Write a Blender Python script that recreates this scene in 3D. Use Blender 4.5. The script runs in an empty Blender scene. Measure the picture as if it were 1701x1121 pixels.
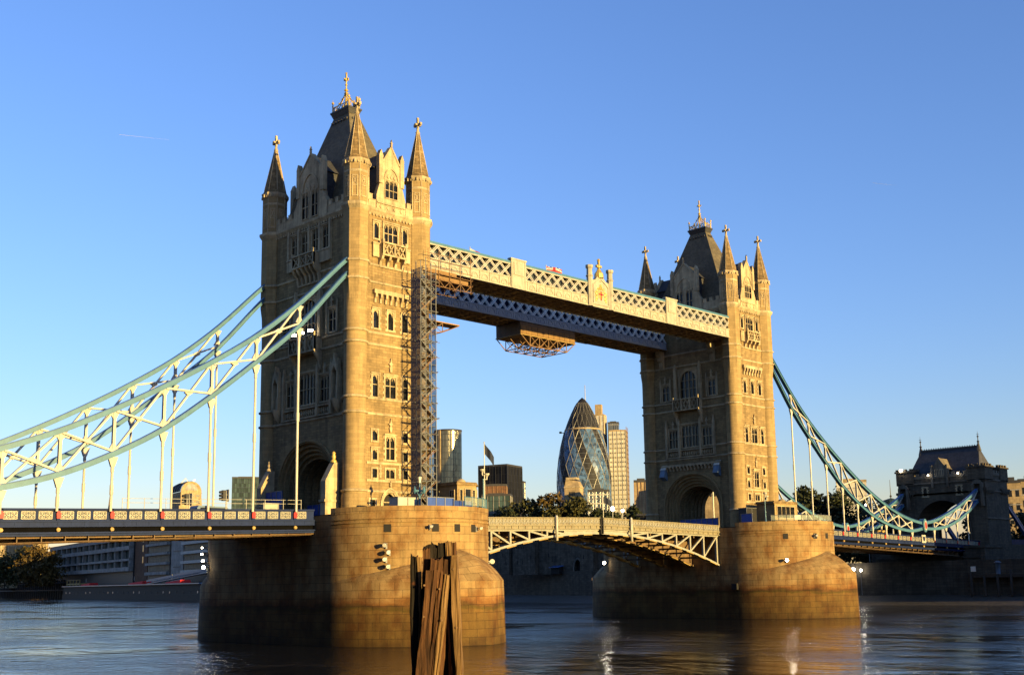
import bpy, bmesh, math, random
from math import sin, cos, pi, radians, sqrt, atan2, hypot
from mathutils import Vector, Matrix

# ---------------------------------------------------------------- camera, sky, sun, exposure
SC = bpy.context.scene
COL = SC.collection
CAM_P = (-92.5115, -125.9255, 7.2038)
YAW, PIT, ROL = radians(43.50849), radians(9.42414), radians(-1.15890)
FPX, PPX, PPY = 1936.736, 63.4225, 78.6648
def setup_camera():
    cd = bpy.data.cameras.new('camera')
    co = bpy.data.objects.new('camera', cd); COL.objects.link(co)
    fw = Vector((cos(PIT)*cos(YAW), cos(PIT)*sin(YAW), sin(PIT)))
    r = fw.cross(Vector((0, 0, 1))).normalized(); u = r.cross(fw)
    r2 = r*cos(ROL) + u*sin(ROL); u2 = -r*sin(ROL) + u*cos(ROL)
    m = Matrix((r2, u2, -fw)).transposed().to_4x4(); m.translation = CAM_P
    co.matrix_world = m
    cd.sensor_width = 36.0; cd.lens = FPX/1701*36.0
    cd.shift_x = -PPX/1701; cd.shift_y = PPY/1701
    cd.clip_start = 0.5; cd.clip_end = 30000
    SC.camera = co
setup_camera()

SUN_EL, SUN_AZ = radians(5.8), radians(1.2)      # azimuth: off the -Y direction towards +X
sun_dir = Vector((sin(SUN_AZ)*cos(SUN_EL), -cos(SUN_AZ)*cos(SUN_EL), sin(SUN_EL)))
def setup_light():
    w = bpy.data.worlds.new('World'); SC.world = w; w.use_nodes = True
    nt = w.node_tree; bg = nt.nodes['Background']
    sk = nt.nodes.new('ShaderNodeTexSky'); sk.sky_type = 'NISHITA'; sk.sun_disc = False
    sk.sun_elevation = SUN_EL; sk.sun_rotation = pi - SUN_AZ
    sk.altitude = 0; sk.air_density = 1.25; sk.dust_density = 0.0; sk.ozone_density = 4.0
    tint = nt.nodes.new('ShaderNodeMix'); tint.data_type = 'RGBA'; tint.blend_type = 'MULTIPLY'; tint.inputs[0].default_value = 1.0
    nt.links.new(sk.outputs[0], tint.inputs[6]); tint.inputs[7].default_value = (1.12, 0.93, 1.17, 1)
    nt.links.new(tint.outputs[2], bg.inputs[0]); bg.inputs[1].default_value = 0.125
    ld = bpy.data.lights.new('sun', 'SUN'); ld.energy = 5.0; ld.angle = radians(0.5)
    ld.color = (1.0, 0.70, 0.25)
    lo = bpy.data.objects.new('sun', ld); COL.objects.link(lo)
    lo.rotation_euler = (-sun_dir).to_track_quat('-Z', 'Y').to_euler()
    lo.location = sun_dir*400
setup_light()
SC.view_settings.view_transform = 'Standard'; SC.view_settings.look = 'None'
SC.view_settings.exposure = 1.5; SC.view_settings.gamma = 1.0
SC.cycles.max_bounces = 6; SC.cycles.transparent_max_bounces = 16
SC.cycles.sample_clamp_indirect = 4.0

RND = random.Random(7)
D = 82.3                     # distance between the two tower centres
FLOOR = 15.2                 # level of the pier tops

# ---------------------------------------------------------------- object helpers
def link(o, parent=None):
    COL.objects.link(o)
    if parent is not None: o.parent = parent
    return o
def tag(o, label=None, cat=None, group=None, kind=None):
    if label: o['label'] = label
    if cat: o['category'] = cat
    if group: o['group'] = group
    if kind: o['kind'] = kind
    return o
def thing(name, loc, label, cat, group=None):
    o = bpy.data.objects.new(name, None); link(o); o.location = loc
    o.empty_display_size = 0.5
    return tag(o, label, cat, group)
def base_loc(p):
    v = Vector((0, 0, 0))
    while p is not None: v += Vector(p.location); p = p.parent
    return v

class MB:
    """collects faces in world coordinates; build() makes ONE mesh object"""
    def __init__(s): s.v = []; s.f = []; s.uv = []; s.sm = []; s.mi = []
    def quad(s, *pts, uv=None, smooth=False, mi=0):
        n = len(s.v); s.v += [tuple(p) for p in pts]
        s.f.append(tuple(range(n, n+len(pts)))); s.uv.append(uv); s.sm.append(smooth); s.mi.append(mi)
    def box(s, x0, x1, y0, y1, z0, z1, mi=0):
        if x0 > x1: x0, x1 = x1, x0
        if y0 > y1: y0, y1 = y1, y0
        if z0 > z1: z0, z1 = z1, z0
        a = [(x0,y0,z0),(x1,y0,z0),(x1,y1,z0),(x0,y1,z0),(x0,y0,z1),(x1,y0,z1),(x1,y1,z1),(x0,y1,z1)]
        s.hexa(a, mi)
    def hexa(s, a, mi=0):
        for q in ((0,3,2,1),(4,5,6,7),(0,1,5,4),(1,2,6,5),(2,3,7,6),(3,0,4,7)): s.quad(*[a[i] for i in q], mi=mi)
    def bar(s, p, q, w, h=None, up=(0,0,1), mi=0):
        h = w if h is None else h
        p = Vector(p); q = Vector(q); d = (q-p)
        if d.length < 1e-6: return
        d.normalize(); up = Vector(up)
        if abs(d.dot(up)) > 0.99: up = Vector((1,0,0))
        r = d.cross(up).normalized()*(w/2); u = r.cross(d).normalized()*(h/2)
        a = [p-r-u, p+r-u, q+r-u, q-r-u, p-r+u, p+r+u, q+r+u, q-r+u]
        s.hexa(a, mi)
    def tube(s, p, q, r0, r1=None, n=8, mi=0, caps=True):
        r1 = r0 if r1 is None else r1
        p = Vector(p); q = Vector(q); d = (q-p)
        if d.length < 1e-6: return
        d.normalize()
        a = d.cross(Vector((0,0,1)))
        if a.length < 0.05: a = d.cross(Vector((1,0,0)))
        a.normalize(); b = a.cross(d)
        P = [p+(a*cos(t)+b*sin(t))*r0 for t in [2*pi*i/n for i in range(n)]]
        Q = [q+(a*cos(t)+b*sin(t))*r1 for t in [2*pi*i/n for i in range(n)]]
        for i in range(n):
            j = (i+1) % n; s.quad(P[j], P[i], Q[i], Q[j], smooth=n > 6, mi=mi)
        if caps:
            s.quad(*P, mi=mi); s.quad(*reversed(Q), mi=mi)
    def path(s, pts, r, n=6, mi=0):
        for a, b in zip(pts, pts[1:]): s.tube(a, b, r, n=n, mi=mi)
    def ribbon(s, pts, w, h, mi=0):
        """continuous rectangular section along a path in an XZ plane; w in y, h across"""
        R = []
        for i, p in enumerate(pts):
            a = Vector(pts[max(i-1,0)]); b = Vector(pts[min(i+1,len(pts)-1)])
            d = (b-a).normalized(); nrm = Vector((-d.z, 0, d.x))
            if nrm.z < 0: nrm = -nrm
            p = Vector(p); y = Vector((0, w/2, 0)); k = nrm*(h/2)
            R.append((p-y-k, p+y-k, p+y+k, p-y+k))
        for A, B in zip(R, R[1:]):
            for i in range(4):
                j = (i+1) % 4; s.quad(A[i], A[j], B[j], B[i], mi=mi)
        s.quad(*reversed(R[0]), mi=mi); s.quad(*R[-1], mi=mi)
    def lathe(s, c, prof, n=24, a0=0.0, a1=2*pi, smooth=True, mi=0, phase=0.0):
        """prof: list of (radius, z); c=(x,y)"""
        full = abs(a1-a0-2*pi) < 1e-6
        for k in range(n):
            t0 = a0+(a1-a0)*k/n+phase; t1 = a0+(a1-a0)*(k+1)/n+phase
            for (r0, z0), (r1, z1) in zip(prof, prof[1:]):
                R = max(r0, r1, 0.01)
                p = [(c[0]+r0*cos(t0), c[1]+r0*sin(t0), z0), (c[0]+r0*cos(t1), c[1]+r0*sin(t1), z0),
                     (c[0]+r1*cos(t1), c[1]+r1*sin(t1), z1), (c[0]+r1*cos(t0), c[1]+r1*sin(t0), z1)]
                uv = [(t0*R, z0), (t1*R, z0), (t1*R, z1), (t0*R, z1)]
                if abs(z1-z0) < 1e-4: uv = [(q[0], q[1]) for q in p]
                if r0 < 1e-4: p = [p[0], p[2], p[3]]; uv = [uv[0], uv[2], uv[3]]
                elif r1 < 1e-4: p = p[:3]; uv = uv[:3]
                s.quad(*p, uv=uv, smooth=smooth, mi=mi)
    def prism(s, pts, vec, mi=0):
        """closed polygon pts (world) extruded by vec"""
        vec = Vector(vec); P = [Vector(p) for p in pts]; Q = [p+vec for p in P]
        s.quad(*P, mi=mi); s.quad(*reversed(Q), mi=mi)
        n = len(P)
        for i in range(n):
            j = (i+1) % n; s.quad(P[i], Q[i], Q[j], P[j], mi=mi)
    def sphere(s, c, r, n=10, m=6, sx=1, sy=1, sz=1, mi=0):
        for i in range(m):
            for k in range(n):
                def P(i, k):
                    th = pi*i/m; ph = 2*pi*k/n
                    return (c[0]+sx*r*sin(th)*cos(ph), c[1]+sy*r*sin(th)*sin(ph), c[2]-sz*r*cos(th))
                q = [P(i,k), P(i,k+1), P(i+1,k+1), P(i+1,k)]
                if i == 0: q = [q[0], q[2], q[3]]
                elif i == m-1: q = q[:3]
                s.quad(*q, smooth=True, mi=mi)
    def split(s, name, mat, parent, tol=0.12, **kw):
        """one object per separate piece: faces whose bounding boxes touch within tol stay together"""
        at = {}; par = list(range(len(s.f)))
        def find(i):
            while par[i] != i: par[i] = par[par[i]]; i = par[i]
            return i
        for i, f in enumerate(s.f):
            for k in f:
                q = tuple(round(c, 3) for c in s.v[k])
                if q in at: par[find(i)] = find(at[q])
                else: at[q] = i
        comp = {}
        for i in range(len(s.f)): comp.setdefault(find(i), []).append(i)
        items = []
        for fs in comp.values():
            P = [s.v[k] for i in fs for k in s.f[i]]
            items.append([[min(p[a] for p in P)-tol/2 for a in range(3)], [max(p[a] for p in P)+tol/2 for a in range(3)], fs])
        done = False
        while not done:
            done = True; out = []
            for it in items:
                for o in out:
                    if all(it[0][a] <= o[1][a] and it[1][a] >= o[0][a] for a in range(3)):
                        o[0] = [min(x, y) for x, y in zip(o[0], it[0])]; o[1] = [max(x, y) for x, y in zip(o[1], it[1])]; o[2] = o[2]+it[2]; done = False; break
                else: out.append(it)
            items = out
        for _, _, fs in items:
            m = MB()
            for i in fs: m.quad(*[s.v[k] for k in s.f[i]], uv=s.uv[i], smooth=s.sm[i], mi=s.mi[i])
            m.build(name, mat, parent, **kw)
    def build(s, name, mat, parent=None, merge=True, fixn=True):
        off = base_loc(parent) if parent is not None else Vector((0,0,0))
        if parent is None and s.v:
            xs = [v[0] for v in s.v]; ys = [v[1] for v in s.v]; zs = [v[2] for v in s.v]
            off = Vector(((min(xs)+max(xs))/2, (min(ys)+max(ys))/2, min(zs)))
        me = bpy.data.meshes.new(name)
        me.from_pydata([(v[0]-off.x, v[1]-off.y, v[2]-off.z) for v in s.v], [], s.f)
        uvl = me.uv_layers.new(name='UVMap'); i = 0; buf = []
        for f, uv in zip(s.f, s.uv):
            if uv is not None:
                for q in uv: buf += [q[0], q[1]]
            else:
                P = [Vector(s.v[k]) for k in f]
                n = Vector((0,0,0))
                for a in range(len(P)):
                    b = P[(a+1) % len(P)]; n += P[a].cross(b)
                if n.length > 1e-12: n.normalize()
                if abs(n.z) > 0.85 or (abs(n.x)+abs(n.y)) < 1e-6:
                    for p in P: buf += [p.x, p.y]
                else:
                    t = Vector((-n.y, n.x, 0)).normalized(); sl = sqrt(max(1e-6, 1-n.z*n.z))
                    for p in P: buf += [p.dot(t), p.z/sl]
        uvl.data.foreach_set('uv', buf)
        me.polygons.foreach_set('use_smooth', s.sm)
        mats = mat if isinstance(mat, (list, tuple)) else [mat]
        for m in mats: me.materials.append(m)
        me.polygons.foreach_set('material_index', s.mi)
        bm = bmesh.new(); bm.from_mesh(me)
        if merge: bmesh.ops.remove_doubles(bm, verts=bm.verts, dist=0.0008)
        if fixn: bmesh.ops.recalc_face_normals(bm, faces=bm.faces)
        bm.to_mesh(me); bm.free()
        o = bpy.data.objects.new(name, me); link(o, parent)
        if parent is None: o.location = off
        return o
def copy_thing(o, loc, label=None, parent=None):
    c = o.copy(); COL.objects.link(c); c.location = loc
    if parent is not None: c.parent = parent
    if label: c['label'] = label
    for ch in list(o.children): copy_thing(ch, ch.location, parent=c)
    return c
def solo(mb, name, mat, label, cat, group=None, **k):
    return tag(mb.build(name, mat, **k), label, cat, group)

# ---------------------------------------------------------------- materials
def newmat(name):
    m = bpy.data.materials.new(name); m.use_nodes = True
    nt = m.node_tree; return m, nt, nt.nodes['Principled BSDF']
def N(nt, t, **kw):
    n = nt.nodes.new(t)
    for k, v in kw.items():
        if hasattr(n, k): setattr(n, k, v)
        else: n.inputs[k.replace('_', ' ')].default_value = v
    return n
def mixrgb(nt, mode, fac, a, b):
    n = nt.nodes.new('ShaderNodeMix'); n.data_type = 'RGBA'; n.blend_type = mode
    for idx, val in ((0, fac), (6, a), (7, b)):
        if hasattr(val, 'is_output'): nt.links.new(val, n.inputs[idx])
        elif idx == 0: n.inputs[0].default_value = val
        else: n.inputs[idx].default_value = (*val, 1) if len(val) == 3 else val
    return n.outputs[2]
def ramp(nt, src, stops):
    r = nt.nodes.new('ShaderNodeValToRGB'); nt.links.new(src, r.inputs[0])
    e = r.color_ramp.elements
    while len(e) < len(stops): e.new(0.5)
    for k, (p, c) in zip(e, stops): k.position = p; k.color = (c, c, c, 1) if not isinstance(c, tuple) else (*c, 1)
    return r.outputs[0]
def noise(nt, vec, scale, detail=4, rough=0.55, dist=0.0):
    n = N(nt, 'ShaderNodeTexNoise'); n.inputs['Scale'].default_value = scale
    n.inputs['Detail'].default_value = detail; n.inputs['Roughness'].default_value = rough
    n.inputs['Distortion'].default_value = dist
    if vec is not None: nt.links.new(vec, n.inputs['Vector'])
    return n.outputs[0]
def mapping(nt, src, scale=(1,1,1), loc=(0,0,0)):
    m = nt.nodes.new('ShaderNodeMapping'); nt.links.new(src, m.inputs[0])
    m.inputs['Scale'].default_value = scale; m.inputs['Location'].default_value = loc
    return m.outputs[0]
def bump(nt, h, bsdf, strength=0.3, dist=0.02, prev=None):
    b = nt.nodes.new('ShaderNodeBump'); b.inputs['Strength'].default_value = strength
    b.inputs['Distance'].default_value = dist; nt.links.new(h, b.inputs['Height'])
    if prev is not None: nt.links.new(prev, b.inputs['Normal'])
    nt.links.new(b.outputs[0], bsdf.inputs['Normal']); return b.outputs[0]

def stone(name, base, bw=1.1, bh=0.42, mortar=0.012, joint=0.55, var=0.28, streak=0.4, rough=0.85, blot=0.35, tide=False, offs=0.5):
    m, nt, b = newmat(name); L = nt.links.new
    tc = N(nt, 'ShaderNodeTexCoord'); geo = N(nt, 'ShaderNodeNewGeometry')
    br = N(nt, 'ShaderNodeTexBrick'); L(tc.outputs['UV'], br.inputs['Vector'])
    br.offset = offs
    br.inputs['Scale'].default_value = 1.0; br.inputs['Brick Width'].default_value = bw; br.inputs['Row Height'].default_value = bh
    br.inputs['Mortar Size'].default_value = mortar; br.inputs['Mortar Smooth'].default_value = 0.3; br.inputs['Bias'].default_value = 0.0
    lo = tuple(c*(1-var) for c in base); hi = tuple(min(1, c*(1+var*0.7)) for c in base)
    br.inputs['Color1'].default_value = (*lo, 1); br.inputs['Color2'].default_value = (*hi, 1)
    br.inputs['Mortar'].default_value = (*[c*joint for c in base], 1)
    pos = geo.outputs['Position']
    n1 = noise(nt, pos, 0.35, 5, 0.6); c = mixrgb(nt, 'MULTIPLY', 1.0, br.outputs[0], ramp(nt, n1, [(0.3, 1-blot), (0.65, 1.08)]))
    n2 = noise(nt, mapping(nt, pos, (1.3, 1.3, 0.12)), 1.0, 5, 0.65)
    c = mixrgb(nt, 'MULTIPLY', 1.0, c, ramp(nt, n2, [(0.33, 1-streak), (0.55, 1.0)]))
    n3 = noise(nt, pos, 9.0, 3, 0.6); c = mixrgb(nt, 'MULTIPLY', 1.0, c, ramp(nt, n3, [(0.25, 0.82), (0.7, 1.1)]))
    if tide:                                     # wet, weed-grown foot of the piers
        sx = N(nt, 'ShaderNodeSeparateXYZ'); L(pos, sx.inputs[0])
        wob = noise(nt, mapping(nt, pos, (0.25, 0.25, 0.6)), 1.0, 5, 0.65)
        ad = N(nt, 'ShaderNodeMath', operation='MULTIPLY_ADD'); L(wob, ad.inputs[0]); ad.inputs[1].default_value = -2.4; L(sx.outputs[2], ad.inputs[2])
        mr = N(nt, 'ShaderNodeMapRange'); L(ad.outputs[0], mr.inputs[0]); mr.inputs[1].default_value = -2.0; mr.inputs[2].default_value = 8.0
        k = ramp(nt, mr.outputs[0], [(0.0, (0.20, 0.17, 0.10)), (0.2, (0.38, 0.33, 0.18)), (0.47, (0.52, 0.44, 0.25)), (0.50, (0.30, 0.30, 0.12)), (0.535, (0.34, 0.26, 0.16)), (0.57, (0.62, 0.42, 0.26)), (0.63, (0.96, 0.86, 0.74)), (0.70, (1, 1, 1))])
        c = mixrgb(nt, 'MULTIPLY', 1.0, c, k)
        n5 = noise(nt, mapping(nt, pos, (0.5, 0.5, 0.3)), 1.0, 4, 0.6)
        c = mixrgb(nt, 'MULTIPLY', 1.0, c, ramp(nt, n5, [(0.35, (0.62, 0.47, 0.36)), (0.58, (1, 1, 1))]))
    L(c, b.inputs['Base Color']); b.inputs['Roughness'].default_value = rough
    b.inputs['Specular IOR Level'].default_value = 0.25
    hm = mixrgb(nt, 'MIX', 0.35, br.outputs['Fac'], n3)
    inv = N(nt, 'ShaderNodeInvert'); L(hm, inv.inputs[1]); bump(nt, inv.outputs[0], b, 0.5, 0.03)
    return m
def paint(name, col, rough=0.45, grime=0.25, metal=0.0, rust=0.0, spec=0.4):
    m, nt, b = newmat(name); L = nt.links.new
    geo = N(nt, 'ShaderNodeNewGeometry'); pos = geo.outputs['Position']
    n = noise(nt, pos, 0.9, 6, 0.65); c = mixrgb(nt, 'MULTIPLY', 1.0, col, ramp(nt, n, [(0.3, 1-grime), (0.62, 1.06)]))
    n2 = noise(nt, mapping(nt, pos, (2.5, 2.5, 0.3)), 1.0, 4, 0.6); c = mixrgb(nt, 'MULTIPLY', 1.0, c, ramp(nt, n2, [(0.3, 1-grime*0.8), (0.55, 1.0)]))
    if rust:
        n3 = noise(nt, pos, 2.2, 6, 0.7); c = mixrgb(nt, 'MIX', ramp(nt, n3, [(0.60-rust*0.2, 0.0), (0.72, 0.85)]), c, (0.16, 0.06, 0.02))
    L(c, b.inputs['Base Color']); b.inputs['Roughness'].default_value = rough; b.inputs['Metallic'].default_value = metal
    b.inputs['Specular IOR Level'].default_value = spec
    bump(nt, noise(nt, pos, 14.0, 3), b, 0.12, 0.01)
    return m
def glass(name, col=(0.010, 0.011, 0.013), rough=0.10, wob=0.15):
    m, nt, b = newmat(name)
    geo = N(nt, 'ShaderNodeNewGeometry')
    n = noise(nt, geo.outputs['Position'], 1.6, 2)
    nt.links.new(mixrgb(nt, 'MULTIPLY', 1.0, col, ramp(nt, n, [(0.3, 0.5), (0.7, 1.5)])), b.inputs['Base Color'])
    b.inputs['Roughness'].default_value = rough; b.inputs['IOR'].default_value = 1.32
    bump(nt, n, b, wob, 0.05)
    return m
def emit(name, col, s):
    m, nt, b = newmat(name); b.inputs['Base Color'].default_value = (*col, 1)
    b.inputs['Emission Color'].default_value = (*col, 1); b.inputs['Emission Strength'].default_value = s
    return m

M = {}
M['ashlar'] = stone('ashlar_stone', (0.268, 0.188, 0.086), 1.15, 0.46, 0.012, 0.60, 0.13, 0.26, blot=0.14)
M['rough'] = stone('rock_faced_granite', (0.228, 0.158, 0.074), 0.85, 0.36, 0.020, 0.55, 0.22, 0.30, blot=0.2)
M['trim'] = stone('portland_trim', (0.40, 0.315, 0.19), 0.9, 0.5, 0.006, 0.75, 0.14, 0.45, blot=0.3)
M['spire'] = stone('spire_stone', (0.205, 0.138, 0.062), 0.7, 0.42, 0.022, 0.42, 0.34, 0.4, blot=0.35)
M['pier'] = stone('pier_granite', (0.265, 0.174, 0.072), 1.85, 0.90, 0.032, 0.46, 0.17, 0.26, blot=0.20, tide=True)
M['slate'] = stone('roof_slate', (0.105, 0.088, 0.055), 0.5, 0.3, 0.010, 0.55, 0.22, 0.2, rough=0.7, blot=0.3)
M['dark_slate'] = stone('dark_slate', (0.045, 0.045, 0.05), 0.5, 0.3, 0.010, 0.6, 0.2, 0.2, rough=0.65, blot=0.3)
M['lead'] = paint('black_lead', (0.03, 0.028, 0.027), 0.6)
M['gold'] = paint('gilded_iron', (0.42, 0.30, 0.08), 0.42, 0.3, metal=0.25)
M['pane'] = glass('window_glass')
M['white'] = paint('bridge_white', (0.34, 0.325, 0.28), 0.42, 0.16)
M['cream'] = paint('bridge_cream', (0.31, 0.29, 0.22), 0.45, 0.24, rust=0.16)
M['teal'] = paint('bridge_pale_blue', (0.050, 0.132, 0.190), 0.4, 0.16)
M['blue'] = paint('bridge_blue', (0.02, 0.07, 0.20), 0.4, 0.2)
M['navy'] = paint('bridge_navy', (0.009, 0.018, 0.064), 0.6, 0.25, spec=0.12)
M['greyblue'] = paint('bridge_grey_blue', (0.10, 0.15, 0.22), 0.45, 0.25)
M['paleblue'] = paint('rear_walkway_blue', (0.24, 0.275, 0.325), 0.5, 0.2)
M['panelback'] = paint('panel_back', (0.025, 0.04, 0.075), 0.5, 0.2)
M['soffit'] = paint('walkway_soffit', (0.30, 0.19, 0.085), 0.8, 0.3)  # brown brightened for the light bounced up from the water
M['canopy'] = paint('red_canvas', (0.55, 0.02, 0.02), 0.9, 0.1)
M['trusswhite'] = paint('truss_white', (0.255, 0.245, 0.205), 0.5, 0.22)
M['rearwhite'] = paint('rear_lattice_white', (0.62, 0.62, 0.60), 0.5, 0.15)  # bridge white lightened because the rear lattice lies in shade
M['bascream'] = paint('bascule_cream', (0.19, 0.165, 0.105), 0.5, 0.25, rust=0.16)
M['red'] = paint('red_enamel', (0.34, 0.018, 0.016), 0.35, 0.12)
M['under'] = paint('brown_underside', (0.12, 0.075, 0.035), 0.7, 0.4, rust=0.3)
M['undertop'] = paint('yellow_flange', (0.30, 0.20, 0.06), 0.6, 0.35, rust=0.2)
M['dark'] = paint('dark_void', (0.012, 0.011, 0.010), 0.9, 0.2)
M['asphalt'] = paint('asphalt', (0.05, 0.05, 0.05), 0.9, 0.25)
M['steel'] = paint('galvanised_steel', (0.20, 0.205, 0.20), 0.5, 0.3, metal=0.4, rust=0.22)
M['rusty'] = paint('rusty_steel', (0.20, 0.115, 0.055), 0.65, 0.4, rust=0.3)
M['board'] = paint('scaffold_board', (0.26, 0.15, 0.055), 0.75, 0.35)
M['ply'] = paint('plywood_panel', (0.17, 0.095, 0.028), 0.7, 0.25)
M['black'] = paint('black_paint', (0.015, 0.015, 0.016), 0.5)
M['hoard'] = paint('blue_hoarding', (0.02, 0.06, 0.28), 0.5, 0.2)
M['lampglow'] = emit('lit_lamp', (1.0, 0.88, 0.66), 22.0)
M['lampdim'] = emit('lit_lamp_far', (1.0, 0.90, 0.72), 20.0)
M['lens'] = paint('lamp_lens', (0.55, 0.53, 0.46), 0.15, 0.05)
M['recess'] = paint('girder_recess_black', (0.003, 0.003, 0.0035), 0.9, 0.2, spec=0.03)  # near-black colour put in for the shade of a deeper recess
M['midglass'] = paint('walkway_glazing', (0.085, 0.105, 0.13), 0.25, 0.3)
# ---------------------------------------------------------------- water, ground
def make_water():
    m, nt, b = newmat('river_water'); L = nt.links.new
    geo = N(nt, 'ShaderNodeNewGeometry'); pos = geo.outputs['Position']
    b.inputs['Base Color'].default_value = (0.012, 0.012, 0.012, 1)
    b.inputs['Roughness'].default_value = 0.05; b.inputs['IOR'].default_value = 1.33
    rot = N(nt, 'ShaderNodeMapping'); L(pos, rot.inputs[0]); rot.inputs['Rotation'].default_value = (0, 0, radians(-45)); rot.inputs['Scale'].default_value = (1.0, 0.55, 1)
    n1 = noise(nt, rot.outputs[0], 2.6, 4, 0.65, 0.5)
    n2 = noise(nt, rot.outputs[0], 0.46, 3, 0.6, 0.8)
    n3 = noise(nt, rot.outputs[0], 8.0, 2, 0.5, 0.3)
    n4 = noise(nt, rot.outputs[0], 0.035, 3, 0.6, 1.0)
    amp = ramp(nt, n4, [(0.40, 0.15), (0.58, 1.0)])
    n0 = noise(nt, rot.outputs[0], 0.11, 3, 0.55, 0.8)
    k0 = bump(nt, n0, b, 1.0, 0.30)
    k1 = bump(nt, mixrgb(nt, 'MULTIPLY', 1.0, n2, ramp(nt, n4, [(0.36, 0.35), (0.60, 1.0)])), b, 1.0, 0.20, prev=k0)
    nm = noise(nt, rot.outputs[0], 1.15, 3, 0.6, 0.6)
    k1 = bump(nt, mixrgb(nt, 'MULTIPLY', 1.0, nm, amp), b, 1.0, 0.16, prev=k1)
    fine = mixrgb(nt, 'MIX', 0.25, n1, n3)
    fm = mixrgb(nt, 'MULTIPLY', 1.0, fine, amp)
    bump(nt, fm, b, 1.0, 0.07, prev=k1)
    mb = MB(); mb.quad((-900,-900,0),(2500,-900,0),(2500,2500,0),(-900,2500,0))
    o = mb.build('water', m); tag(o, 'rippled blue and brown river water around the bridge piers', None, kind='structure')
make_water()
# north bank line (x, y) along the river wall, from the right of the picture to far upstream
BANK = [(157,-420),(157,-120),(157,20),(168,60),(173,110),(196,172),(238,460),(303,757),(420,1300),(800,2600)]
def make_ground():
    m, nt, b = newmat('bank_ground'); geo = N(nt, 'ShaderNodeNewGeometry')
    n = noise(nt, geo.outputs['Position'], 0.2, 6, 0.65)
    nt.links.new(mixrgb(nt, 'MULTIPLY', 1.0, (0.075, 0.068, 0.055), ramp(nt, n, [(0.3, 0.5), (0.7, 1.2)])), b.inputs['Base Color']); b.inputs['Roughness'].default_value = 0.9
    mb = MB()
    for (x0,y0),(x1,y1) in zip(BANK, BANK[1:]): mb.quad((x0,y0,8.6),(6000,y0,8.6),(6000,y1,8.6),(x1,y1,8.6))
    mb.quad((800,2600,8.6),(6000,2600,8.6),(6000,9000,8.6),(3000,9000,8.6))
    mb.quad((157,-420,8.6),(157,-3000,8.6),(6000,-3000,8.6),(6000,-420,8.6))
    tag(mb.build('ground', m), 'dark ground of the north bank behind the river wall', None, kind='structure')
    # foreshore: sloping mud below the wall
    m2, nt, b = newmat('foreshore_mud'); geo = N(nt, 'ShaderNodeNewGeometry')
    n = noise(nt, geo.outputs['Position'], 0.8, 6, 0.7)
    nt.links.new(mixrgb(nt, 'MULTIPLY', 1.0, (0.055, 0.045, 0.032), ramp(nt, n, [(0.3, 0.5), (0.7, 1.3)])), b.inputs['Base Color']); b.inputs['Roughness'].default_value = 0.75
    bump(nt, n, b, 0.8, 0.2)
    mb = MB()
    for (x0,y0),(x1,y1) in zip(BANK[:7], BANK[1:7]):
        mb.quad((x0-13,y0,-0.6),(x0+1,y0,2.2),(x1+1,y1,2.2),(x1-13,y1,-0.6))
    tag(mb.build('foreshore', m2), 'dark muddy foreshore below the north river wall', None, kind='structure')
make_ground()
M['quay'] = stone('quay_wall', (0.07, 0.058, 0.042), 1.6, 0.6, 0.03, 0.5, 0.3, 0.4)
def make_river_wall():
    mb = MB()
    for (x0,y0),(x1,y1) in zip(BANK, BANK[1:]):
        a = Vector((x0,y0,0)); b = Vector((x1,y1,0)); n = Vector((b-a)).cross(Vector((0,0,1))).normalized()
        if n.x > 0: n = -n
        A = [a+n*0.35, b+n*0.35]
        mb.quad((A[0].x,A[0].y,-1),(A[1].x,A[1].y,-1),(A[1].x,A[1].y,9.4),(A[0].x,A[0].y,9.4))
        mb.quad((A[0].x,A[0].y,9.4),(A[1].x,A[1].y,9.4),(b.x-n.x*.35,b.y-n.y*.35,9.4),(a.x-n.x*.35,a.y-n.y*.35,9.4))
        mb.quad((b.x-n.x*.35,b.y-n.y*.35,9.4),(a.x-n.x*.35,a.y-n.y*.35,9.4),(a.x-n.x*.35,a.y-n.y*.35,8.0),(b.x-n.x*.35,b.y-n.y*.35,8.0))
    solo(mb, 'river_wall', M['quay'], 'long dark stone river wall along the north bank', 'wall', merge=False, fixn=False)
make_river_wall()

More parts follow.
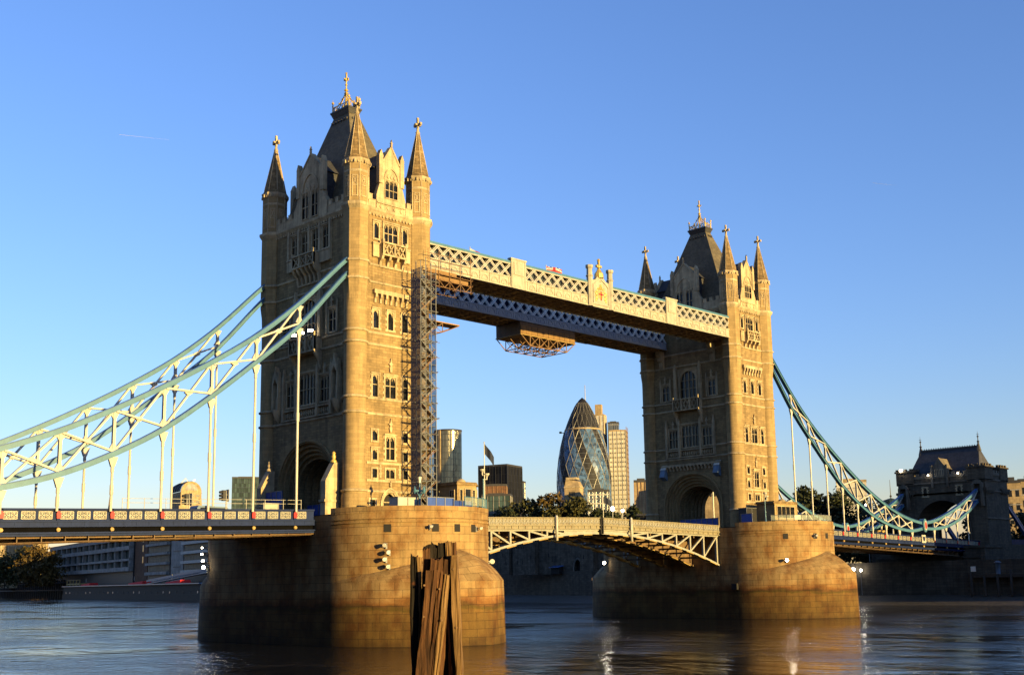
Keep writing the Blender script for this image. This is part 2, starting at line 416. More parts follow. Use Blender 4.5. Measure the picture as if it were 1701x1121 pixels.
# ---------------------------------------------------------------- bridge piers
PYC, PR, PNOSE, PLOW = 12.3, 10.67, 28.2, 7.15
def pier_outline(off=0.0, n=26):
    """gothic plan of the lower pier from the south-east shoulder round the east nose to the north-east shoulder (y<0 half)"""
    w = PR+off; L = PNOSE+off-PYC
    R = (L*L+w*w)/(2*w)                          # arc centred on (+-(R-w), -PYC)
    pts = []
    a1 = math.asin(L/R)
    for i in range(n+1):
        a = a1*i/n; pts.append((-(w)+R-R*cos(a), -PYC-R*sin(a)))
    right = [(-x, y) for x, y in reversed(pts[:-1])]
    return pts+right
def make_pier(X, label, near):
    P = thing('bridge_pier', (X, 0, 0), label, 'bridge pier')
    E0 = pier_outline(); W0 = [(-x, -y) for x, y in E0]
    ring = E0+W0
    def at(pt, z): return (X+pt[0], pt[1], z)
    mb = MB(); u = 0; n = len(ring)
    for i in range(n):
        a = ring[i]; b = ring[(i+1) % n]; l = hypot(b[0]-a[0], b[1]-a[1])
        for z0, z1 in ((-2.5, PLOW),):
            A = 1.012 if z0 < 0 else 1.0
            mb.quad((X+a[0]*A, a[1]*A, z0), (X+b[0]*A, b[1]*A, z0), at(b, z1), at(a, z1), uv=[(u,z0),(u+l,z0),(u+l,z1),(u,z1)], smooth=True)
        u += l
    # weathered cap of each cutwater: from the outline up to the drum
    for sgn in (1, -1):
        src = E0 if sgn == 1 else W0
        m = len(src)
        def drum(i):
            t = pi+pi*i/(m-1)
            x, y = PR*cos(t), -PYC+PR*sin(t)
            return (x*sgn, y*sgn)
        rows = 7; G = []; U = 0
        for i in range(m):
            o = src[i]; d = drum(i); gap = hypot(o[0]-d[0], o[1]-d[1]); h = 4.25*min(1, gap/6.2)**0.9; col = []
            for k in range(rows+1):
                s = k/rows
                col.append((X+o[0]*(1-s)+d[0]*s, o[1]*(1-s)+d[1]*s, PLOW+h*(1-(1-s)**1.55)))
            G.append(col)
        for i in range(m-1):
            l = hypot(src[i+1][0]-src[i][0], src[i+1][1]-src[i][1])
            for k in range(rows):
                mb.quad(G[i][k], G[i+1][k], G[i+1][k+1], G[i][k+1], uv=[(U,k*0.74),(U+l,k*0.74),(U+l,k*.74+.74),(U,k*.74+.74)], smooth=True)
            U += l
    lower = mb.build('cutwater', M['pier'], P); lower.data.set_sharp_from_angle(angle=radians(28))
    # upper drum: straight sides with round ends
    up = MB(); pts = []
    for i in range(33): t = pi+pi*i/32; pts.append((PR*cos(t), -PYC+PR*sin(t)))
    for i in range(33): t = pi*i/32; pts.append((PR*cos(t), PYC+PR*sin(t)))
    def wall(z0, z1, off=0.0, mbx=up):
        u = 0
        for i in range(len(pts)):
            a = pts[i]; b = pts[(i+1) % len(pts)]
            k = 1+off/PR
            def sc(p):
                yc = -PYC if p[1] < -0.01 else PYC
                return (X+p[0]*k, yc+(p[1]-yc)*k)
            A = sc(a); B = sc(b); l = hypot(a[0]-b[0], a[1]-b[1])
            mbx.quad((*A,z0),(*B,z0),(*B,z1),(*A,z1), uv=[(u,z0),(u+l,z0),(u+l,z1),(u,z1)], smooth=(l < 3))
            u += l
        return
    def ringcap(z, o0, o1, mbx):
        for i in range(len(pts)):
            a = pts[i]; b = pts[(i+1) % len(pts)]
            def sc(p, off):
                k = 1+off/PR; yc = -PYC if p[1] < -0.01 else PYC
                return (X+p[0]*k, yc+(p[1]-yc)*k, z)
            mbx.quad(sc(a,o0), sc(b,o0), sc(b,o1), sc(a,o1))
    wall(PLOW-1.5, FLOOR-0.1)
    up.build('pier_drum', M['pier'], P, fixn=False, merge=True)
    # string mouldings, coping and parapet (round ends only; the roadway runs through the straight sides)
    cp = MB()
    for z0, z1, o in ((13.95, 14.15, .14), (14.35, 14.5, .10)):
        for sg in (-1, 1):
            for k in range(40):
                t0 = pi*(k/40) if sg > 0 else pi+pi*k/40; t1 = t0+pi/40
                R0, R1 = PR+0.004, PR+o
                q = lambda r, t, z: (X+r*cos(t), sg*PYC+r*sin(t), z)
                cp.quad(q(R1,t0,z0), q(R1,t1,z0), q(R1,t1,z1), q(R1,t0,z1)); cp.quad(q(R0,t0,z1), q(R0,t1,z1), q(R1,t1,z1), q(R1,t0,z1)); cp.quad(q(R0,t0,z0), q(R0,t1,z0), q(R1,t1,z0), q(R1,t0,z0))
    for sg in (-1, 1):
        for k in range(40):
            t0 = pi*(k/40) if sg > 0 else pi+pi*k/40; t1 = t0+pi/40
            q = lambda r, t, z: (X+r*cos(t), sg*PYC+r*sin(t), z)
            a, b_, z0, z1 = PR+0.05, PR-0.5, FLOOR-0.1, 15.85
            uv = [(t0*PR,z0),(t1*PR,z0),(t1*PR,z1),(t0*PR,z1)]
            cp.quad(q(a,t0,z0), q(a,t1,z0), q(a,t1,z1), q(a,t0,z1), uv=uv); cp.quad(q(a,t0,z1), q(a,t1,z1), q(b_,t1,z1), q(b_,t0,z1)); cp.quad(q(b_,t0,z0), q(b_,t1,z0), q(b_,t1,z1), q(b_,t0,z1))
    cp.split('parapet', M['pier'], P, .02, fixn=False, merge=False)
    fl = MB(); fl.quad(*[(X+p[0]*.99, p[1]*.995, FLOOR) for p in pts]); fl.build('pier_floor', M['asphalt'], P)
    # square drain openings with dark recesses
    holes = ([(-138,13.3),(-108,13.3),(-92,13.3),(-77,13.3)] if near else [(-134,13.35),(-104,13.35),(-87,13.4)])
    for a, z in holes:
        t = radians(a); h = MB(); R = PR+0.03
        ex, ey = cos(t), sin(t); tx, ty = -ey, ex
        c = (X+R*ex, -PYC+R*ey)
        for (s0, s1, za, zb) in ((-.42,.42,z+.42,z+.52), (-.42,.42,z-.52,z-.42), (-.52,-.42,z-.52,z+.52), (.42,.52,z-.52,z+.52)):
            pass
        q = [(c[0]+tx*s, c[1]+ty*s, zz) for s, zz in ((-.42,z-.45),(.42,z-.45),(.42,z+.45),(-.42,z+.45))]
        q2 = [(p[0]-ex*.06, p[1]-ey*.06, p[2]) for p in q]
        h.quad(*q); h.prism(q, (-ex*.10, -ey*.10, 0))
        h.build('drain_opening', M['dark'], P)
    if not near:
        for px, py, pz in ((-6.35,-21.05,5.2),(-6.4,-21.1,2.6),(-10.72,-11.9,5.3)):
            h = MB()
            d = Vector((-0.7,-0.7,0)) if px > -10 else Vector((-1,0,0)); t = Vector((-d.y, d.x, 0))
            # find the wall point on the outline along d direction
            best = min(ring, key=lambda r: abs((r[0]-px))+abs(r[1]-py))
            c = Vector((X+px, py, pz))
            for k, (a0, a1) in enumerate(((0.6, 0.5),)):
                q = [c+t*s+Vector((0,0,zz)) for s, zz in ((-.55,-.5),(.55,-.5),(.55,.5),(-.55,.5))]
                h.prism(q, d*0.5)
            h.build('outfall_opening', M['dark'], P)
    fl = MB(); fl.box(X-PR-.09, X-PR-.003, -7.5, 7.5, 12.3, 12.5); fl.build('service_ledge', M['pier'], P)
    return P
make_pier(0, 'near stone bridge pier with round drum and pointed cutwater, closest to the camera', True)
make_pier(D, 'far stone bridge pier with round drum and pointed cutwater, under the right tower', False)
# ---------------------------------------------------------------- the two main towers
TA, TB = 5.115, 9.338
CORN = 54.6
class Face:
    """a wall plane; u to the right as seen from outside, d outwards"""
    def __init__(s, cx, cy, n, half, z0, z1):
        s.c = Vector((cx, cy, 0)); s.n = Vector((n[0], n[1], 0)); s.r = Vector((-n[1], n[0], 0)); s.half = half; s.z0 = z0; s.z1 = z1; s.holes = []
    def p(s, u, z, d=0.0):
        q = s.c+s.r*u+s.n*d; return (q.x, q.y, z)
    def box(s, mb, u0, u1, z0, z1, d0, d1, mi=0):
        a = [s.p(u0,z0,d1), s.p(u1,z0,d1), s.p(u1,z0,d0), s.p(u0,z0,d0), s.p(u0,z1,d1), s.p(u1,z1,d1), s.p(u1,z1,d0), s.p(u0,z1,d0)]
        mb.hexa(a, mi)
    def poly(s, mb, pts, d0, d1, mi=0):
        mb.prism([s.p(u, z, d1) for u, z in pts], s.n*(d0-d1), mi)
    def rect(s, mb, u0, u1, z0, z1, d=0.0):
        mb.quad(s.p(u0,z0,d), s.p(u1,z0,d), s.p(u1,z1,d), s.p(u0,z1,d))
    def wall(s, mb, depth=0.4):
        us = sorted({-s.half, s.half, *[h[0] for h in s.holes], *[h[1] for h in s.holes]})
        zs = sorted({s.z0, s.z1, *[h[2] for h in s.holes], *[h[3] for h in s.holes]})
        for a, b in zip(us, us[1:]):
            run = None
            for z0, z1 in zip(zs, zs[1:]):
                um, zm = (a+b)/2, (z0+z1)/2
                if any(h[0] < um < h[1] and h[2] < zm < h[3] for h in s.holes):
                    if run: s.rect(mb, a, b, run[0], run[1]); run = None
                else: run = [run[0], z1] if run else [z0, z1]
            if run: s.rect(mb, a, b, run[0], run[1])
        for u0, u1, z0, z1, dp in s.holes:
            if dp <= 0: continue
            mb.quad(s.p(u0,z0), s.p(u0,z1), s.p(u0,z1,-dp), s.p(u0,z0,-dp)); mb.quad(s.p(u1,z0), s.p(u1,z1), s.p(u1,z1,-dp), s.p(u1,z0,-dp))
            mb.quad(s.p(u0,z0), s.p(u1,z0), s.p(u1,z0,-dp), s.p(u0,z0,-dp)); mb.quad(s.p(u0,z1), s.p(u1,z1), s.p(u1,z1,-dp), s.p(u0,z1,-dp))

def arch_pts(u0, u1, zs, za, n=8, k=1.15):
    """pointed arch from (u0,zs) over the apex to (u1,zs)"""
    w = (u1-u0)/2; c = (u0+u1)/2; h = za-zs; out = []
    for i in range(n+1):
        t = i/n; x = -w+w*t
        out.append((c+x, zs+h*(1-(1-t)**2)**0.5*(1-0.0) if k <= 1 else zs+h*((1-(1-t)**2)**0.5*0.82+0.18*t)))
    return out+[(2*c-u, z) for u, z in reversed(out[:-1])]
def window(F, T, uc, z0, w, h, lights=1, trans=(), kind='pointed', fr=0.22, proud=0.10, depth=0.36, hood=True, quoins=False, free=False, finial=False):
    """stone window with mullions and tracery; its glass is a child"""
    u0, u1, z1 = uc-w/2, uc+w/2, z0+h
    if not free: F.holes.append((u0, u1, z0, z1, depth))
    m = MB()
    F.box(m, u0-fr, u0, z0-fr, z1+fr, 0.003, proud); F.box(m, u1, u1+fr, z0-fr, z1+fr, 0.003, proud)
    F.box(m, u0, u1, z1, z1+fr, 0.003, proud); F.box(m, u0, u1, z0-fr, z0, 0.003, proud+0.06)
    if hood:
        F.box(m, u0-fr-0.1, u1+fr+0.1, z1+fr, z1+fr+0.14, 0.003, proud+0.14)
        F.box(m, u0-fr-0.1, u0-fr, z1-0.25*h, z1+fr, 0.003, proud+0.08); F.box(m, u1+fr, u1+fr+0.1, z1-0.25*h, z1+fr, 0.003, proud+0.08)
    if quoins:
        z = z0-fr; k = 0
        while z < z1:
            if k % 2 == 0:
                e = min(z+0.34, z1+fr)
                F.box(m, u0-fr-0.2, u0-fr, z, e, 0.003, proud-0.03); F.box(m, u1+fr, u1+fr+0.2, z, e, 0.003, proud-0.03)
            z += 0.36; k += 1
    mw = 0.11 if w > 1 else 0.09; lw = w/lights; dg = -depth*0.55
    for i in range(1, lights): F.box(m, u0+lw*i-mw/2, u0+lw*i+mw/2, z0, z1, dg, dg+0.2)
    for tz in trans: F.box(m, u0, u1, z0+h*tz-0.05, z0+h*tz+0.05, dg, dg+0.16)
    if kind == 'pointed':
        for i in range(lights):
            a, b = u0+lw*i, u0+lw*(i+1); zs = z1-min(lw*0.75, h*0.3)
            pts = arch_pts(a+.02, b-.02, zs, z1-0.05, 5)
            half = len(pts)//2
            F.poly(m, [(a, zs), *pts[:half+1], ((a+b)/2, z1), (a, z1)], dg, dg+0.14)
            F.poly(m, [(b, zs), *list(reversed(pts[half:])), ((a+b)/2, z1), (b, z1)], dg, dg+0.14)
            if h > 2.2 and lights > 1:           # tracery: a small quatrefoil ring below each head
                F.box(m, a+lw*.5-.03, a+lw*.5+.03, z1-0.5, z1-0.1, dg, dg+0.1)
    elif kind == 'arch':
        zs = z1-w*0.5; pts = arch_pts(u0+.02, u1-.02, zs, z1-.03, 8, 1.0); half = len(pts)//2
        F.poly(m, [(u0, zs), *pts[:half+1], (uc, z1), (u0, z1)], dg, proud*0.6)
        F.poly(m, [(u1, zs), *list(reversed(pts[half:])), (uc, z1), (u1, z1)], dg, proud*0.6)
    if finial:
        F.poly(m, [(uc-.16, z1+fr+.14), (uc+.16, z1+fr+.14), (uc+.06, z1+fr+.8), (uc-.06, z1+fr+.8)], 0.003, 0.25)
        F.poly(m, [(uc-.3, z1+fr+.85), (uc, z1+fr+.65), (uc+.3, z1+fr+.85), (uc+.1, z1+fr+1.15), (uc, z1+fr+1.5), (uc-.1, z1+fr+1.15)], 0.003, 0.22)
    o = m.build('window', M['trim'], T)
    g = MB(); F.rect(g, u0, u1, z0, z1, dg+0.015); g.build('pane', M['pane'], o)
    return o
def ornament(F, m, uc, z, s=1.0):
    F.poly(m, [(uc-.12*s, z), (uc+.12*s, z), (uc+.22*s, z+.5*s), (uc+.08*s, z+.7*s), (uc+.3*s, z+.95*s), (uc+.1*s, z+1.1*s), (uc, z+1.6*s), (uc-.1*s, z+1.1*s), (uc-.3*s, z+.95*s), (uc-.08*s, z+.7*s), (uc-.22*s, z+.5*s)], 0.003, 0.24)
def balcony(F, T, uc, hw, zb, zt, zcor, depth=1.1, bays=3, corbels=5):
    m = MB(); dk = MB()
    F.box(m, uc-hw, uc+hw, zb, zb+.22, 0.003, depth)
    F.box(m, uc-hw-.05, uc+hw+.05, zt-.2, zt, depth-.32, depth+.06)
    for sg in (-1, 1): F.box(m, uc+sg*hw-(.26 if sg > 0 else 0), uc+sg*hw+(0.26 if sg < 0 else 0), zb+.22, zt-.2, 0.003, depth)
    for i in range(bays+1):
        u = uc-hw+(2*hw-.26)*i/bays; F.box(m, u, u+.26, zb+.22, zt-.2, depth-.30, depth)
        if i in (0, bays): F.box(m, u-.03, u+.29, zt, zt+.35, depth-.33, depth+.03)
    for i in range(bays):                         # pierced tracery panels
        a = uc-hw+(2*hw-.26)*i/bays+.26; b = uc-hw+(2*hw-.26)*(i+1)/bays; c = (a+b)/2; zc = (zb+zt)/2
        n = max(1, int((b-a)/.7))
        for k in range(n):
            p, q = a+(b-a)*k/n, a+(b-a)*(k+1)/n
            m.bar(F.p(p, zb+.22, depth-.16), F.p(q, zt-.2, depth-.16), .10, .14); m.bar(F.p(p, zt-.2, depth-.16), F.p(q, zb+.22, depth-.16), .10, .14)
    F.box(dk, uc-hw+.3, uc+hw-.3, zb+.22, zt-.25, 0.05, depth-.4)
    for i in range(corbels):                      # stepped corbels below
        u = uc-hw+.15+(2*hw-.3)*i/(corbels-1)
        pts = [(0.003, zcor), (.25, zcor), (.42, zcor+.5*(zb-zcor)), (depth-.25, zb-.45), (depth-.08, zb), (0.003, zb)]
        P = [F.p(u-.17, z, d) for d, z in pts]; m.prism(P, F.r*.34)
    F.box(m, uc-hw+.05, uc+hw-.05, zcor-.12, zcor+.12, 0.003, .2)
    o = m.build('balcony', M['trim'], T); dk.build('balcony_floor', M['rough'], o)
    return o
def gable(F, T, roofvec, hw0, hw1, zs, za, wins, wz0, wh, ww, lights, zpan=None, hood=True):
    """dormer gable wall standing on the cornice, with pinnacles, window(s) and a slate roof running back"""
    z0 = CORN+.3; m = MB(); d0, d1 = -.55, .12
    out = [(-hw0, z0), (hw0, z0), (hw0, z0+1.9), (hw1+.35, z0+2.9), (hw1, z0+4.0), (hw1, zs), (hw1-.45, zs+.2), (0, za), (-hw1+.45, zs+.2), (-hw1, zs), (-hw1, z0+4.0), (-hw1-.35, z0+2.9), (-hw0, z0+1.9)]
    hol = [(u-ww/2, u+ww/2) for u in wins]
    # front skin as strips so that the window openings are real
    def hw(z):
        pts = out[1:8]
        for (a, za_), (b, zb_) in zip(pts, pts[1:]):
            if za_ <= z <= zb_: return a+(b-a)*(z-za_)/max(1e-6, zb_-za_)
        return 0.0
    zs_ = sorted({z0, wz0, wz0+wh, *[z for _, z in out]})
    for za0, zb0 in zip(zs_, zs_[1:]):
        if zb0-za0 < 1e-4: continue
        e = 1e-5; A, B = hw(za0+e), hw(zb0-e)
        if wz0-1e-6 <= za0 and zb0 <= wz0+wh+1e-6:
            cuts = [-1]+[x for h in hol for x in h]+[1]
            for k in range(0, len(cuts), 2):
                l0 = -A if k == 0 else cuts[k]; l1 = -B if k == 0 else cuts[k]
                r0 = A if k+1 == len(cuts)-1 else cuts[k+1]; r1 = B if k+1 == len(cuts)-1 else cuts[k+1]
                m.quad(F.p(l0,za0,d1), F.p(r0,za0,d1), F.p(r1,zb0,d1), F.p(l1,zb0,d1))
        else: m.quad(F.p(-A,za0,d1), F.p(A,za0,d1), F.p(B,zb0,d1), F.p(-B,zb0,d1))
    n = len(out)
    for i in range(n):
        a, b = out[i], out[(i+1) % n]; m.quad(F.p(*a,d1), F.p(*a,d0), F.p(*b,d0), F.p(*b,d1))
    m.quad(*[F.p(u,z,d0) for u, z in out])
    # coping, pinnacles, blind tracery
    for sg in (-1, 1):
        m.bar(F.p(sg*(hw1-.35), zs+.3, -.2), F.p(0, za+.2, -.2), .8, .22)
        F.box(m, sg*hw1-.32, sg*hw1+.32, z0+3.6, zs+1.0, -.4, .26)
        F.poly(m, [(sg*hw1-.36, zs+1.0), (sg*hw1+.36, zs+1.0), (sg*hw1, zs+1.9)], -.42, .28)
    ornament(F, m, 0, za+.1, .7)
    zt = wz0+wh
    for k in range(3):
        r = .5-.12*k; u = (-.9, 0, .9)[k]
    F.poly(m, arch_pts(-hw1*.72, hw1*.72, zt+.1, zt+.45+hw1*.8, 6)+[(hw1*.62, zt+.1)]+[(u*.84, z-.22) for u, z in reversed(arch_pts(-hw1*.72, hw1*.72, zt+.3, zt+.4+hw1*.8, 6))][1:-1]+[(-hw1*.62, zt+.1)], d1+.003, d1+.14)
    for u in (-hw1*.3, 0, hw1*.3): F.poly(m, [(u-.2, zt+.5), (u, zt+.2), (u+.2, zt+.5), (u, zt+.85)], d1+.003, d1+.10)
    if zpan:
        for k in range(4):
            u = -hw0*.7+hw0*1.4*k/3; F.poly(m, [(u-.25, zpan+.35), (u, zpan+.05), (u+.25, zpan+.35), (u, zpan+.65)], d1+.003, d1+.1)
        F.box(m, -hw0*.95, hw0*.95, zpan+.75, zpan+.95, d1+.003, d1+.16)
    G = m.build('gable', M['trim'], T)
    F2 = Face(*(F.c+F.n*d1)[:2], F.n[:2], 1, 0, 1)
    for u in wins: window(F2, T, u, wz0, ww, wh, lights, (.45,), fr=.12, proud=.07, depth=.3, hood=False)
    rf = MB(); L = F.n*-roofvec; h2 = hw1+.18
    a, b, c = Vector(F.p(-h2, zs-.2, -.3)), Vector(F.p(0, za-.05, -.3)), Vector(F.p(h2, zs-.2, -.3))
    rf.quad(a, b, b+L, a+L); rf.quad(b, c, c+L, b+L)
    a2, c2 = Vector(F.p(-h2+.3, z0, -.3)), Vector(F.p(h2-.3, z0, -.3))
    a3, c3 = Vector(F.p(-h2+.3, zs-.2, -.3)), Vector(F.p(h2-.3, zs-.2, -.3))
    rf.quad(a2, a3, a3+L, a2+L); rf.quad(c2, c3, c3+L, c2+L)
    rf.build('dormer_roof', M['dark_slate'], T, fixn=False)
    return G

STR = (18.3, 28.0, 29.95, 36.9, 38.4, 45.0, 47.3)
def turret(T, x, y):
    m = MB(); ph = pi/8; c = (x, y)
    m.lathe(c, [(1.58, FLOOR), (1.58, 17.7), (1.44, 18.3), (1.44, 41.6)], 28)
    # transition from the round shaft to the octagon
    n = 32
    def octr(a, ap=1.58):
        k = (a-ph+pi/8) % (pi/4)-pi/8; return ap/cos(k)
    for i in range(n):
        t0, t1 = 2*pi*i/n, 2*pi*(i+1)/n
        ap0 = lambda t: 1.44
        q = lambda r, t, z: (x+r*cos(t), y+r*sin(t), z)
        o0, o1 = octr(t0+ph), octr(t1+ph)
        z1a = 44.4-2.4*abs(sin(4*(t0)))**1.0; z1b = 44.4-2.4*abs(sin(4*(t1)))
        m.quad(q(1.44,t0,41.6), q(1.44,t1,41.6), q((o1+1.44)/2-.06,t1,43.0), q((o0+1.44)/2-.06,t0,43.0), uv=[(t0*1.5,41.6),(t1*1.5,41.6),(t1*1.5,43),(t0*1.5,43)])
        m.quad(q((o0+1.44)/2-.06,t0,43.0), q((o1+1.44)/2-.06,t1,43.0), q(o1,t1,44.4), q(o0,t0,44.4), uv=[(t0*1.5,43),(t1*1.5,43),(t1*1.5,44.4),(t0*1.5,44.4)])
    R = 1.58/cos(pi/8)
    m.lathe(c, [(R, 44.4), (R, CORN)], 8, smooth=False, phase=ph)
    R2 = 1.50/cos(pi/8)
    m.lathe(c, [(R2, CORN), (R2, 60.4)], 8, smooth=False, phase=ph)
    tt = m.build('turret', M['ashlar'], T)
    b = MB()
    for z in STR:
        r = 1.44 if z < 41 else R
        nn = 28 if z < 41 else 8
        b.lathe(c, [(r-.01, z-.16), (r+.20, z-.04), (r+.22, z+.12), (r-.01, z+.26)], nn, smooth=False, phase=0 if nn > 8 else ph)
    b.lathe(c, [(R-.01, CORN-.55), (R+.14, CORN-.35), (R+.34, CORN-.05), (R+.36, CORN+.28), (R2-.01, CORN+.48)], 8, smooth=False, phase=ph)
    b.lathe(c, [(R2-.01, 58.9), (R2+.07, 59.0), (R2+.07, 59.2), (R2-.01, 59.3)], 8, smooth=False, phase=ph)
    b.lathe(c, [(R2-.01, 60.0), (R2+.1, 60.15), (R2+.24, 60.45), (R2+.26, 60.75), (R2-.1, 60.8)], 8, smooth=False, phase=ph)
    for k in range(24):                            # dentils under the spire and corner rolls
        a = 2*pi*k/24; rr = octr(a+ph-ph, 1.55)+.12
        b.bar((x+rr*cos(a), y+rr*sin(a), 60.1), (x+rr*cos(a), y+rr*sin(a), 60.5), .16)
    for k in range(8):
        a = ph+2*pi*k/8
        b.tube((x+R2*cos(a), y+R2*sin(a), CORN+.4), (x+R2*cos(a), y+R2*sin(a), 60.2), .07, n=6, caps=False)
        a2 = 2*pi*k/8; ex, ey = cos(a2), sin(a2); tx, ty = -ey, ex; r = 1.5
        for s in (-.32, .32):
            b.bar((x+ex*(r+.03)+tx*s, y+ey*(r+.03)+ty*s, 55.6), (x+ex*(r+.03)+tx*s, y+ey*(r+.03)+ty*s, 58.5), .09, .09)
        for zz in (55.7, 57.1, 58.4): b.bar((x+ex*(r+.03)-tx*.3, y+ey*(r+.03)-ty*.3, zz), (x+ex*(r+.03)+tx*.3, y+ey*(r+.03)+ty*.3, zz), .09, .12)
        b.bar((x+ex*(r+.03)-tx*.2, y+ey*(r+.03)-ty*.2, 57.3), (x+ex*(r+.03)+tx*.2, y+ey*(r+.03)+ty*.2, 58.2), .07, .1)
        b.bar((x+ex*(r+.03)+tx*.2, y+ey*(r+.03)+ty*.2, 57.3), (x+ex*(r+.03)-tx*.2, y+ey*(r+.03)-ty*.2, 58.2), .07, .1)
    b.split('moulding', M['trim'], tt, fixn=False)
    s = MB(); s.lathe(c, [(1.72, 60.8), (1.52, 61.2), (.22, 67.3)], 8, smooth=False, phase=ph)
    sp = s.build('spire', M['spire'], T)
    e = MB()
    for k in range(8):
        a = ph+2*pi*k/8; e.tube((x+1.52*cos(a), y+1.52*sin(a), 61.2), (x+.22*cos(a), y+.22*sin(a), 67.3), .06, n=5, caps=False)
    e.build('spire_rib', M['trim'], sp)
    cr = MB()
    cr.lathe(c, [(.26, 67.2), (.32, 67.4), (.2, 67.6), (.16, 68.0)], 10)
    cr.bar((x, y, 67.9), (x, y, 69.4), .26, .26); cr.bar((x, y-.62, 68.55), (x, y+.62, 68.55), .24, .26); cr.bar((x-.5, y, 68.553), (x+.5, y, 68.553), .24, .24)
    for dy, dz in ((-.62, 68.55), (.62, 68.55), (0, 69.35)): cr.bar((x, y+dy, dz-.2), (x, y+dy, dz+.2), .2, .3)
    cr.sphere((x, y, 68.55), .26, 8, 6)
    cr.build('cross_finial', M['trim'], sp)
    return tt

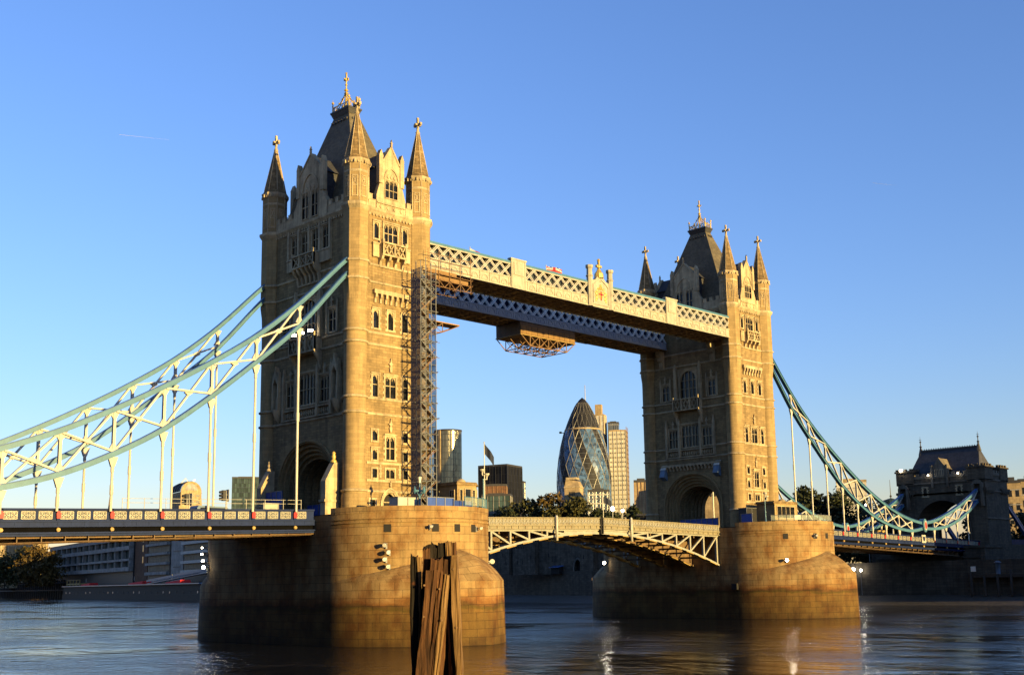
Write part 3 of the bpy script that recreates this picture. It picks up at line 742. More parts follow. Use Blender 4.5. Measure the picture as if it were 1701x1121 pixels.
def tower(X, sg, label):
    """sg=+1: outer (shore) face towards -X; sg=-1: outer face towards +X"""
    T = thing('bridge_tower', (X, 0, FLOOR), label, 'bridge tower')
    wx, wy = TA+.50, TB+.56
    S = Face(X-wx, 0, (-1, 0), TB, FLOOR, CORN); Nn = Face(X+wx, 0, (1, 0), TB, FLOOR, CORN)
    Ee = Face(X, -wy, (0, -1), TA, FLOOR, CORN); W = Face(X, wy, (0, 1), TA, FLOOR, CORN)
    near = sg > 0
    for x in (-TA, TA):
        for y in (-TB, TB): turret(T, X+x, y)
    tr = MB()                                       # wall-level trim: string courses
    for F, hf in ((S, TB-1.2), (Nn, TB-1.2), (Ee, TA-1.2), (W, TA-1.2)):
        for z in STR:
            if F in (S, Nn) and z < 20: continue
            P = [F.p(-hf, zz, d) for d, zz in ((0.003, z-.16), (.18, z-.04), (.2, z+.12), (0.003, z+.26))]
            tr.prism(P, F.r*(2*hf))
        P = [F.p(-hf, zz, d) for d, zz in ((0.003, CORN-.6), (.18, CORN-.4), (.42, CORN-.05), (.44, CORN+.25), (-.35, CORN+.3), (-.35, CORN-.6))]
        tr.prism(P, F.r*(2*hf))
        for k in range(int(hf*2/.55)):
            u = -hf+.3+k*.55; F.box(tr, u, u+.22, CORN-.75, CORN-.45, 0.003, .2)
        # battlemented parapet between turret and gable
        g0 = 3.9 if F in (S, Nn) else 2.5
        for s_ in (-1, 1):
            a, b = (g0, hf) if s_ > 0 else (-hf, -g0)
            F.box(tr, a, b, CORN+.3, CORN+1.35, -.25, .08); k = 0; u = a
            F.box(tr, a, b, CORN+1.35, CORN+1.45, -.29, .13)
            nm = max(1, round((b-a)/1.3)); st = (b-a)/nm
            for k in range(nm):
                F.box(tr, a+st*k+.18, a+st*k+.18+st*.5, CORN+1.45, CORN+2.05, -.25, .08); F.box(tr, a+st*k+.14, a+st*k+.22+st*.5, CORN+2.05, CORN+2.15, -.29, .12)
    tr.split('string_course', M['trim'], T, merge=False)
    # ---- side faces (east and west)
    for F in ((Ee, W) if near else (Ee, W)):
        orn = MB()
        if F is W: 
            for z0, w, h in ((30.1, 1.5, 2.9), (39.1, 1.0, 2.5), (50.7, 1.9, 2.3)): window(F, T, 0, z0, w, h, 2)
            gable(F, T, 4.0, 2.4, 1.75, 61.2, 63.6, [0], 56.8, 2.3, 1.9, 3, 55.0); continue
        q = dict(quoins=True)
        window(F, T, 0, 50.75, 2.2, 2.35, 3, (.5,), fr=.2)
        for s_ in (-1, 1): window(F, T, s_*2.35, 50.9, .72, 2.1, 1, (), fr=.2)
        balcony(F, T, 0, 2.0, 48.6, 50.4, 47.3, 1.0, 2, 4)
        for s_ in (-1, 1): F.box(orn, s_*2.55-.5, s_*2.55+.5, 48.4, 50.1, 0.003, .32); F.box(orn, s_*2.55-.56, s_*2.55+.56, 50.1, 50.3, 0.003, .4)
        F.box(orn, -2.9, 2.9, 43.55, 44.1, .003, .5)
        for k in range(7):
            u = -2.55+.85*k
            P = [F.p(u-.16, z, d) for d, z in ((.003, 42.35), (.2, 42.4), (.26, 42.9), (.45, 43.1), (.5, 43.55), (.003, 43.55))]; orn.prism(P, F.r*.32)
        for u in (-2.35, 0, 2.35): window(F, T, u, 39.1, .82, 2.3, 1, (), **q)
        for u, w, n in ((-2.45, .80, 1), (0, 1.65, 2), (2.45, .80, 1)): window(F, T, u, 30.25, w, 2.75, n, (.58,), **q)
        ornament(F, orn, 0, 33.6, 1.15)
        for u in (-2.45, 2.45):
            window(F, T, u, 24.7, .78, 1.3, 1, (), fr=.26, hood=False, kind='pointed'); window(F, T, u, 22.3, .72, 1.25, 1, ()); window(F, T, u, 20.05, .72, 1.1, 1, (), kind='flat', hood=False)
        window(F, T, 0, 22.4, 1.35, 2.9, 2, (.5,), **q); window(F, T, 0, 20.05, 1.35, 1.15, 2, (), kind='pointed', hood=False)
        ornament(F, orn, 0, 25.9, 1.1)
        for z in (21.75, 19.55): F.box(orn, -3.7, 3.7, z, z+.3, .003, .10)
        for u in (-1.55, 1.55):
            for k in range(5): F.box(orn, u-(.22 if k % 2 else .14), u+(.22 if k % 2 else .14), 20.1+k*.33, 20.4+k*.33, .003, .07)
        # door with moulded pointed arch
        F.holes.append((-1.15, 1.15, FLOOR, 18.6, .7)); dm = MB()
        for k in range(3):
            w = 1.15+.2*k; pts = arch_pts(-w, w, 16.9, 18.35+.28*k, 8); inn = arch_pts(-w+.2, w-.2, 16.9, 18.15+.26*k, 8) if k else arch_pts(-.98, .98, 16.9, 18.15, 8)
            F.poly(dm, pts+list(reversed(inn)), -.4+.2*k, .06+.06*k if k else -.05)
            for s_ in (-1, 1): F.box(dm, s_*w-(.2 if s_ > 0 else 0), s_*w+(.2 if s_ < 0 else 0), FLOOR, 16.9, -.4+.2*k, .06+.06*k if k else -.05)
        pts = arch_pts(-1.15, 1.15, 16.9, 18.35, 8); half = len(pts)//2
        F.poly(dm, [(-1.15,16.9), *pts[:half+1], (0,18.6), (-1.15,18.6)], -.3, .003); F.poly(dm, [(1.15,16.9), *list(reversed(pts[half:])), (0,18.6), (1.15,18.6)], -.3, .003)
        F.box(dm, -.95, .95, 17.0, 17.15, -.5, -.35); ornament(F, dm, 0, 18.95, .5)
        do = dm.build('doorway', M['trim'], T); g = MB(); F.rect(g, -1.1, 1.1, FLOOR, 18.5, -.62); g.build('door_leaf', M['dark'], do)
        if near: window(F, T, -2.75, 15.9, .8, 1.4, 1, (), kind='flat', fr=.25, hood=False)
        orn.split('carved_ornament', M['trim'], T, .2, merge=False)
        gable(F, T, 4.2, 2.4, 1.75, 61.2, 63.6, [0], 56.7, 2.4, 2.0, 3, 54.95)
    # ---- road faces
    outer, inner = (S, Nn) if sg > 0 else (Nn, S)
    AW, AZ = 4.4, 23.1
    def archway(F, depth):
        """moulded arch over the road; the passage runs right through"""
        orders = 4; m = MB(); W0 = AW+orders*.42
        F.holes.append((-W0, W0, FLOOR, 25.2, 0))
        def curve(w, za, n=14):
            zs = 19.2; P = []
            for i in range(n+1):
                t = i/n; P.append((-w*max(0.0, cos(t*pi/2))**.88, zs+(za-zs)*((sin(t*pi/2))*.93+.07*t)))
            return [(-w, FLOOR)]+P+[(-u, z) for u, z in reversed(P[:-1])]+[(w, FLOOR)]
        o = curve(W0, 25.15); h = len(o)//2
        for (ua, za), (ub, zb) in zip(o[1:], o[2:-1]): m.quad(F.p(ua, za, .0), F.p(ub, zb, .0), F.p(ub, 25.2, .0), F.p(ua, 25.2, .0))
        F_ = []
        for k in range(orders+1): F_.append((curve(W0-.42*k, 25.15-.50*k), -.42*k))
        for (A, da), (B, db) in zip(F_, F_[1:]):
            for i in range(len(A)-1):
                m.quad(F.p(*A[i], da), F.p(*A[i+1], da), F.p(*A[i+1], db), F.p(*A[i], db), smooth=False); m.quad(F.p(*A[i], db), F.p(*A[i+1], db), F.p(*B[i+1], db), F.p(*B[i], db))
            for i in range(len(A)-1): m.tube(F.p(*A[i], da+.02), F.p(*A[i+1], da+.02), .09, n=5, caps=False)
        for i in range(len(o)-1): 
            if o[i][1] > 18.5 or o[i+1][1] > 18.5: m.bar(F.p(o[i][0]*1.05, o[i][1]+.25, .1), F.p(o[i+1][0]*1.05, o[i+1][1]+.25, .1), .25, .3)
        m.build('archway', M['ashlar'], T, fixn=False)
        return F_[-1]
    A1, d1 = archway(outer, 1); A2, d2 = archway(inner, 1)
    vt = MB(); n = len(A1)
    for i in range(n-1):
        vt.quad(outer.p(*A1[i], d1), outer.p(*A1[i+1], d1), inner.p(-A1[i+1][0], A1[i+1][1], d2), inner.p(-A1[i][0], A1[i][1], d2))
    for k in range(1, 7):                            # ribs of the vault
        f = k/7
        for i in range(n-1):
            a = Vector(outer.p(*A1[i], d1)).lerp(Vector(inner.p(-A1[i][0], A1[i][1], d2)), f); b = Vector(outer.p(*A1[i+1], d1)).lerp(Vector(inner.p(-A1[i+1][0], A1[i+1][1], d2)), f)
            vt.bar(a, b, .30, .34, up=(1, 0, 0))
    vt.build('arch_vault', M['rough'], T, fixn=False)
    for F in (outer, inner):
        orn = MB(); io = F is outer
        for u in (-3.55, -1.2, 1.2, 3.55) if io else (-1.4, 1.4): window(F, T, u, 50.4, 1.35, 3.0, 2, (.55,), fr=.18)
        if io:
            for u in (-4.7, -2.4, 0, 2.4, 4.7): F.box(orn, u-.2, u+.2, 48.6, 53.9, .003, .34); F.poly(orn, [(u-.2,53.9),(u+.2,53.9),(u,54.3)], .003, .3)
            balcony(F, T, 0, 2.5, 48.3, 50.1, 46.2, 1.25, 3, 6)
            for s_ in (-1, 1): F.box(orn, s_*3.7-1.0, s_*3.7+1.0, 48.5, 50.0, .003, .4); F.box(orn, s_*3.7-1.1, s_*3.7+1.1, 50.0, 50.2, .003, .5)
        # big upper window in a moulded bay
        window(F, T, 0, 39.1, 4.2 if io else 3.6, 4.9, 5 if io else 4, (.35, .66), kind='arch', fr=.32, proud=.22, depth=.5)
        for s_ in (-1, 1):
            F.box(orn, s_*2.75-.28, s_*2.75+.28, 38.6, 44.6, .003, .5); F.poly(orn, [(s_*2.75-.28,44.6),(s_*2.75+.28,44.6),(s_*2.75,45.6)], .003, .45)
            window(F, T, s_*5.2, 39.0, 1.5, 2.9, 2, (.55,), fr=.26, finial=True)
            for t_ in (-1, 1): F.box(orn, s_*5.2+t_*1.15-.13, s_*5.2+t_*1.15+.13, 38.8, 42.6, .003, .22); F.poly(orn, [(s_*5.2+t_*1.15-.13,42.6),(s_*5.2+t_*1.15+.13,42.6),(s_*5.2+t_*1.15,43.2)], .003, .2)
        balcony(F, T, 0, 2.9, 36.7, 38.9, 34.4, 1.25, 3, 2)
        # three-part lower window group with carved band and niches
        for u, w, n_ in ((-3.75, 2.0, 3), (0, 3.7, 5), (3.75, 2.0, 3)): window(F, T, u, 30.15, w, 3.3 if u else 4.0, n_, (.5,), fr=.2, finial=bool(u))
        for u in (-5.3, -2.35, 2.35, 5.3): F.box(orn, u-.2, u+.2, 28.3, 35.0 if abs(u) < 3 else 34.3, .003, .42); F.poly(orn, [(u-.2,34.3),(u+.2,34.3),(u,35.4)], .003, .36)
        F.box(orn, -5.2, 5.2, 28.3, 28.5, .003, .3); F.box(orn, -5.2, 5.2, 29.55, 29.75, .003, .34)
        for k in range(22):
            u = -5+k*.476; F.poly(orn, [(u-.15, 29.0), (u, 28.65), (u+.15, 29.0), (u, 29.4)], .003, .14)
        if io:
            for s_ in (-1, 1):                       # canopied niches at either end
                u = s_*6.6
                F.box(orn, u-.75, u-.5, 30.0, 33.6, .003, .75); F.box(orn, u+.5, u+.75, 30.0, 33.6, .003, .75)
                F.poly(orn, [(u-.75,33.6),(u-.4,33.6),(u,34.3),(u+.4,33.6),(u+.75,33.6),(u+.5,34.4),(u+.1,35.2),(u,35.9),(u-.1,35.2),(u-.5,34.4)], .1, .8)
                for t_ in (-.62, .62): F.poly(orn, [(u+t_-.14,33.6),(u+t_+.14,33.6),(u+t_,35.2)], .2, .7)
                orn.lathe(F.p(u, 0, .1)[:2], [(.05, 28.3), (.45, 28.9), (.7, 29.5), (.85, 29.95), (.85, 30.1), (.01, 30.1)], 12)
                orn.lathe(F.p(u, 0, .25)[:2], [(.28, 30.1), (.3, 31.2), (.2, 31.8), (.12, 32.0), (.17, 32.3), (.01, 32.5)], 8)
        else:
            F.box(orn, -6.6, 6.6, 26.75, 27.1, .003, .5)
            for k in range(17):
                u = -6.3+k*.79; P = [F.p(u-.15, z, d) for d, z in ((.003, 25.95), (.22, 26.0), (.28, 26.35), (.48, 26.5), (.5, 26.75), (.003, 26.75))]; orn.prism(P, F.r*.3)
            for s_ in (-1, 1):                       # pale stone brackets carrying the high walkways
                P = [F.p(s_*5.75-.45, z, d) for d, z in ((.003, 44.9), (.25, 44.9), (.5, 45.6), (.55, 46.3), (.95, 46.6), (1.0, 47.2), (1.45, 47.5), (1.5, 48.3), (.003, 48.3))]
                orn.prism(P, F.r*.9)
        orn.split('carved_ornament', M['trim'], T, .2, merge=False)
        gable(F, T, 5.0, 3.8, 2.75, 61.4, 64.0, [-1.1, 1.1], 55.3, 3.6, 1.35, 2, None)
    wl = MB()
    for F in (S, Nn, Ee, W): F.wall(wl)
    wl.build('tower_wall', M['rough'], T, fixn=False)
    # ---- steep slate roof, lead platform, gilded crest
    rf = MB(); z0, z1 = CORN+.35, 71.0; a0, b0, a1, b1 = 4.75, 8.5, .80, 1.75
    P0 = [(X-a0,-b0,z0),(X+a0,-b0,z0),(X+a0,b0,z0),(X-a0,b0,z0)]; P1 = [(X-a1,-b1,z1),(X+a1,-b1,z1),(X+a1,b1,z1),(X-a1,b1,z1)]
    for i in range(4): j = (i+1) % 4; rf.quad(P0[i], P0[j], P1[j], P1[i])
    rf.quad(*P1); roof = rf.build('main_roof', M['slate'], T)
    ld = MB(); ld.hexa([(X-a1-.05,-b1-.05,z1-.05),(X+a1+.05,-b1-.05,z1-.05),(X+a1+.05,b1+.05,z1-.05),(X-a1-.05,b1+.05,z1-.05),(X-a1-.30,-b1-.30,z1+.6),(X+a1+.30,-b1-.30,z1+.6),(X+a1+.30,b1+.30,z1+.6),(X-a1-.30,b1+.30,z1+.6)])
    ld.box(X-a1-.36, X+a1+.36, -b1-.36, b1+.36, z1+.603, z1+.85)
    for k in range(6):
        y = -b1+.1+k*(2*b1-.2)/5
        for s_ in (-1, 1): ld.box(X+s_*(a1+.08), X+s_*(a1+.42), y-.13, y+.13, z1-1.05, z1-.75)
    for k in range(4):
        x = X-a1+.3+k*(2*a1-.6)/3
        for s_ in (-1, 1): ld.box(x-.10, x+.10, s_*(b1+.08), s_*(b1+.58), z1-1.05, z1-.75)
    ld.build('roof_platform', M['lead'], roof)
    g = MB(); zt = z1+.85
    cs = [(X-a1-.1,-b1-.1),(X+a1+.1,-b1-.1),(X+a1+.1,b1+.1),(X-a1-.1,b1+.1)]
    for i in range(4):
        p, q = Vector((*cs[i],0)), Vector((*cs[(i+1) % 4],0)); n = 6 if i % 2 else 3
        for zz in (zt+.05, zt+.75): g.bar(p+Vector((0,0,zz)), q+Vector((0,0,zz)), .07)
        for k in range(n): 
            r = p.lerp(q, k/n); r2 = p.lerp(q, (k+1)/n)
            g.bar(r+Vector((0,0,zt)), r2+Vector((0,0,zt+.75)), .06); g.bar(r2+Vector((0,0,zt)), r+Vector((0,0,zt+.75)), .06)
        g.tube(p+Vector((0,0,zt)), p+Vector((0,0,zt+1.3)), .10, .07, 6); g.sphere(p+Vector((0,0,zt+1.45)), .19, 8, 6); g.tube(p+Vector((0,0,zt+1.6)), p+Vector((0,0,zt+1.95)), .06, .01, 5); g.sphere(p+Vector((0,0,zt+.95)), .14, 6, 4)
        c = Vector((X, 0, 0)); prev = p+Vector((0,0,zt+.7))
        for k in range(1, 9):                        # ogee ribs sweeping up to the finial
            t = k/8; e = p.lerp(c, t**.75); cur = Vector((e.x, e.y, zt+.7+2.3*(t**1.7))); g.bar(prev, cur, .09)
            if k in (3, 5, 7): g.sphere(cur+Vector((0,0,.15)), .13, 6, 4)
            prev = cur
        mid = p.lerp(q, .5); g.bar(mid+Vector((0,0,zt+.7)), c+Vector((0,0,zt+2.6)), .07); g.sphere(mid+Vector((0,0,zt+.95)), .12, 6, 4)
    g.tube((X,0,zt), (X,0,zt+4.4), .16, .09, 8)
    for zz, r in ((zt+3.1, .3), (zt+3.9, .2)): g.sphere((X,0,zz), r, 8, 6, sz=.7)
    g.bar((X,-.5,zt+4.7), (X,.5,zt+4.7), .16); g.bar((X-.4,0,zt+4.703), (X+.4,0,zt+4.703), .15); g.bar((X,0,zt+4.3), (X,0,zt+5.5), .18); g.sphere((X,0,zt+4.7), .24, 8, 6); g.sphere((X,0,zt+5.6), .17, 6, 4)
    g.build('roof_crest', M['gold'], roof, merge=False)
    return T
tower(0, 1, 'near gothic stone bridge tower with sunlit east face, scaffolding at its corner')
tower(D, -1, 'far gothic stone bridge tower with sunlit side, at the far end of the walkways')
# ---------------------------------------------------------------- suspension chains
CH = [(5.2,48.6,46.9),(6.9,47.2,45.3),(13.5,40.7,37.9),(19.35,35.85,32.75),(25.0,32.05,28.15),(30.65,28.7,24.0),(36.2,25.7,20.95),(41.8,23.0,18.55),(47.4,20.85,17.0),(53.0,19.1,16.05),(58.6,17.95,15.7),(63.7,17.35,16.3)]
CH2 = [(63.7,17.35,16.3),(69.0,18.0,16.3),(74.8,19.35,16.9),(80.6,21.1,18.3),(86.4,23.2,20.4),(92.5,25.7,23.2)]
def smooth(tab, col, s):
    """Catmull-Rom through the table"""
    for i in range(len(tab)-1):
        if tab[i][0] <= s <= tab[i+1][0]:
            p1, p2 = tab[i], tab[i+1]; p0 = tab[max(i-1,0)]; p3 = tab[min(i+2,len(tab)-1)]
            t = (s-p1[0])/(p2[0]-p1[0]); h = p2[0]-p1[0]
            m1 = (p2[col]-p0[col])/max(1e-6, p2[0]-p0[0])*h; m2 = (p3[col]-p1[col])/max(1e-6, p3[0]-p1[0])*h
            return (2*t**3-3*t**2+1)*p1[col]+(t**3-2*t**2+t)*m1+(-2*t**3+3*t**2)*p2[col]+(t**3-t**2)*m2
    return tab[-1][col]
def railz(s): return 15.9-0.0247*max(0.0, s-10.7)
def chain(tabs, sx, X0, y, label, smax=99):
    """s is measured from the tower centre X0 in the direction sx"""
    def W(s, z, dy=0): return (X0+sx*s, y+dy, z)
    T = thing('suspension_chain', (X0+sx*30, y, 16), label, 'suspension chain', 'suspension chains of the bridge')
    up = MB(); lo = MB()
    for tab in tabs:
        ss = [tab[0][0]+(tab[-1][0]-tab[0][0])*i/44 for i in range(45)]; ss = [s for s in ss if s <= smax]
        for mb, col in ((up, 1), (lo, 2)):
            pts = [W(s, smooth(tab, col, s)) for s in ss]
            mb.ribbon(pts, .46, .50)
            off = lambda d: [(p[0], p[1], p[2]+d) for p in pts]
            mb.ribbon(off(.28), .68, .09, mi=1); mb.ribbon(off(-.28), .68, .09)
    up.build('upper_chord', [M['teal'], M['blue']], T); lo.build('lower_chord', [M['teal'], M['blue']], T)
    for tab in tabs:
        first = 2 if tab is CH else 1
        idx = [i for i in range(first, len(tab)-1) if tab[i][0] <= smax]
        v = MB(); gp = MB()
        for i in idx:
            s, zu, zl = tab[i]
            v.bar(W(s, zu-.3), W(s, zl+.3), .30, .34, up=(0,1,0))
            for zz, dz in ((zu-.35, -.9), (zl+.35, .9)):
                if zu-zl > 1.8: gp.prism([W(s-.55, zz, -.1), W(s+.55, zz, -.1), W(s+.16, zz+dz*.8, -.1), W(s-.16, zz+dz*.8, -.1)], (0,.2,0))
        # diagonals: a St Andrew's cross in every panel
        for i in range(first, len(tab)-1):
            a, b = tab[i], tab[i+1]
            if b[0] > smax: continue
            e = .14
            la = a[1]-a[2]; lb = b[1]-b[2]
            if lb < 1.2 or la < 1.2: continue
            v.bar(W(a[0]+.1, a[1]-.25, e*.5), W(b[0]-.1, b[2]+.25, e*.5), .22, .32, up=(0,1,0)); v.bar(W(a[0]+.1, a[2]+.25, -e), W(b[0]-.1, b[1]-.25, -e), .22, .32, up=(0,1,0))
            c = ((a[0]+b[0])/2, (a[1]+a[2]+b[1]+b[2])/4); gp.prism([W(c[0]-.5, c[1], -.15), W(c[0], c[1]-.32, -.15), W(c[0]+.5, c[1], -.15), W(c[0], c[1]+.32, -.15)], (0,.3,0))
        v.build('web_bracing', M['white'], T, merge=False); gp.split('gusset_plate', M['white'], T, .02, merge=False)
        for i in idx:
            s, zu, zl = tab[i]
            h = MB(); h.prism([W(s-.55, zl-.3, -.14), W(s+.55, zl-.3, -.14), W(s+.2, zl-1.35, -.14), W(s-.2, zl-1.35, -.14)], (0,.28,0))
            b0 = railz(s)
            if zl-1.3 > b0: 
                h.tube(W(s, zl-1.2), W(s, b0-.3), .145, n=8)
                zz = zl-1.2-(zl-b0)*.45; h.tube(W(s, zz+.5), W(s, zz-.5), .20, n=8); h.tube(W(s, zl-1.0), W(s, zl-1.9), .19, n=8)
            h.build('hanger_rod', M['white'], T, merge=False)
    if smax > 66:
        j = MB(); c = W(64.0, 16.9)
        def disc(r, rz, d0, d1, mb, mi=0):
            P = [(c[0]+r*cos(t), y+d0, c[2]+rz*sin(t)) for t in [2*pi*k/20 for k in range(20)]]; mb.prism(P, (0, d1-d0, 0), mi)
        disc(.95, 1.45, -.55, .55, j)
        jo = j.build('pin_joint', M['teal'], T)
        j = MB(); disc(.62, 1.05, -.65, .65, j); disc(.38, .75, -.72, .72, j, 1); j.build('roundel', [M['white'], M['red']], jo, merge=False)
    return T
chain([CH], -1, 0, -TB, 'pale blue and white suspension chain on the near left side, nearest the camera', smax=63)
chain([CH], -1, 0, TB, 'pale blue suspension chain on the far left side, behind the nearest one', smax=63)
chain([CH, CH2], 1, D, -TB, 'teal suspension chain right of the far tower, its red roundel in full view')
chain([CH, CH2], 1, D, TB, 'teal suspension chain right of the far tower, mostly hidden behind the pier cabin')

# ---------------------------------------------------------------- side span decks
def deck_side(T, s0, s1, sx, X0, yy, near):
    """one parapet + fascia girder of a side span; yy is the outer plane, yy<0 faces the camera"""
    o = -1 if yy < 0 else 1
    def P(s, z, d=0): return (X0+sx*s, yy+o*d, z)
    f = MB(); n = 10
    def strip(mb, za, zb, d0, d1, mi=0):
        for i in range(n):
            a = s0+(s1-s0)*i/n; b = s0+(s1-s0)*(i+1)/n; A, B = railz(a), railz(b)
            mb.hexa([P(a,A+za,d1),P(b,B+za,d1),P(b,B+za,d0),P(a,A+za,d0),P(a,A+zb,d1),P(b,B+zb,d1),P(b,B+zb,d0),P(a,A+zb,d0)], mi)
    strip(f, -.14, .02, -.30, .06); strip(f, -1.22, -.14, -.30, -.12)
    strip(f, -1.34, -1.22, -.30, .14); strip(f, -1.72, -1.34, -.30, .02); strip(f, -1.86, -1.72, -.30, .18)
    strip(f, -2.52, -2.36, -.30, .22); strip(f, -2.75, -2.52, -.30, -.02)
    for i in range(int((s1-s0)/1.4)):
        s = s0+1.4*i; f.box(P(s,0)[0]-.04, P(s,0)[0]+.04, yy+o*.02, yy+o*.06, railz(s)-1.70, railz(s)-1.36)
    f.build('fascia_girder', M['navy'], T, merge=False)
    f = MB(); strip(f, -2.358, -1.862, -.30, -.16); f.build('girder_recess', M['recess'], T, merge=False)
    first = 13.5; k = 0; cells = []
    s = first-5.6
    while s < s1:
        for j in range(3):
            a = s+.45+j*(5.6-.45)/3+.12; b = a+(5.6-.45)/3-.32
            if a > s0+.2 and b < s1: cells.append((a, b))
        s += 5.6
    for a, b in cells:                               # cream pierced panel in a dark frame
        m = MB(); A = railz((a+b)/2); z0, z1 = A-1.08, A-.26; sl = -0.0247
        c = (a+b)/2
        def Q(s, z, d): return P(s, z+(s-c)*sl, d)
        m.quad(Q(a,z0,-.095), Q(b,z0,-.095), Q(b,z1,-.095), Q(a,z1,-.095), mi=1)
        for e0, e1, y0, y1 in ((a,b,z0,z0+.055),(a,b,z1-.055,z1),(a,a+.055,z0,z1),(b-.055,b,z0,z1)):
            m.hexa([Q(e0,y0,-.02),Q(e1,y0,-.02),Q(e1,y0,-.118),Q(e0,y0,-.118),Q(e0,y1,-.02),Q(e1,y1,-.02),Q(e1,y1,-.118),Q(e0,y1,-.118)])
        h = (b-a)/2
        for q in range(2):
            u0, u1 = a+q*h, a+(q+1)*h; uc, zc = (u0+u1)/2, (z0+z1)/2; r = .30
            for t in range(10):
                t0, t1 = 2*pi*t/10, 2*pi*(t+1)/10; m.bar(Q(uc+r*cos(t0), zc+r*sin(t0), -.06), Q(uc+r*cos(t1), zc+r*sin(t1), -.06), .065, .07, up=(0,1,0))
            for du, dz in ((1,1),(1,-1),(-1,1),(-1,-1)): m.bar(Q(uc+du*.14, zc+dz*.14, -.06), Q(uc+du*(h/2), zc+dz*.4, -.06), .06, .07, up=(0,1,0))
            m.bar(Q(uc-.26, zc, -.06), Q(uc+.26, zc, -.06), .10, .07, up=(0,1,0)); m.bar(Q(uc, zc-.26, -.06), Q(uc, zc+.26, -.06), .10, .07, up=(0,1,0))
        m.build('parapet_panel', [M['cream'], M['panelback']], T, merge=False)
    s = first
    while s < s1:
        if s > s0:
            A = railz(s); m = MB()
            m.prism([P(s-.2,A-1.0,.14), P(s+.2,A-1.0,.14), P(s+.24,A-.5,.14), P(s+.1,A-.28,.14), P(s-.1,A-.28,.14), P(s-.24,A-.5,.14)], (0,-o*.09,0))
            m.build('red_shield', M['red'], T)
            m = MB(); m.tube(P(s,A-2.12,.24), P(s,A-2.12,-.18), .19, n=10); m.box(P(s,0)[0]-.05, P(s,0)[0]+.05, yy+o*.05, yy-o*.2, A-1.9, A-2.34)
            m.build('fascia_lamp', M['undertop'], T)
            m = MB(); m.hexa([P(s-.16,A-1.2,.06),P(s+.16,A-1.2,.06),P(s+.16,A-1.2,-.14),P(s-.16,A-1.2,-.14),P(s-.16,A,.06),P(s+.16,A,.06),P(s+.16,A,-.14),P(s-.16,A,-.14)]); m.build('parapet_post', M['navy'], T)
        s += 5.6
def side_span(X0, sx, s0, s1, label):
    T = thing('side_span_deck', (X0+sx*(s0+s1)/2, 0, 13), label, 'bridge deck')
    for yy in (-9.1, 9.1): deck_side(T, s0, s1, sx, X0, yy, True)
    m = MB(); a, b = s0, s1; A, B = railz(a)-1.25, railz(b)-1.25
    def q(s, y, z): return (X0+sx*s, y, z)
    m.hexa([q(a,-8.8,A-.5),q(b,-8.8,B-.5),q(b,8.8,B-.5),q(a,8.8,A-.5),q(a,-8.8,A),q(b,-8.8,B),q(b,8.8,B),q(a,8.8,A)]); m.build('roadway', M['asphalt'], T)
    m = MB(); s = s0+1
    while s < s1:
        z = railz(s)-2.75; m.box(X0+sx*s-.16, X0+sx*s+.16, -8.9, 8.9, z+.05, z+.9); s += 2.8
    for y in (-8.3, -4, 0, 4, 8.3): m.bar(q(s0,y,railz(s0)-2.5), q(s1,y,railz(s1)-2.5), .3, .9)
    m.build('cross_girder', M['under'], T, merge=False)
    m = MB()                                          # lagged service pipes slung under the edge
    for dy, dz, r in ((-8.9, -2.86, .07), (-8.5, -2.95, .06)): m.tube(q(s0,dy,railz(s0)+dz), q(s1,dy,railz(s1)+dz-1.0), r, n=6)
    s = s0+1
    while s < s1:
        m.box(X0+sx*s-.05, X0+sx*s+.05, -8.8, -7.9, railz(s)-2.95-(s-s0)/(s1-s0), railz(s)-2.7); s += 2.4
    m.build('service_pipe', M['under'], T, merge=False)
    return T
side_span(0, -1, 10.75, 76, 'left side span of the bridge deck with cream panelled parapet above dark blue girder')
side_span(D, 1, 10.75, 93, 'right side span of the bridge deck, far away, running to the shadowed gatehouse')
# shield board at the joint of the right span
m = MB(); xj = D+64.0; m.box(xj-.9, xj+.9, -9.32, -9.18, 13.2, 14.9); 
o = m.build('shield_plaque', M['white'], None); tag(o, 'square white plaque with a small dark coat of arms below the red roundel', 'plaque')
m = MB(); m.prism([(xj-.4,-9.34,14.5),(xj+.4,-9.34,14.5),(xj+.35,-9.34,13.9),(xj,-9.34,13.5),(xj-.35,-9.34,13.9)], (0,-.02,0)); 
m.bar((xj-.6,-9.35,14.6),(xj-.2,-9.35,13.6),.1,.03); m.bar((xj+.6,-9.35,14.6),(xj+.2,-9.35,13.6),.1,.03); m.build('coat_of_arms', M['navy'], o)

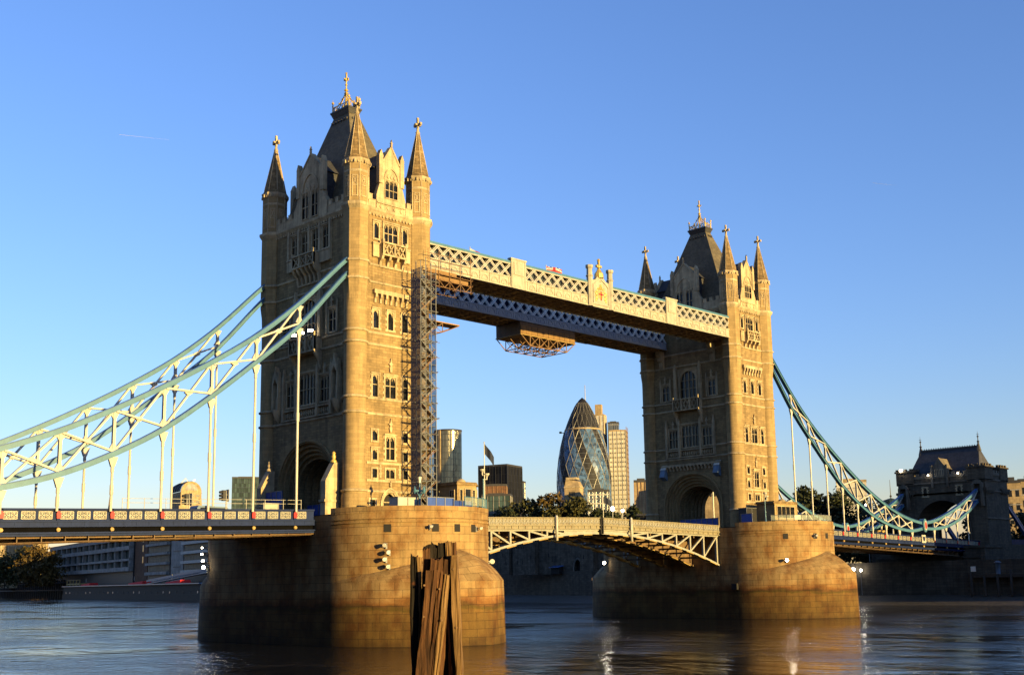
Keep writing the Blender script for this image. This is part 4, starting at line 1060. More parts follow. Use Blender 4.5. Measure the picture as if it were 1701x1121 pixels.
# ---------------------------------------------------------------- bascules
def bascule(X0, sx, label):
    """leaf from the pier face at X0 reaching s metres towards mid-span"""
    L = D/2-PR; T = thing('bascule_leaf', (X0, 0, 12), label, 'bascule', 'bascule leaves of the lifting span')
    def rz(s): return 15.55+0.62*s/L
    def low(s): return 13.95-0.00535*(L-s)**2
    def P(s, y, z): return (X0+sx*s, y, z)
    def strip(mb, s0, s1, f0, f1, y0, y1, n=10, mi=0):
        for i in range(n):
            a = s0+(s1-s0)*i/n; b = s0+(s1-s0)*(i+1)/n
            mb.hexa([P(a,y0,f0(a)),P(b,y0,f0(b)),P(b,y1,f0(b)),P(a,y1,f0(a)),P(a,y0,f1(a)),P(b,y0,f1(b)),P(b,y1,f1(b)),P(a,y1,f1(a))], mi)
    r = MB(); strip(r, .1, L-.12, lambda s: rz(s)-1.95, lambda s: rz(s)-1.3, -8.7, 8.7); r.build('roadway', M['under'], T, merge=False)
    for o in (-1, 1):
        y = o*9.1; pr_ = MB()
        strip(pr_, .1, L-.12, lambda s: rz(s)-.12, lambda s: rz(s), y-.16, y+.16); strip(pr_, .1, L-.12, lambda s: rz(s)-1.22, lambda s: rz(s)-1.06, y-.14, y+.16 if o > 0 else y+.14)
        strip(pr_, .1, L-.12, lambda s: rz(s)-1.06, lambda s: rz(s)-.12, y-o*.02, y-o*.1)
        strip(pr_, .1, L-.12, lambda s: rz(s)-1.62, lambda s: rz(s)-1.22, y-o*.05, y-o*.3); strip(pr_, .1, L-.12, lambda s: rz(s)-1.72, lambda s: rz(s)-1.62, y+o*.12, y-o*.3)
        k = 0; s = .5
        while s < L-.3: 
            pr_.bar(P(s, y+o*.02, rz(s)-1.62), P(s, y+o*.02, rz(s)-1.22), .06, .14); s += 1.38
        pr_.build('parapet', M['bascream'], T, merge=False)
        n = 22; cw = (L-.6)/n
        for k in range(n):
            m = MB(); a = .4+cw*k; uc = a+cw/2; zc = rz(uc)-.58
            for q in (-1, 1):
                u = uc+q*cw*.24; rr = .25
                for t in range(8):
                    t0, t1 = 2*pi*t/8, 2*pi*(t+1)/8; m.bar(P(u+rr*cos(t0), y+o*.01, zc+rr*sin(t0)), P(u+rr*cos(t1), y+o*.01, zc+rr*sin(t1)), .08, .09, up=(0,1,0))
            m.bar(P(uc-.5,y+o*.01,zc-.36), P(uc-.2,y+o*.01,zc), .08, .09, up=(0,1,0)); m.bar(P(uc+.5,y+o*.01,zc-.36), P(uc+.2,y+o*.01,zc), .08, .09, up=(0,1,0))
            m.bar(P(uc,y+o*.01,zc-.4), P(uc,y+o*.01,zc+.4), .09, .09, up=(0,1,0))
            m.bar(P(a,y+o*.012,zc-.46), P(a,y+o*.012,zc+.46), .12, .1, up=(0,1,0))
            m.build('parapet_panel', M['trusswhite'], T, merge=False)
    for y in (-8.6, -3.0, 3.0, 8.6):                  # main truss ribs
        m = MB(); top = lambda s: rz(s)-1.72
        strip(m, .2, L-.15, lambda s: low(s)-.28, lambda s: low(s)+.02, y-(.32 if abs(y) > 5 else .5), y+(.32 if abs(y) > 5 else .5), 24)
        strip(m, .2, L-.15, lambda s: top(s)-.22, lambda s: top(s), y-.28, y+.28, 12)
        nod = [.5+k*3.7 for k in range(7)]
        if abs(y) < 5: strip(m, .2, L-.15, lambda s: low(s)+.021, lambda s: top(s)-.221, y-.06, y+.06, 24)
        for k, s in enumerate(nod):
            if abs(y) < 5: break
            if top(s)-low(s) > .6: m.bar(P(s,y,low(s)), P(s,y,top(s)-.2), .32, .36, up=(0,1,0))
            if k+1 < len(nod):
                a, b = s, nod[k+1]
                if top(b)-low(b) > .5: m.bar(P(a,y,low(a)) if False else P(b,y,low(b)), P(a,y,top(a)-.2), .26, .32, up=(0,1,0))
        strip(m, nod[-1], L-.15, lambda s: low(s)+.02, lambda s: top(s)-.2, y-.08, y+.08, 6)
        m.build('truss_rib', M['trusswhite'] if abs(y) > 5 else M['under'], T, merge=False)
        if True:                                       # lit stretches of the soffit flange, put in as warm yellow plates
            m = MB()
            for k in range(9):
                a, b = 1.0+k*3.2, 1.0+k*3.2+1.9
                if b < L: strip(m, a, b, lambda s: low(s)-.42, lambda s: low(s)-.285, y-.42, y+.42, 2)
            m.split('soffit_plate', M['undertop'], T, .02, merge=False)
    m = MB(); s = 1.0
    while s < L-.5:
        m.box(X0+sx*s-.14, X0+sx*s+.14, -8.6, 8.6, rz(s)-2.3, rz(s)-1.96)
        if s > 2: m.box(X0+sx*s-.12, X0+sx*s+.12, -8.6, 8.6, low(s)-.1, low(s)+.2)
        s += 2.85
    m.build('cross_bracing', M['under'], T, merge=False)
    m = MB(); sp = 20.3 if sx > 0 else 23.8; m.tube(P(sp, -9.45, rz(sp)+.1), P(sp, -9.45, 12.6), .20, n=10); m.sphere(P(sp,-9.45,rz(sp)+.1), .2, 8, 6); m.build('fender_post', M['white'], T)
    m = MB(); m.box(X0+sx*(L-.35), X0+sx*(L-.13), -9.3, 9.3, 13.7, 16.2); m.build('nose_bolt_plate', M['dark'], T)
    return T
bascule(PR, 1, 'left half of the lifting roadway, white trussed leaf joined to the near pier')
bascule(D-PR, -1, 'right half of the lifting roadway, white trussed leaf joined to the far pier')

# ---------------------------------------------------------------- high level walkways
def walkway(o, label):
    """o=-1 east (near camera), +1 west"""
    T = thing('high_walkway', (D/2, o*7.2, 48.4), label, 'walkway', 'high level walkways between the towers')
    x0, x1 = TA+.9, D-TA-.9; yo, yi = o*10.0, o*4.5
    zb, zl, zt = 48.45, 50.0, 52.0
    posts = [(21.7, 24.7), (D-24.7, D-21.7)]
    fl = MB(); fl.box(x0, x1, yi, yo, zb+.25, zb+.5)
    x = x0+.6
    while x < x1: fl.box(x-.1, x+.1, yi, yo, zb-.02, zb+.25); x += 1.9
    for k in range(5):
        y = yi+(yo-yi)*(k+.5)/5; fl.box(x0, x1, y-.07, y+.07, zb+.06, zb+.26)
    x = x0+.6
    while x < x1-3.8:
        fl.bar((x, yi, zb+.02), (x+3.8, yo, zb+.02), .12, .1); fl.bar((x, yo, zb+.021), (x+3.8, yi, zb+.021), .12, .1); x += 3.8
    fl.build('walkway_floor', M['soffit'], T, merge=False)
    rf = MB(); rf.box(x0, x1, yi, yo, zt+.1, zt+.22)
    rf.hexa([(x0,min(yi,yo)+.5,zt+.22),(x1,min(yi,yo)+.5,zt+.22),(x1,max(yi,yo)-.5,zt+.22),(x0,max(yi,yo)-.5,zt+.22),(x0,(yi+yo)/2-.6,zt+.55),(x1,(yi+yo)/2-.6,zt+.55),(x1,(yi+yo)/2+.6,zt+.55),(x0,(yi+yo)/2+.6,zt+.55)])
    rf.build('walkway_roof', M['greyblue'], T, merge=False)
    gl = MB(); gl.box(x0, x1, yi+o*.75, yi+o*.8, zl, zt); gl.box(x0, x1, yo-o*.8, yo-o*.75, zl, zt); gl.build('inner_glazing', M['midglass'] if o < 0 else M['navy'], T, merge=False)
    for y, s_ in ((yo, o), (yi, -o)):                 # outer and inner girders
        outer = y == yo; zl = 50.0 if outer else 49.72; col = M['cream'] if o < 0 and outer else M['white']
        g = MB(); g.box(x0, x1, y-.14, y+.14, zt-.14, zt+.06); g.box(x0, x1, y-.16, y+.16, zl-.12, zl+.06); g.box(x0, x1, y-.2, y+.2, zb, zb+.16)
        g.box(x0, x1, y-.06, y+.06, zb+.16, zl-.12)
        x = x0+.2
        while x < x1:                                  # panelled fascia with little round-headed blind arches
            g.box(x-.07, x+.07, y+s_*.003, y+s_*.14, zb+.16, zl-.12)
            if x+1.9 < x1:
                P = [(x+.4+.6*(1-cos(pi*t/8))*.92, zb+.42+.62*sin(pi*t/8)) for t in range(9)]
                for a, b in zip(P, P[1:]): g.bar((a[0], y+s_*.09, a[1]), (b[0], y+s_*.09, b[1]), .12, .1, up=(0,1,0))
                g.box(x+.3, x+1.6, y+s_*.05, y+s_*.12, zb+.30, zb+.40)
            x += 1.9
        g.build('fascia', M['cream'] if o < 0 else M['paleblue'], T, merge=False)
        r = MB(); r.box(x0, x1, y-.18, y+.18, zt+.06, zt+.26); r.box(x0, x1, y-.10, y+.10, zt+.26, zt+.40); r.build('top_rail', M['teal'], T, merge=False)
        segs = [(x0, posts[0][0]), (posts[0][1], 38.3), (44.0, posts[1][0]), (posts[1][1], x1)] if outer else [(x0, x1)]
        for a, b in segs:
            m = MB(); n = max(2, round((b-a)/1.95)); w = (b-a)/n
            for k in range(n):
                p, q = a+w*k, a+w*(k+1); c = (p+q)/2
                for e in (-.16, .16):                  # doubled flat bars give the lattice its thickness
                    m.bar((p+e, y+s_*.05, zl+.05), (q+e, y+s_*.05, zt-.1), .13, .09, up=(0,1,0)); m.bar((p+e, y-s_*.06, zt-.1), (q+e, y-s_*.06, zl+.05), .13, .09, up=(0,1,0))
                zc = (zl+zt)/2; m.prism([(p-.3,y+s_*.11,zc),(p,y+s_*.11,zc-.34),(p+.3,y+s_*.11,zc),(p,y+s_*.11,zc+.34)], (0,-s_*.05,0)) if False else None
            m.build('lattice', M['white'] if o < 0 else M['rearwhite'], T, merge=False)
            m = MB()
            for k in range(n):
                p, q = a+w*k, a+w*(k+1)
                m.bar((p-.1, y-s_*.42, zl+.05), (q-.1, y-s_*.42, zt-.1), .22, .09, up=(0,1,0)); m.bar((p+.2, y-s_*.5, zt-.1), (q+.2, y-s_*.5, zl+.05), .22, .09, up=(0,1,0))
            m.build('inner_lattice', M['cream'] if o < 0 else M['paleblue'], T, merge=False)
        if outer:
            for a, b in posts:
                m = MB(); m.box(a, b, y-.28, y+.32 if o > 0 else y+.28, zb-.02, zt+.62); m.box(a-.12, b+.12, y-.36, y+.36, zt+.62, zt+.85); m.box(a+.5, b-.5, y+s_*.28, y+s_*.38, zt-1.6, zt+.35)
                ys = y+s_*.40; c = (a+b)/2
                m.prism([(c-.4,ys,zt+.15),(c+.4,ys,zt+.15),(c+.4,ys,zt-.5),(c,ys,zt-1.1),(c-.4,ys,zt-.5)], (0,-s_*.03,0))
                for u in (a+.2, b-.2): m.box(u-.08, u+.08, y+s_*.28, y+s_*.34, zb, zt+.6)
                m.build('pylon', M['cream'], T, merge=False)
            m = MB(); a, b = 38.3, 44.0; c = 41.15     # centre shield wall
            top = [(a+.7, zt+.55), (a+1.6, zt+.75), (c-.5, zt+1.5), (c, zt+2.0), (c+.5, zt+1.5), (b-1.6, zt+.75), (b-.7, zt+.55)]
            m.prism([(a+.7,y+s_*.3,zb-.03), *[(u, y+s_*.3, z) for u, z in top], (b-.7,y+s_*.3,zb-.03)], (0,-s_*.6,0))
            for u in (a+.45, b-.45):
                m.lathe((u, y+s_*.15), [(.5, zb-.05), (.5, zt+1.0), (.62, zt+1.15), (.48, zt+1.35), (.45, zt+2.3), (.62, zt+2.5), (.62, zt+2.85), (.5, zt+2.87), (.01, zt+2.87)], 8, smooth=False, phase=pi/8)
            m.box(a+.9, b-.9, y+s_*.3, y+s_*.42, zb+.35, zb+.55); m.box(a+1.0, a+1.2, y+s_*.3, y+s_*.42, zb+.55, zt); m.box(b-1.2, b-1.0, y+s_*.3, y+s_*.42, zb+.55, zt)
            arch = [(c-1.75+3.5*t/10, zt-.2+1.2*(1-abs(t-5)/5)**.8) for t in range(11)]
            for p, q in zip(arch, arch[1:]): m.bar((p[0], y+s_*.36, p[1]), (q[0], y+s_*.36, q[1]), .2, .14, up=(0,1,0))
            sh = m.build('shield_wall', M['cream'], T, merge=False)
            m = MB(); ys = y+s_*.34                     # coat of arms in relief: shield with a cross between two supporters
            m.prism([(c-.55,ys,zb+2.6),(c+.55,ys,zb+2.6),(c+.55,ys,zb+1.8),(c,ys,zb+1.1),(c-.55,ys,zb+1.8)], (0,-s_*.06,0))
            for sg in (-1, 1):
                for q, (du, z_, r) in enumerate(((.95,1.5,.28),(.98,2.1,.3),(.85,2.6,.22),(1.25,2.3,.2),(1.15,1.1,.22),(1.3,1.7,.16),(.7,3.0,.16))): m.sphere((c+sg*du, ys, zb+z_), r, 7, 5, sy=.4)
            for q in range(5): m.sphere((c-.4+.2*q, ys, zb+2.9+.25*(q % 2)), .17, 6, 4, sy=.5)
            m.sphere((c, ys, zb+3.45), .26, 8, 5, sy=.5)
            rl = m.build('arms_relief', M['gold'], sh, merge=False)
            m = MB(); ys = y+s_*.37; m.box(c-.10, c+.10, ys-.02, ys+.02, zb+1.15, zb+2.58); m.box(c-.54, c+.54, ys-.02, ys+.02, zb+2.0, zb+2.2); m.build('shield_cross', M['red'], sh)
            m = MB(); m.lathe((c, y), [(.75, zt+1.2), (.7, zt+1.9), (.35, zt+2.4), (.3, zt+2.6), (.01, zt+2.6)], 8); m.bar((c, y, zt+2.5), (c, y, zt+4.1), .28); m.bar((c-.6, y, zt+3.1), (c+.6, y, zt+3.1), .3, .34); m.sphere((c, y, zt+3.1), .36, 8, 6); m.sphere((c, y, zt+4.1), .26, 6, 5); m.build('gilt_finial', M['gold'], sh, merge=False)
    return T
walkway(-1, 'sunlit cream lattice walkway high between the towers, with a gilded coat of arms')
walkway(1, 'shaded blue grey lattice walkway high between the towers, behind the sunlit one')
# ---------------------------------------------------------------- scaffolding
def netmat():
    m, nt, b = newmat('debris_netting'); L = nt.links.new
    geo = N(nt, 'ShaderNodeNewGeometry')
    n = noise(nt, mapping(nt, geo.outputs['Position'], (1.2, 1.2, 0.5)), 1.0, 4, 0.6)
    b.inputs['Base Color'].default_value = (0.03, 0.055, 0.12, 1); b.inputs['Roughness'].default_value = 0.8
    L(ramp(nt, n, [(0.30, 0.5), (0.7, 0.85)]), b.inputs['Alpha']); return m
M['net'] = netmat()
def scaffold_tower():
    T = thing('scaffold_tower', (3.4, -12.6, FLOOR), 'tall scaffold stair tower with dark blue netting against the near tower corner', 'scaffolding')
    x0, x1, y0, y1, z1 = 2.0, 4.55, -13.6, -11.7, 47.4
    xs = [x0, x0+.85, x0+1.7, x1]; ys = [y0, (y0+y1)/2, y1]; R = random.Random(3)
    for x in xs:
        for y in ys:
            if x in xs[1:3] and y == ys[1]: continue
            m = MB(); m.tube((x, y, FLOOR), (x+R.uniform(-.03,.03), y, z1+R.uniform(-.2,1.4)), .05, n=5); m.build('standard', M['steel'], T)
    lv = [FLOOR+.4+2.0*k for k in range(16)]
    for z in lv:
        m = MB()
        for y in ys: e = R.uniform(.1,.7); m.tube((x0-e*.4, y, z), (x1+e, y, z), .045, n=5)
        for x in xs: e = R.uniform(.1,.9); m.tube((x, y0-e, z+.06), (x, y1+e*.5, z+.06), .045, n=5)
        for x in (xs[0], xs[3]): m.tube((x, y0, z+1.0), (x, y1, z+1.0), .035, n=5)
        m.tube((x0, y0, z+1.0), (x1, y0, z+1.0), .035, n=5)
        for q in range(2): m.tube((x0+R.uniform(0,2), y1-.2, z+R.uniform(0,.8)), (x1+R.uniform(.2,1.0), y1+R.uniform(0,1.2), z+R.uniform(-.2,.3)), .04, n=5)
        m.build('ledger', M['steel'], T, merge=False)
    for k, z in enumerate(lv[:-1]):
        m = MB(); a, b = (x0+.15, x1-.15) if k % 2 else (x1-.15, x0+.15)
        m.hexa([(a,y0+.15,z),(a,y0+.75,z),(b,y0+.75,z+2),(b,y0+.15,z+2),(a,y0+.15,z+.14),(a,y0+.75,z+.14),(b,y0+.75,z+2.14),(b,y0+.15,z+2.14)])
        m.tube((a, y0+.1, z+1), (b, y0+.1, z+3), .04, n=5)
        m.build('stair_flight', M['steel'] if k % 3 else M['rusty'], T, merge=False)
        m = MB(); m.box(x0 if a > b else x1-.8, x0+.8 if a > b else x1, y0+.1, y1-.1, z+1.95, z+2.0); m.build('landing_board', M['board'], T)
    for k in range(15):
        z = lv[k]; m = MB()
        m.tube((x0, y0 if k % 2 else y1, z), (x0, y1 if k % 2 else y0, z+2), .04, n=5); m.tube((x0 if k % 2 else x1, y0-.03, z), (x1 if k % 2 else x0, y0-.03, z+2), .04, n=5)
        m.build('brace', M['rusty'] if k % 2 else M['steel'], T, merge=False)
    for z in lv[1::2]:
        m = MB()
        for x in (x0+.2, x1-.2): m.tube((x, y1, z+.3), (x-.2, -9.9, z+.2), .04, n=5)
        m.build('wall_tie', M['rusty'], T, merge=False)
    for pts in (((x0-.06,y1,FLOOR),(x0-.06,y0,FLOOR),(x0-.06,y0,z1-.3),(x0-.06,y1,z1-.3)), ((x1-1.0,y1+.05,FLOOR),(x1+.06,y1+.05,FLOOR),(x1+.06,y1+.05,z1-.5),(x1-1.0,y1+.05,z1-.5)), ((x1+.06,y0,FLOOR),(x1+.06,y1,FLOOR),(x1+.06,y1,z1-.5),(x1+.06,y0,z1-.5))):
        m = MB(); m.quad(*pts); m.build('debris_net', M['net'], T)
    # working lift under the end of the walkway
    W = thing('scaffold_platform', (8.5, -10.6, 45.4), 'scaffold platform with orange boards hanging under the walkway end', 'scaffolding')
    xa, xb, ya, yb = 4.7, 12.3, -11.9, -8.6
    for x in (xa, 6.6, 8.5, 10.4, xb):
        for y in (ya, yb):
            m = MB(); m.tube((x, y, 45.5), (x, y, 50.6 if y == ya else 48.4), .045, n=5); m.build('standard', M['rusty'], W)
    for z in (45.7, 46.6, 47.4, 48.2, 49.2, 50.0):
        m = MB(); m.tube((xa-.6, ya, z), (xb+.3, ya, z), .045, n=5)
        if z < 48.3: m.tube((xa-.6, yb, z), (xb+.3, yb, z), .045, n=5)
        if z < 48:
            for x in (xa, 6.6, 8.5, 10.4, xb): m.tube((x, ya-.4, z), (x, yb+.4, z), .045, n=5)
        m.build('ledger', M['rusty'], W, merge=False)
    for z, a, b in ((46.75, xa, xb-.4), (47.5, xa, xb-2.5)):
        m = MB(); m.box(a, b, ya+.1, ya+.16, z, z+.45); m.build('toe_board', M['ply'], W)
        m = MB(); m.box(a, b, ya+.17, yb, z-.06, z); m.build('deck_board', M['board'], W)
    m = MB()
    for k in range(8):
        a = xa+(xb-xa)*k/8; b = xa+(xb-xa)*(k+1)/8; m.tube((a, ya, 45.7 if k % 2 else 46.6), (b, ya, 46.6 if k % 2 else 45.7), .045, n=5)
    m.build('lattice_beam', M['rusty'], W, merge=False)
    # small cantilevered platform lower on the tower
    P = thing('cantilever_platform', (9, -9.3, 39.6), 'small triangular access platform on brackets sticking out of the netted scaffold', 'scaffolding')
    m = MB(); m.box(5.2, 11.2, -10.8, -8.9, 41.15, 41.3); m.build('deck_board', M['board'], P)
    m = MB()
    for y in (-10.7, -9.0):
        m.tube((5.2, y, 39.5), (8.2, y, 39.9), .06, n=5); m.tube((8.2, y, 39.9), (11.1, y, 41.1), .06, n=5); m.tube((8.2, y, 39.9), (8.2, y, 41.1), .06, n=5); m.tube((5.4, y, 41.1), (8.2, y, 39.9), .05, n=5); m.tube((5.4, y, 39.6), (8.2, y, 41.1), .05, n=5); m.tube((5.6, y, 39.5), (5.6, y, 41.1), .05, n=5)
    for x, z in ((5.5, 39.55), (8.2, 39.9), (11.1, 41.1)): m.tube((x, -10.7, z), (x, -9.0, z), .05, n=5)
    m.build('bracket_frame', M['rusty'], P, merge=False)
    # enclosed gantry slung beneath the west walkway
    G = thing('suspended_gantry', (42, 7.2, 44), 'brown boarded work gantry slung under the shaded walkway on a lattice frame', 'gantry')
    xa, xb, ya, yb, zt, zb = 38.0, 51.0, 4.3, 10.0, 48.3, 46.3
    m = MB(); m.box(xa, xb, ya+.06, yb, zb, zt); m.build('gantry_enclosure', M['under'], G)
    n = 10
    for k in range(n):
        m = MB(); a = xa+(xb-xa)*k/n+.03; b = xa+(xb-xa)*(k+1)/n-.03; m.box(a, b, ya-.02, ya+.05, zb+.1, zt-.55); m.build('plywood_panel', M['ply'], G)
    m = MB(); m.box(xa-.1, xb+.1, ya-.1, yb+.1, zb-.12, zb-.003); m.build('base_frame', M['undertop'], G)
    zl = zb-1.75; step = (xb-xa)/6; xs = [xa+step*k for k in range(7)]
    for y in (ya, (ya+yb)/2, yb):
        m = MB(); m.tube((xs[1], y, zl), (xs[5], y, zl), .085, n=6)
        m.tube((xs[0], y, zb), (xs[1], y, zl), .085, n=6); m.tube((xs[6], y, zb), (xs[5], y, zl), .085, n=6)
        for k in range(1, 6): m.tube((xs[k], y, zl), (xs[k], y, zb), .075, n=6)
        for k in range(1, 5): m.tube((xs[k], y, zl), (xs[k+1], y, zb), .07, n=6); m.tube((xs[k], y, zb), (xs[k+1], y, zl), .05, n=6)
        m.build('lattice_truss', M['rusty'], G, merge=False)
    m = MB()
    for k in range(1, 6):
        m.tube((xs[k], ya, zl), (xs[k], yb, zl), .07, n=6)
        for a, b in ((ya, (ya+yb)/2), ((ya+yb)/2, yb)): m.tube((xs[k], a, zl), (xs[k], b, zb), .05, n=6); m.tube((xs[k], a, zb), (xs[k], b, zl), .05, n=6)
        if k < 5: m.tube((xs[k], ya, zl), (xs[k+1], yb, zl), .045, n=6)
    m.build('cross_tube', M['rusty'], G, merge=False)
scaffold_tower()

# ---------------------------------------------------------------- piers: cabins, lamps, rails, hoardings
def cabin(foot, z1, label, winspec, lit_front):
    """stone control cabin on a polygon plan (counter-clockwise), flat oversailing roof"""
    cx = sum(p[0] for p in foot)/len(foot); cy = sum(p[1] for p in foot)/len(foot)
    T = thing('control_cabin', (cx, cy, FLOOR), label, 'control cabin')
    m = MB(); n = len(foot)
    for i in range(n):
        a, b = foot[i], foot[(i+1) % n]; m.quad((*a,FLOOR),(*b,FLOOR),(*b,z1),(*a,z1))
    m.quad(*[(*p,z1) for p in foot]); m.build('cabin_wall', M['ashlar'], T, fixn=True)
    sc = lambda k: [(cx+(p[0]-cx)*k, cy+(p[1]-cy)*k) for p in foot]
    r = MB(); r.prism([(*p, z1+.003) for p in sc(1.09)], (0,0,.22)); r.prism([(*p, z1+.226) for p in sc(1.04)], (0,0,.18)); rf = r.build('cabin_roof', M['spire'], T)
    d = MB(); d.lathe((cx, cy), [(.7, z1+.40), (.7, z1+.5), (.6, z1+.75), (.35, z1+.95), (.01, z1+1.02)], 14); d.build('roof_dome', M['trim'], rf)
    for i, t0, t1, za, zb, nm in winspec:
        a = Vector((*foot[i],0)); b = Vector((*foot[(i+1) % n],0)); d = (b-a); L = d.length; d.normalize(); nn = Vector((d.y, -d.x, 0))
        if (Vector((cx,cy,0))-a).dot(nn) > 0: nn = -nn
        F = Face(0, 0, (nn.x, nn.y), 1, 0, 1); F.r = d; F.c = a
        u0, u1 = L*t0, L*t1; m = MB()
        for e in ((u0-.12,u0,za-.12,zb+.12),(u1,u1+.12,za-.12,zb+.12),(u0,u1,zb,zb+.12),(u0,u1,za-.12,za)): F.box(m, *e, .003, .12)
        for k in range(1, nm): u = u0+(u1-u0)*k/nm; F.box(m, u-.05, u+.05, za, zb, .003, .09)
        o = m.build('window', M['trim'], T); g = MB(); F.box(g, u0, u1, za, zb, .003, .04); g.build('pane', M['pane'], o)
    return T
cabin([(5.0,-17.0),(8.2,-17.0),(9.6,-15.6),(9.6,-12.4),(5.0,-12.4)], 19.0, 'small flat roofed stone cabin on the near pier beside blue hoarding', [(0,.12,.24,16.6,18.4,1),(0,.40,.68,16.3,18.5,1),(0,.80,.90,16.6,18.4,1),(1,.3,.6,16.6,18.4,1),(4,.12,.26,16.7,18.3,2),(4,.72,.88,16.7,18.3,2)], True)
cabin([(77.9,-16.2),(84.9,-16.2),(87.3,-14.2),(87.3,-12.6),(77.9,-12.6)], 19.1, 'low stone cabin with one wide window on the far pier', [(0,.10,.86,16.7,18.6,4),(1,.12,.3,16.6,18.5,1),(1,.45,.85,16.2,18.5,1)], True)

def rail(X, a0, a1, label, z0=15.86, h=1.15, R=10.45, glassy=True):
    am = radians((a0+a1)/2); T = thing('glass_railing', (X+R*cos(am), -PYC+R*sin(am), z0), label, 'railing')
    n = max(4, int(abs(a1-a0)/7))
    P = [(X+R*cos(radians(a0+(a1-a0)*k/n)), -PYC+R*sin(radians(a0+(a1-a0)*k/n))) for k in range(n+1)]
    for p in P: m = MB(); m.box(p[0]-.05, p[0]+.05, p[1]-.05, p[1]+.05, z0, z0+h+.05); m.build('rail_post', M['teal'] if X == 0 else M['steel'], T)
    m = MB(); m.path([(*p, z0+h) for p in P], .045); m.path([(*p, z0+.15) for p in P], .03); m.build('handrail', M['teal'] if X == 0 else M['steel'], T, merge=False)
    m = MB()
    for p, q in zip(P, P[1:]): m.quad((*p,z0+.2),(*q,z0+.2),(*q,z0+h-.06),(*p,z0+h-.06))
    m.build('rail_panel', M['railglass'], T)
def railglass():
    m, nt, b = newmat('rail_glass'); b.inputs['Base Color'].default_value = (0.32, 0.36, 0.30, 1); b.inputs['Roughness'].default_value = 0.15; b.inputs['Alpha'].default_value = 0.42; return m
M['railglass'] = railglass()
rail(0, -84, -38, 'pale glass railing on the right rim of the near pier')
rail(D, -146, -68, 'thin steel and glass railing along the rim of the far pier', h=1.0)

def street_lamp(x, y, ztop, label, heads='lantern', z0=FLOOR):
    T = thing('lamp_post', (x, y, z0), label, 'lamp post')
    m = MB(); m.lathe((x, y), [(.32, z0), (.34, z0+.5), (.2, z0+.7), (.14, z0+1.0), (.10, z0+2.2), (.13, z0+2.3), (.08, z0+2.5), (.07, ztop-1.0)], 10); m.build('lamp_column', M['teal'], T)
    if heads == 'lantern':
        m = MB(); z = z0+2.6
        m.bar((x-.75, y, z), (x+.75, y, z), .10, .2); m.bar((x, y-.75, z-.002), (x, y+.75, z-.002), .10, .2)
        for dx, dy in ((.75,0),(-.75,0),(0,.75),(0,-.75)):
            m.lathe((x+dx, y+dy), [(.05, z-.35), (.10, z-.2), (.16, z), (.10, z+.25), (.02, z+.55)], 6); m.bar((x+dx*.7, y+dy*.7, z-.05), (x, y, z-.75), .07)
        m.build('lamp_bracket', M['teal'], T, merge=False)
        m = MB(); m.lathe((x, y), [(.12, ztop-1.0), (.24, ztop-.35), (.26, ztop-.3)], 8); m.build('lantern_glass', M['lens'], T)
        m = MB(); m.lathe((x, y), [(.28, ztop-.3), (.24, ztop-.1), (.08, ztop+.1), (.03, ztop+.35)], 8); m.build('lantern_cap', M['black'], T)
    else:
        for k, (dx, dy) in enumerate(heads):
            m = MB(); z = ztop-.5*(k % 2); m.bar((x, y, z-.6), (x+dx, y+dy, z-.55), .07); m.lathe((x+dx, y+dy), [(.08, z-.6), (.12, z-.2), (.34, z+.05), (.36, z+.2), (.01, z+.22)], 10); m.build('lamp_head', M['white'], T, merge=False)
street_lamp(-2.77, -19.0, 19.75, 'pale blue cast iron lamp post with black topped lantern on the near pier')
street_lamp(8.9, -17.6, 20.9, 'pale mast with white funnel shaped lamps at the near pier edge', heads=((-.15, 0), (.7, .1)))
street_lamp(74.7, -16.4, 20.6, 'slender lamp mast with grey heads on the far pier', heads=((.2, 0), (.9, .2)))

def flag(x, y, z0, z1, w, h, label, mats, pattern, tilt=0.0):
    T = thing('flagpole', (x, y, z0), label, 'flagpole')
    m = MB(); m.tube((x, y, z0), (x, y, z1), .075, .04, n=8); m.sphere((x, y, z1+.06), .1, 6, 4); m.build('pole', M['white'], T, merge=False)
    m = MB(); nx, nz = 14, 8; dx = Vector((.8, -.6, 0))
    def P(i, k):
        u = i/nx; a = .28*sin(u*7+.5)*u; s = w*u*cos(radians(tilt)); dz = -w*u*sin(radians(tilt))-.25*h*u*u
        return Vector((x, y, z1-.05-h*k/nz+dz))+dx*s+Vector((.6, .8, 0))*a
    for i in range(nx):
        for k in range(nz): m.quad(P(i,k), P(i,k+1), P(i+1,k+1), P(i+1,k), smooth=True, mi=pattern((i+.5)/nx, (k+.5)/nz))
    m.build('flag_cloth', mats, T)
cloth = lambda n, c: paint(n, c, 0.8, 0.1)
FR, FW, FB, FN = cloth('flag_red', (0.32, 0.02, 0.025)), cloth('flag_white', (0.36, 0.34, 0.32)), cloth('flag_blue', (0.015, 0.03, 0.14)), cloth('flag_navy', (0.01, 0.014, 0.03))
def jack(u, v):
    if abs(u-.5) < .09 or abs(v-.5) < .13: return 0
    if abs(u-.5) < .16 or abs(v-.5) < .24: return 1
    d = abs(abs(u-.5)-abs(v-.5)); return 0 if d < .06 else 1 if d < .15 else 2
def cross(u, v): return 0 if (abs(u-.5) < .12 or abs(v-.5) < .16) else 1
flag(32.4, -7.0, 52.3, 54.2, 2.5, 1.2, 'flagpole flying a red white and blue crossed flag above the walkway', [FR, FW, FB], jack, 3)
flag(16.7, -7.0, 52.5, 54.0, 2.4, 1.1, 'flagpole with a faded red and white flag above the walkway, nearer the left tower', [FR, FW], cross, 22)
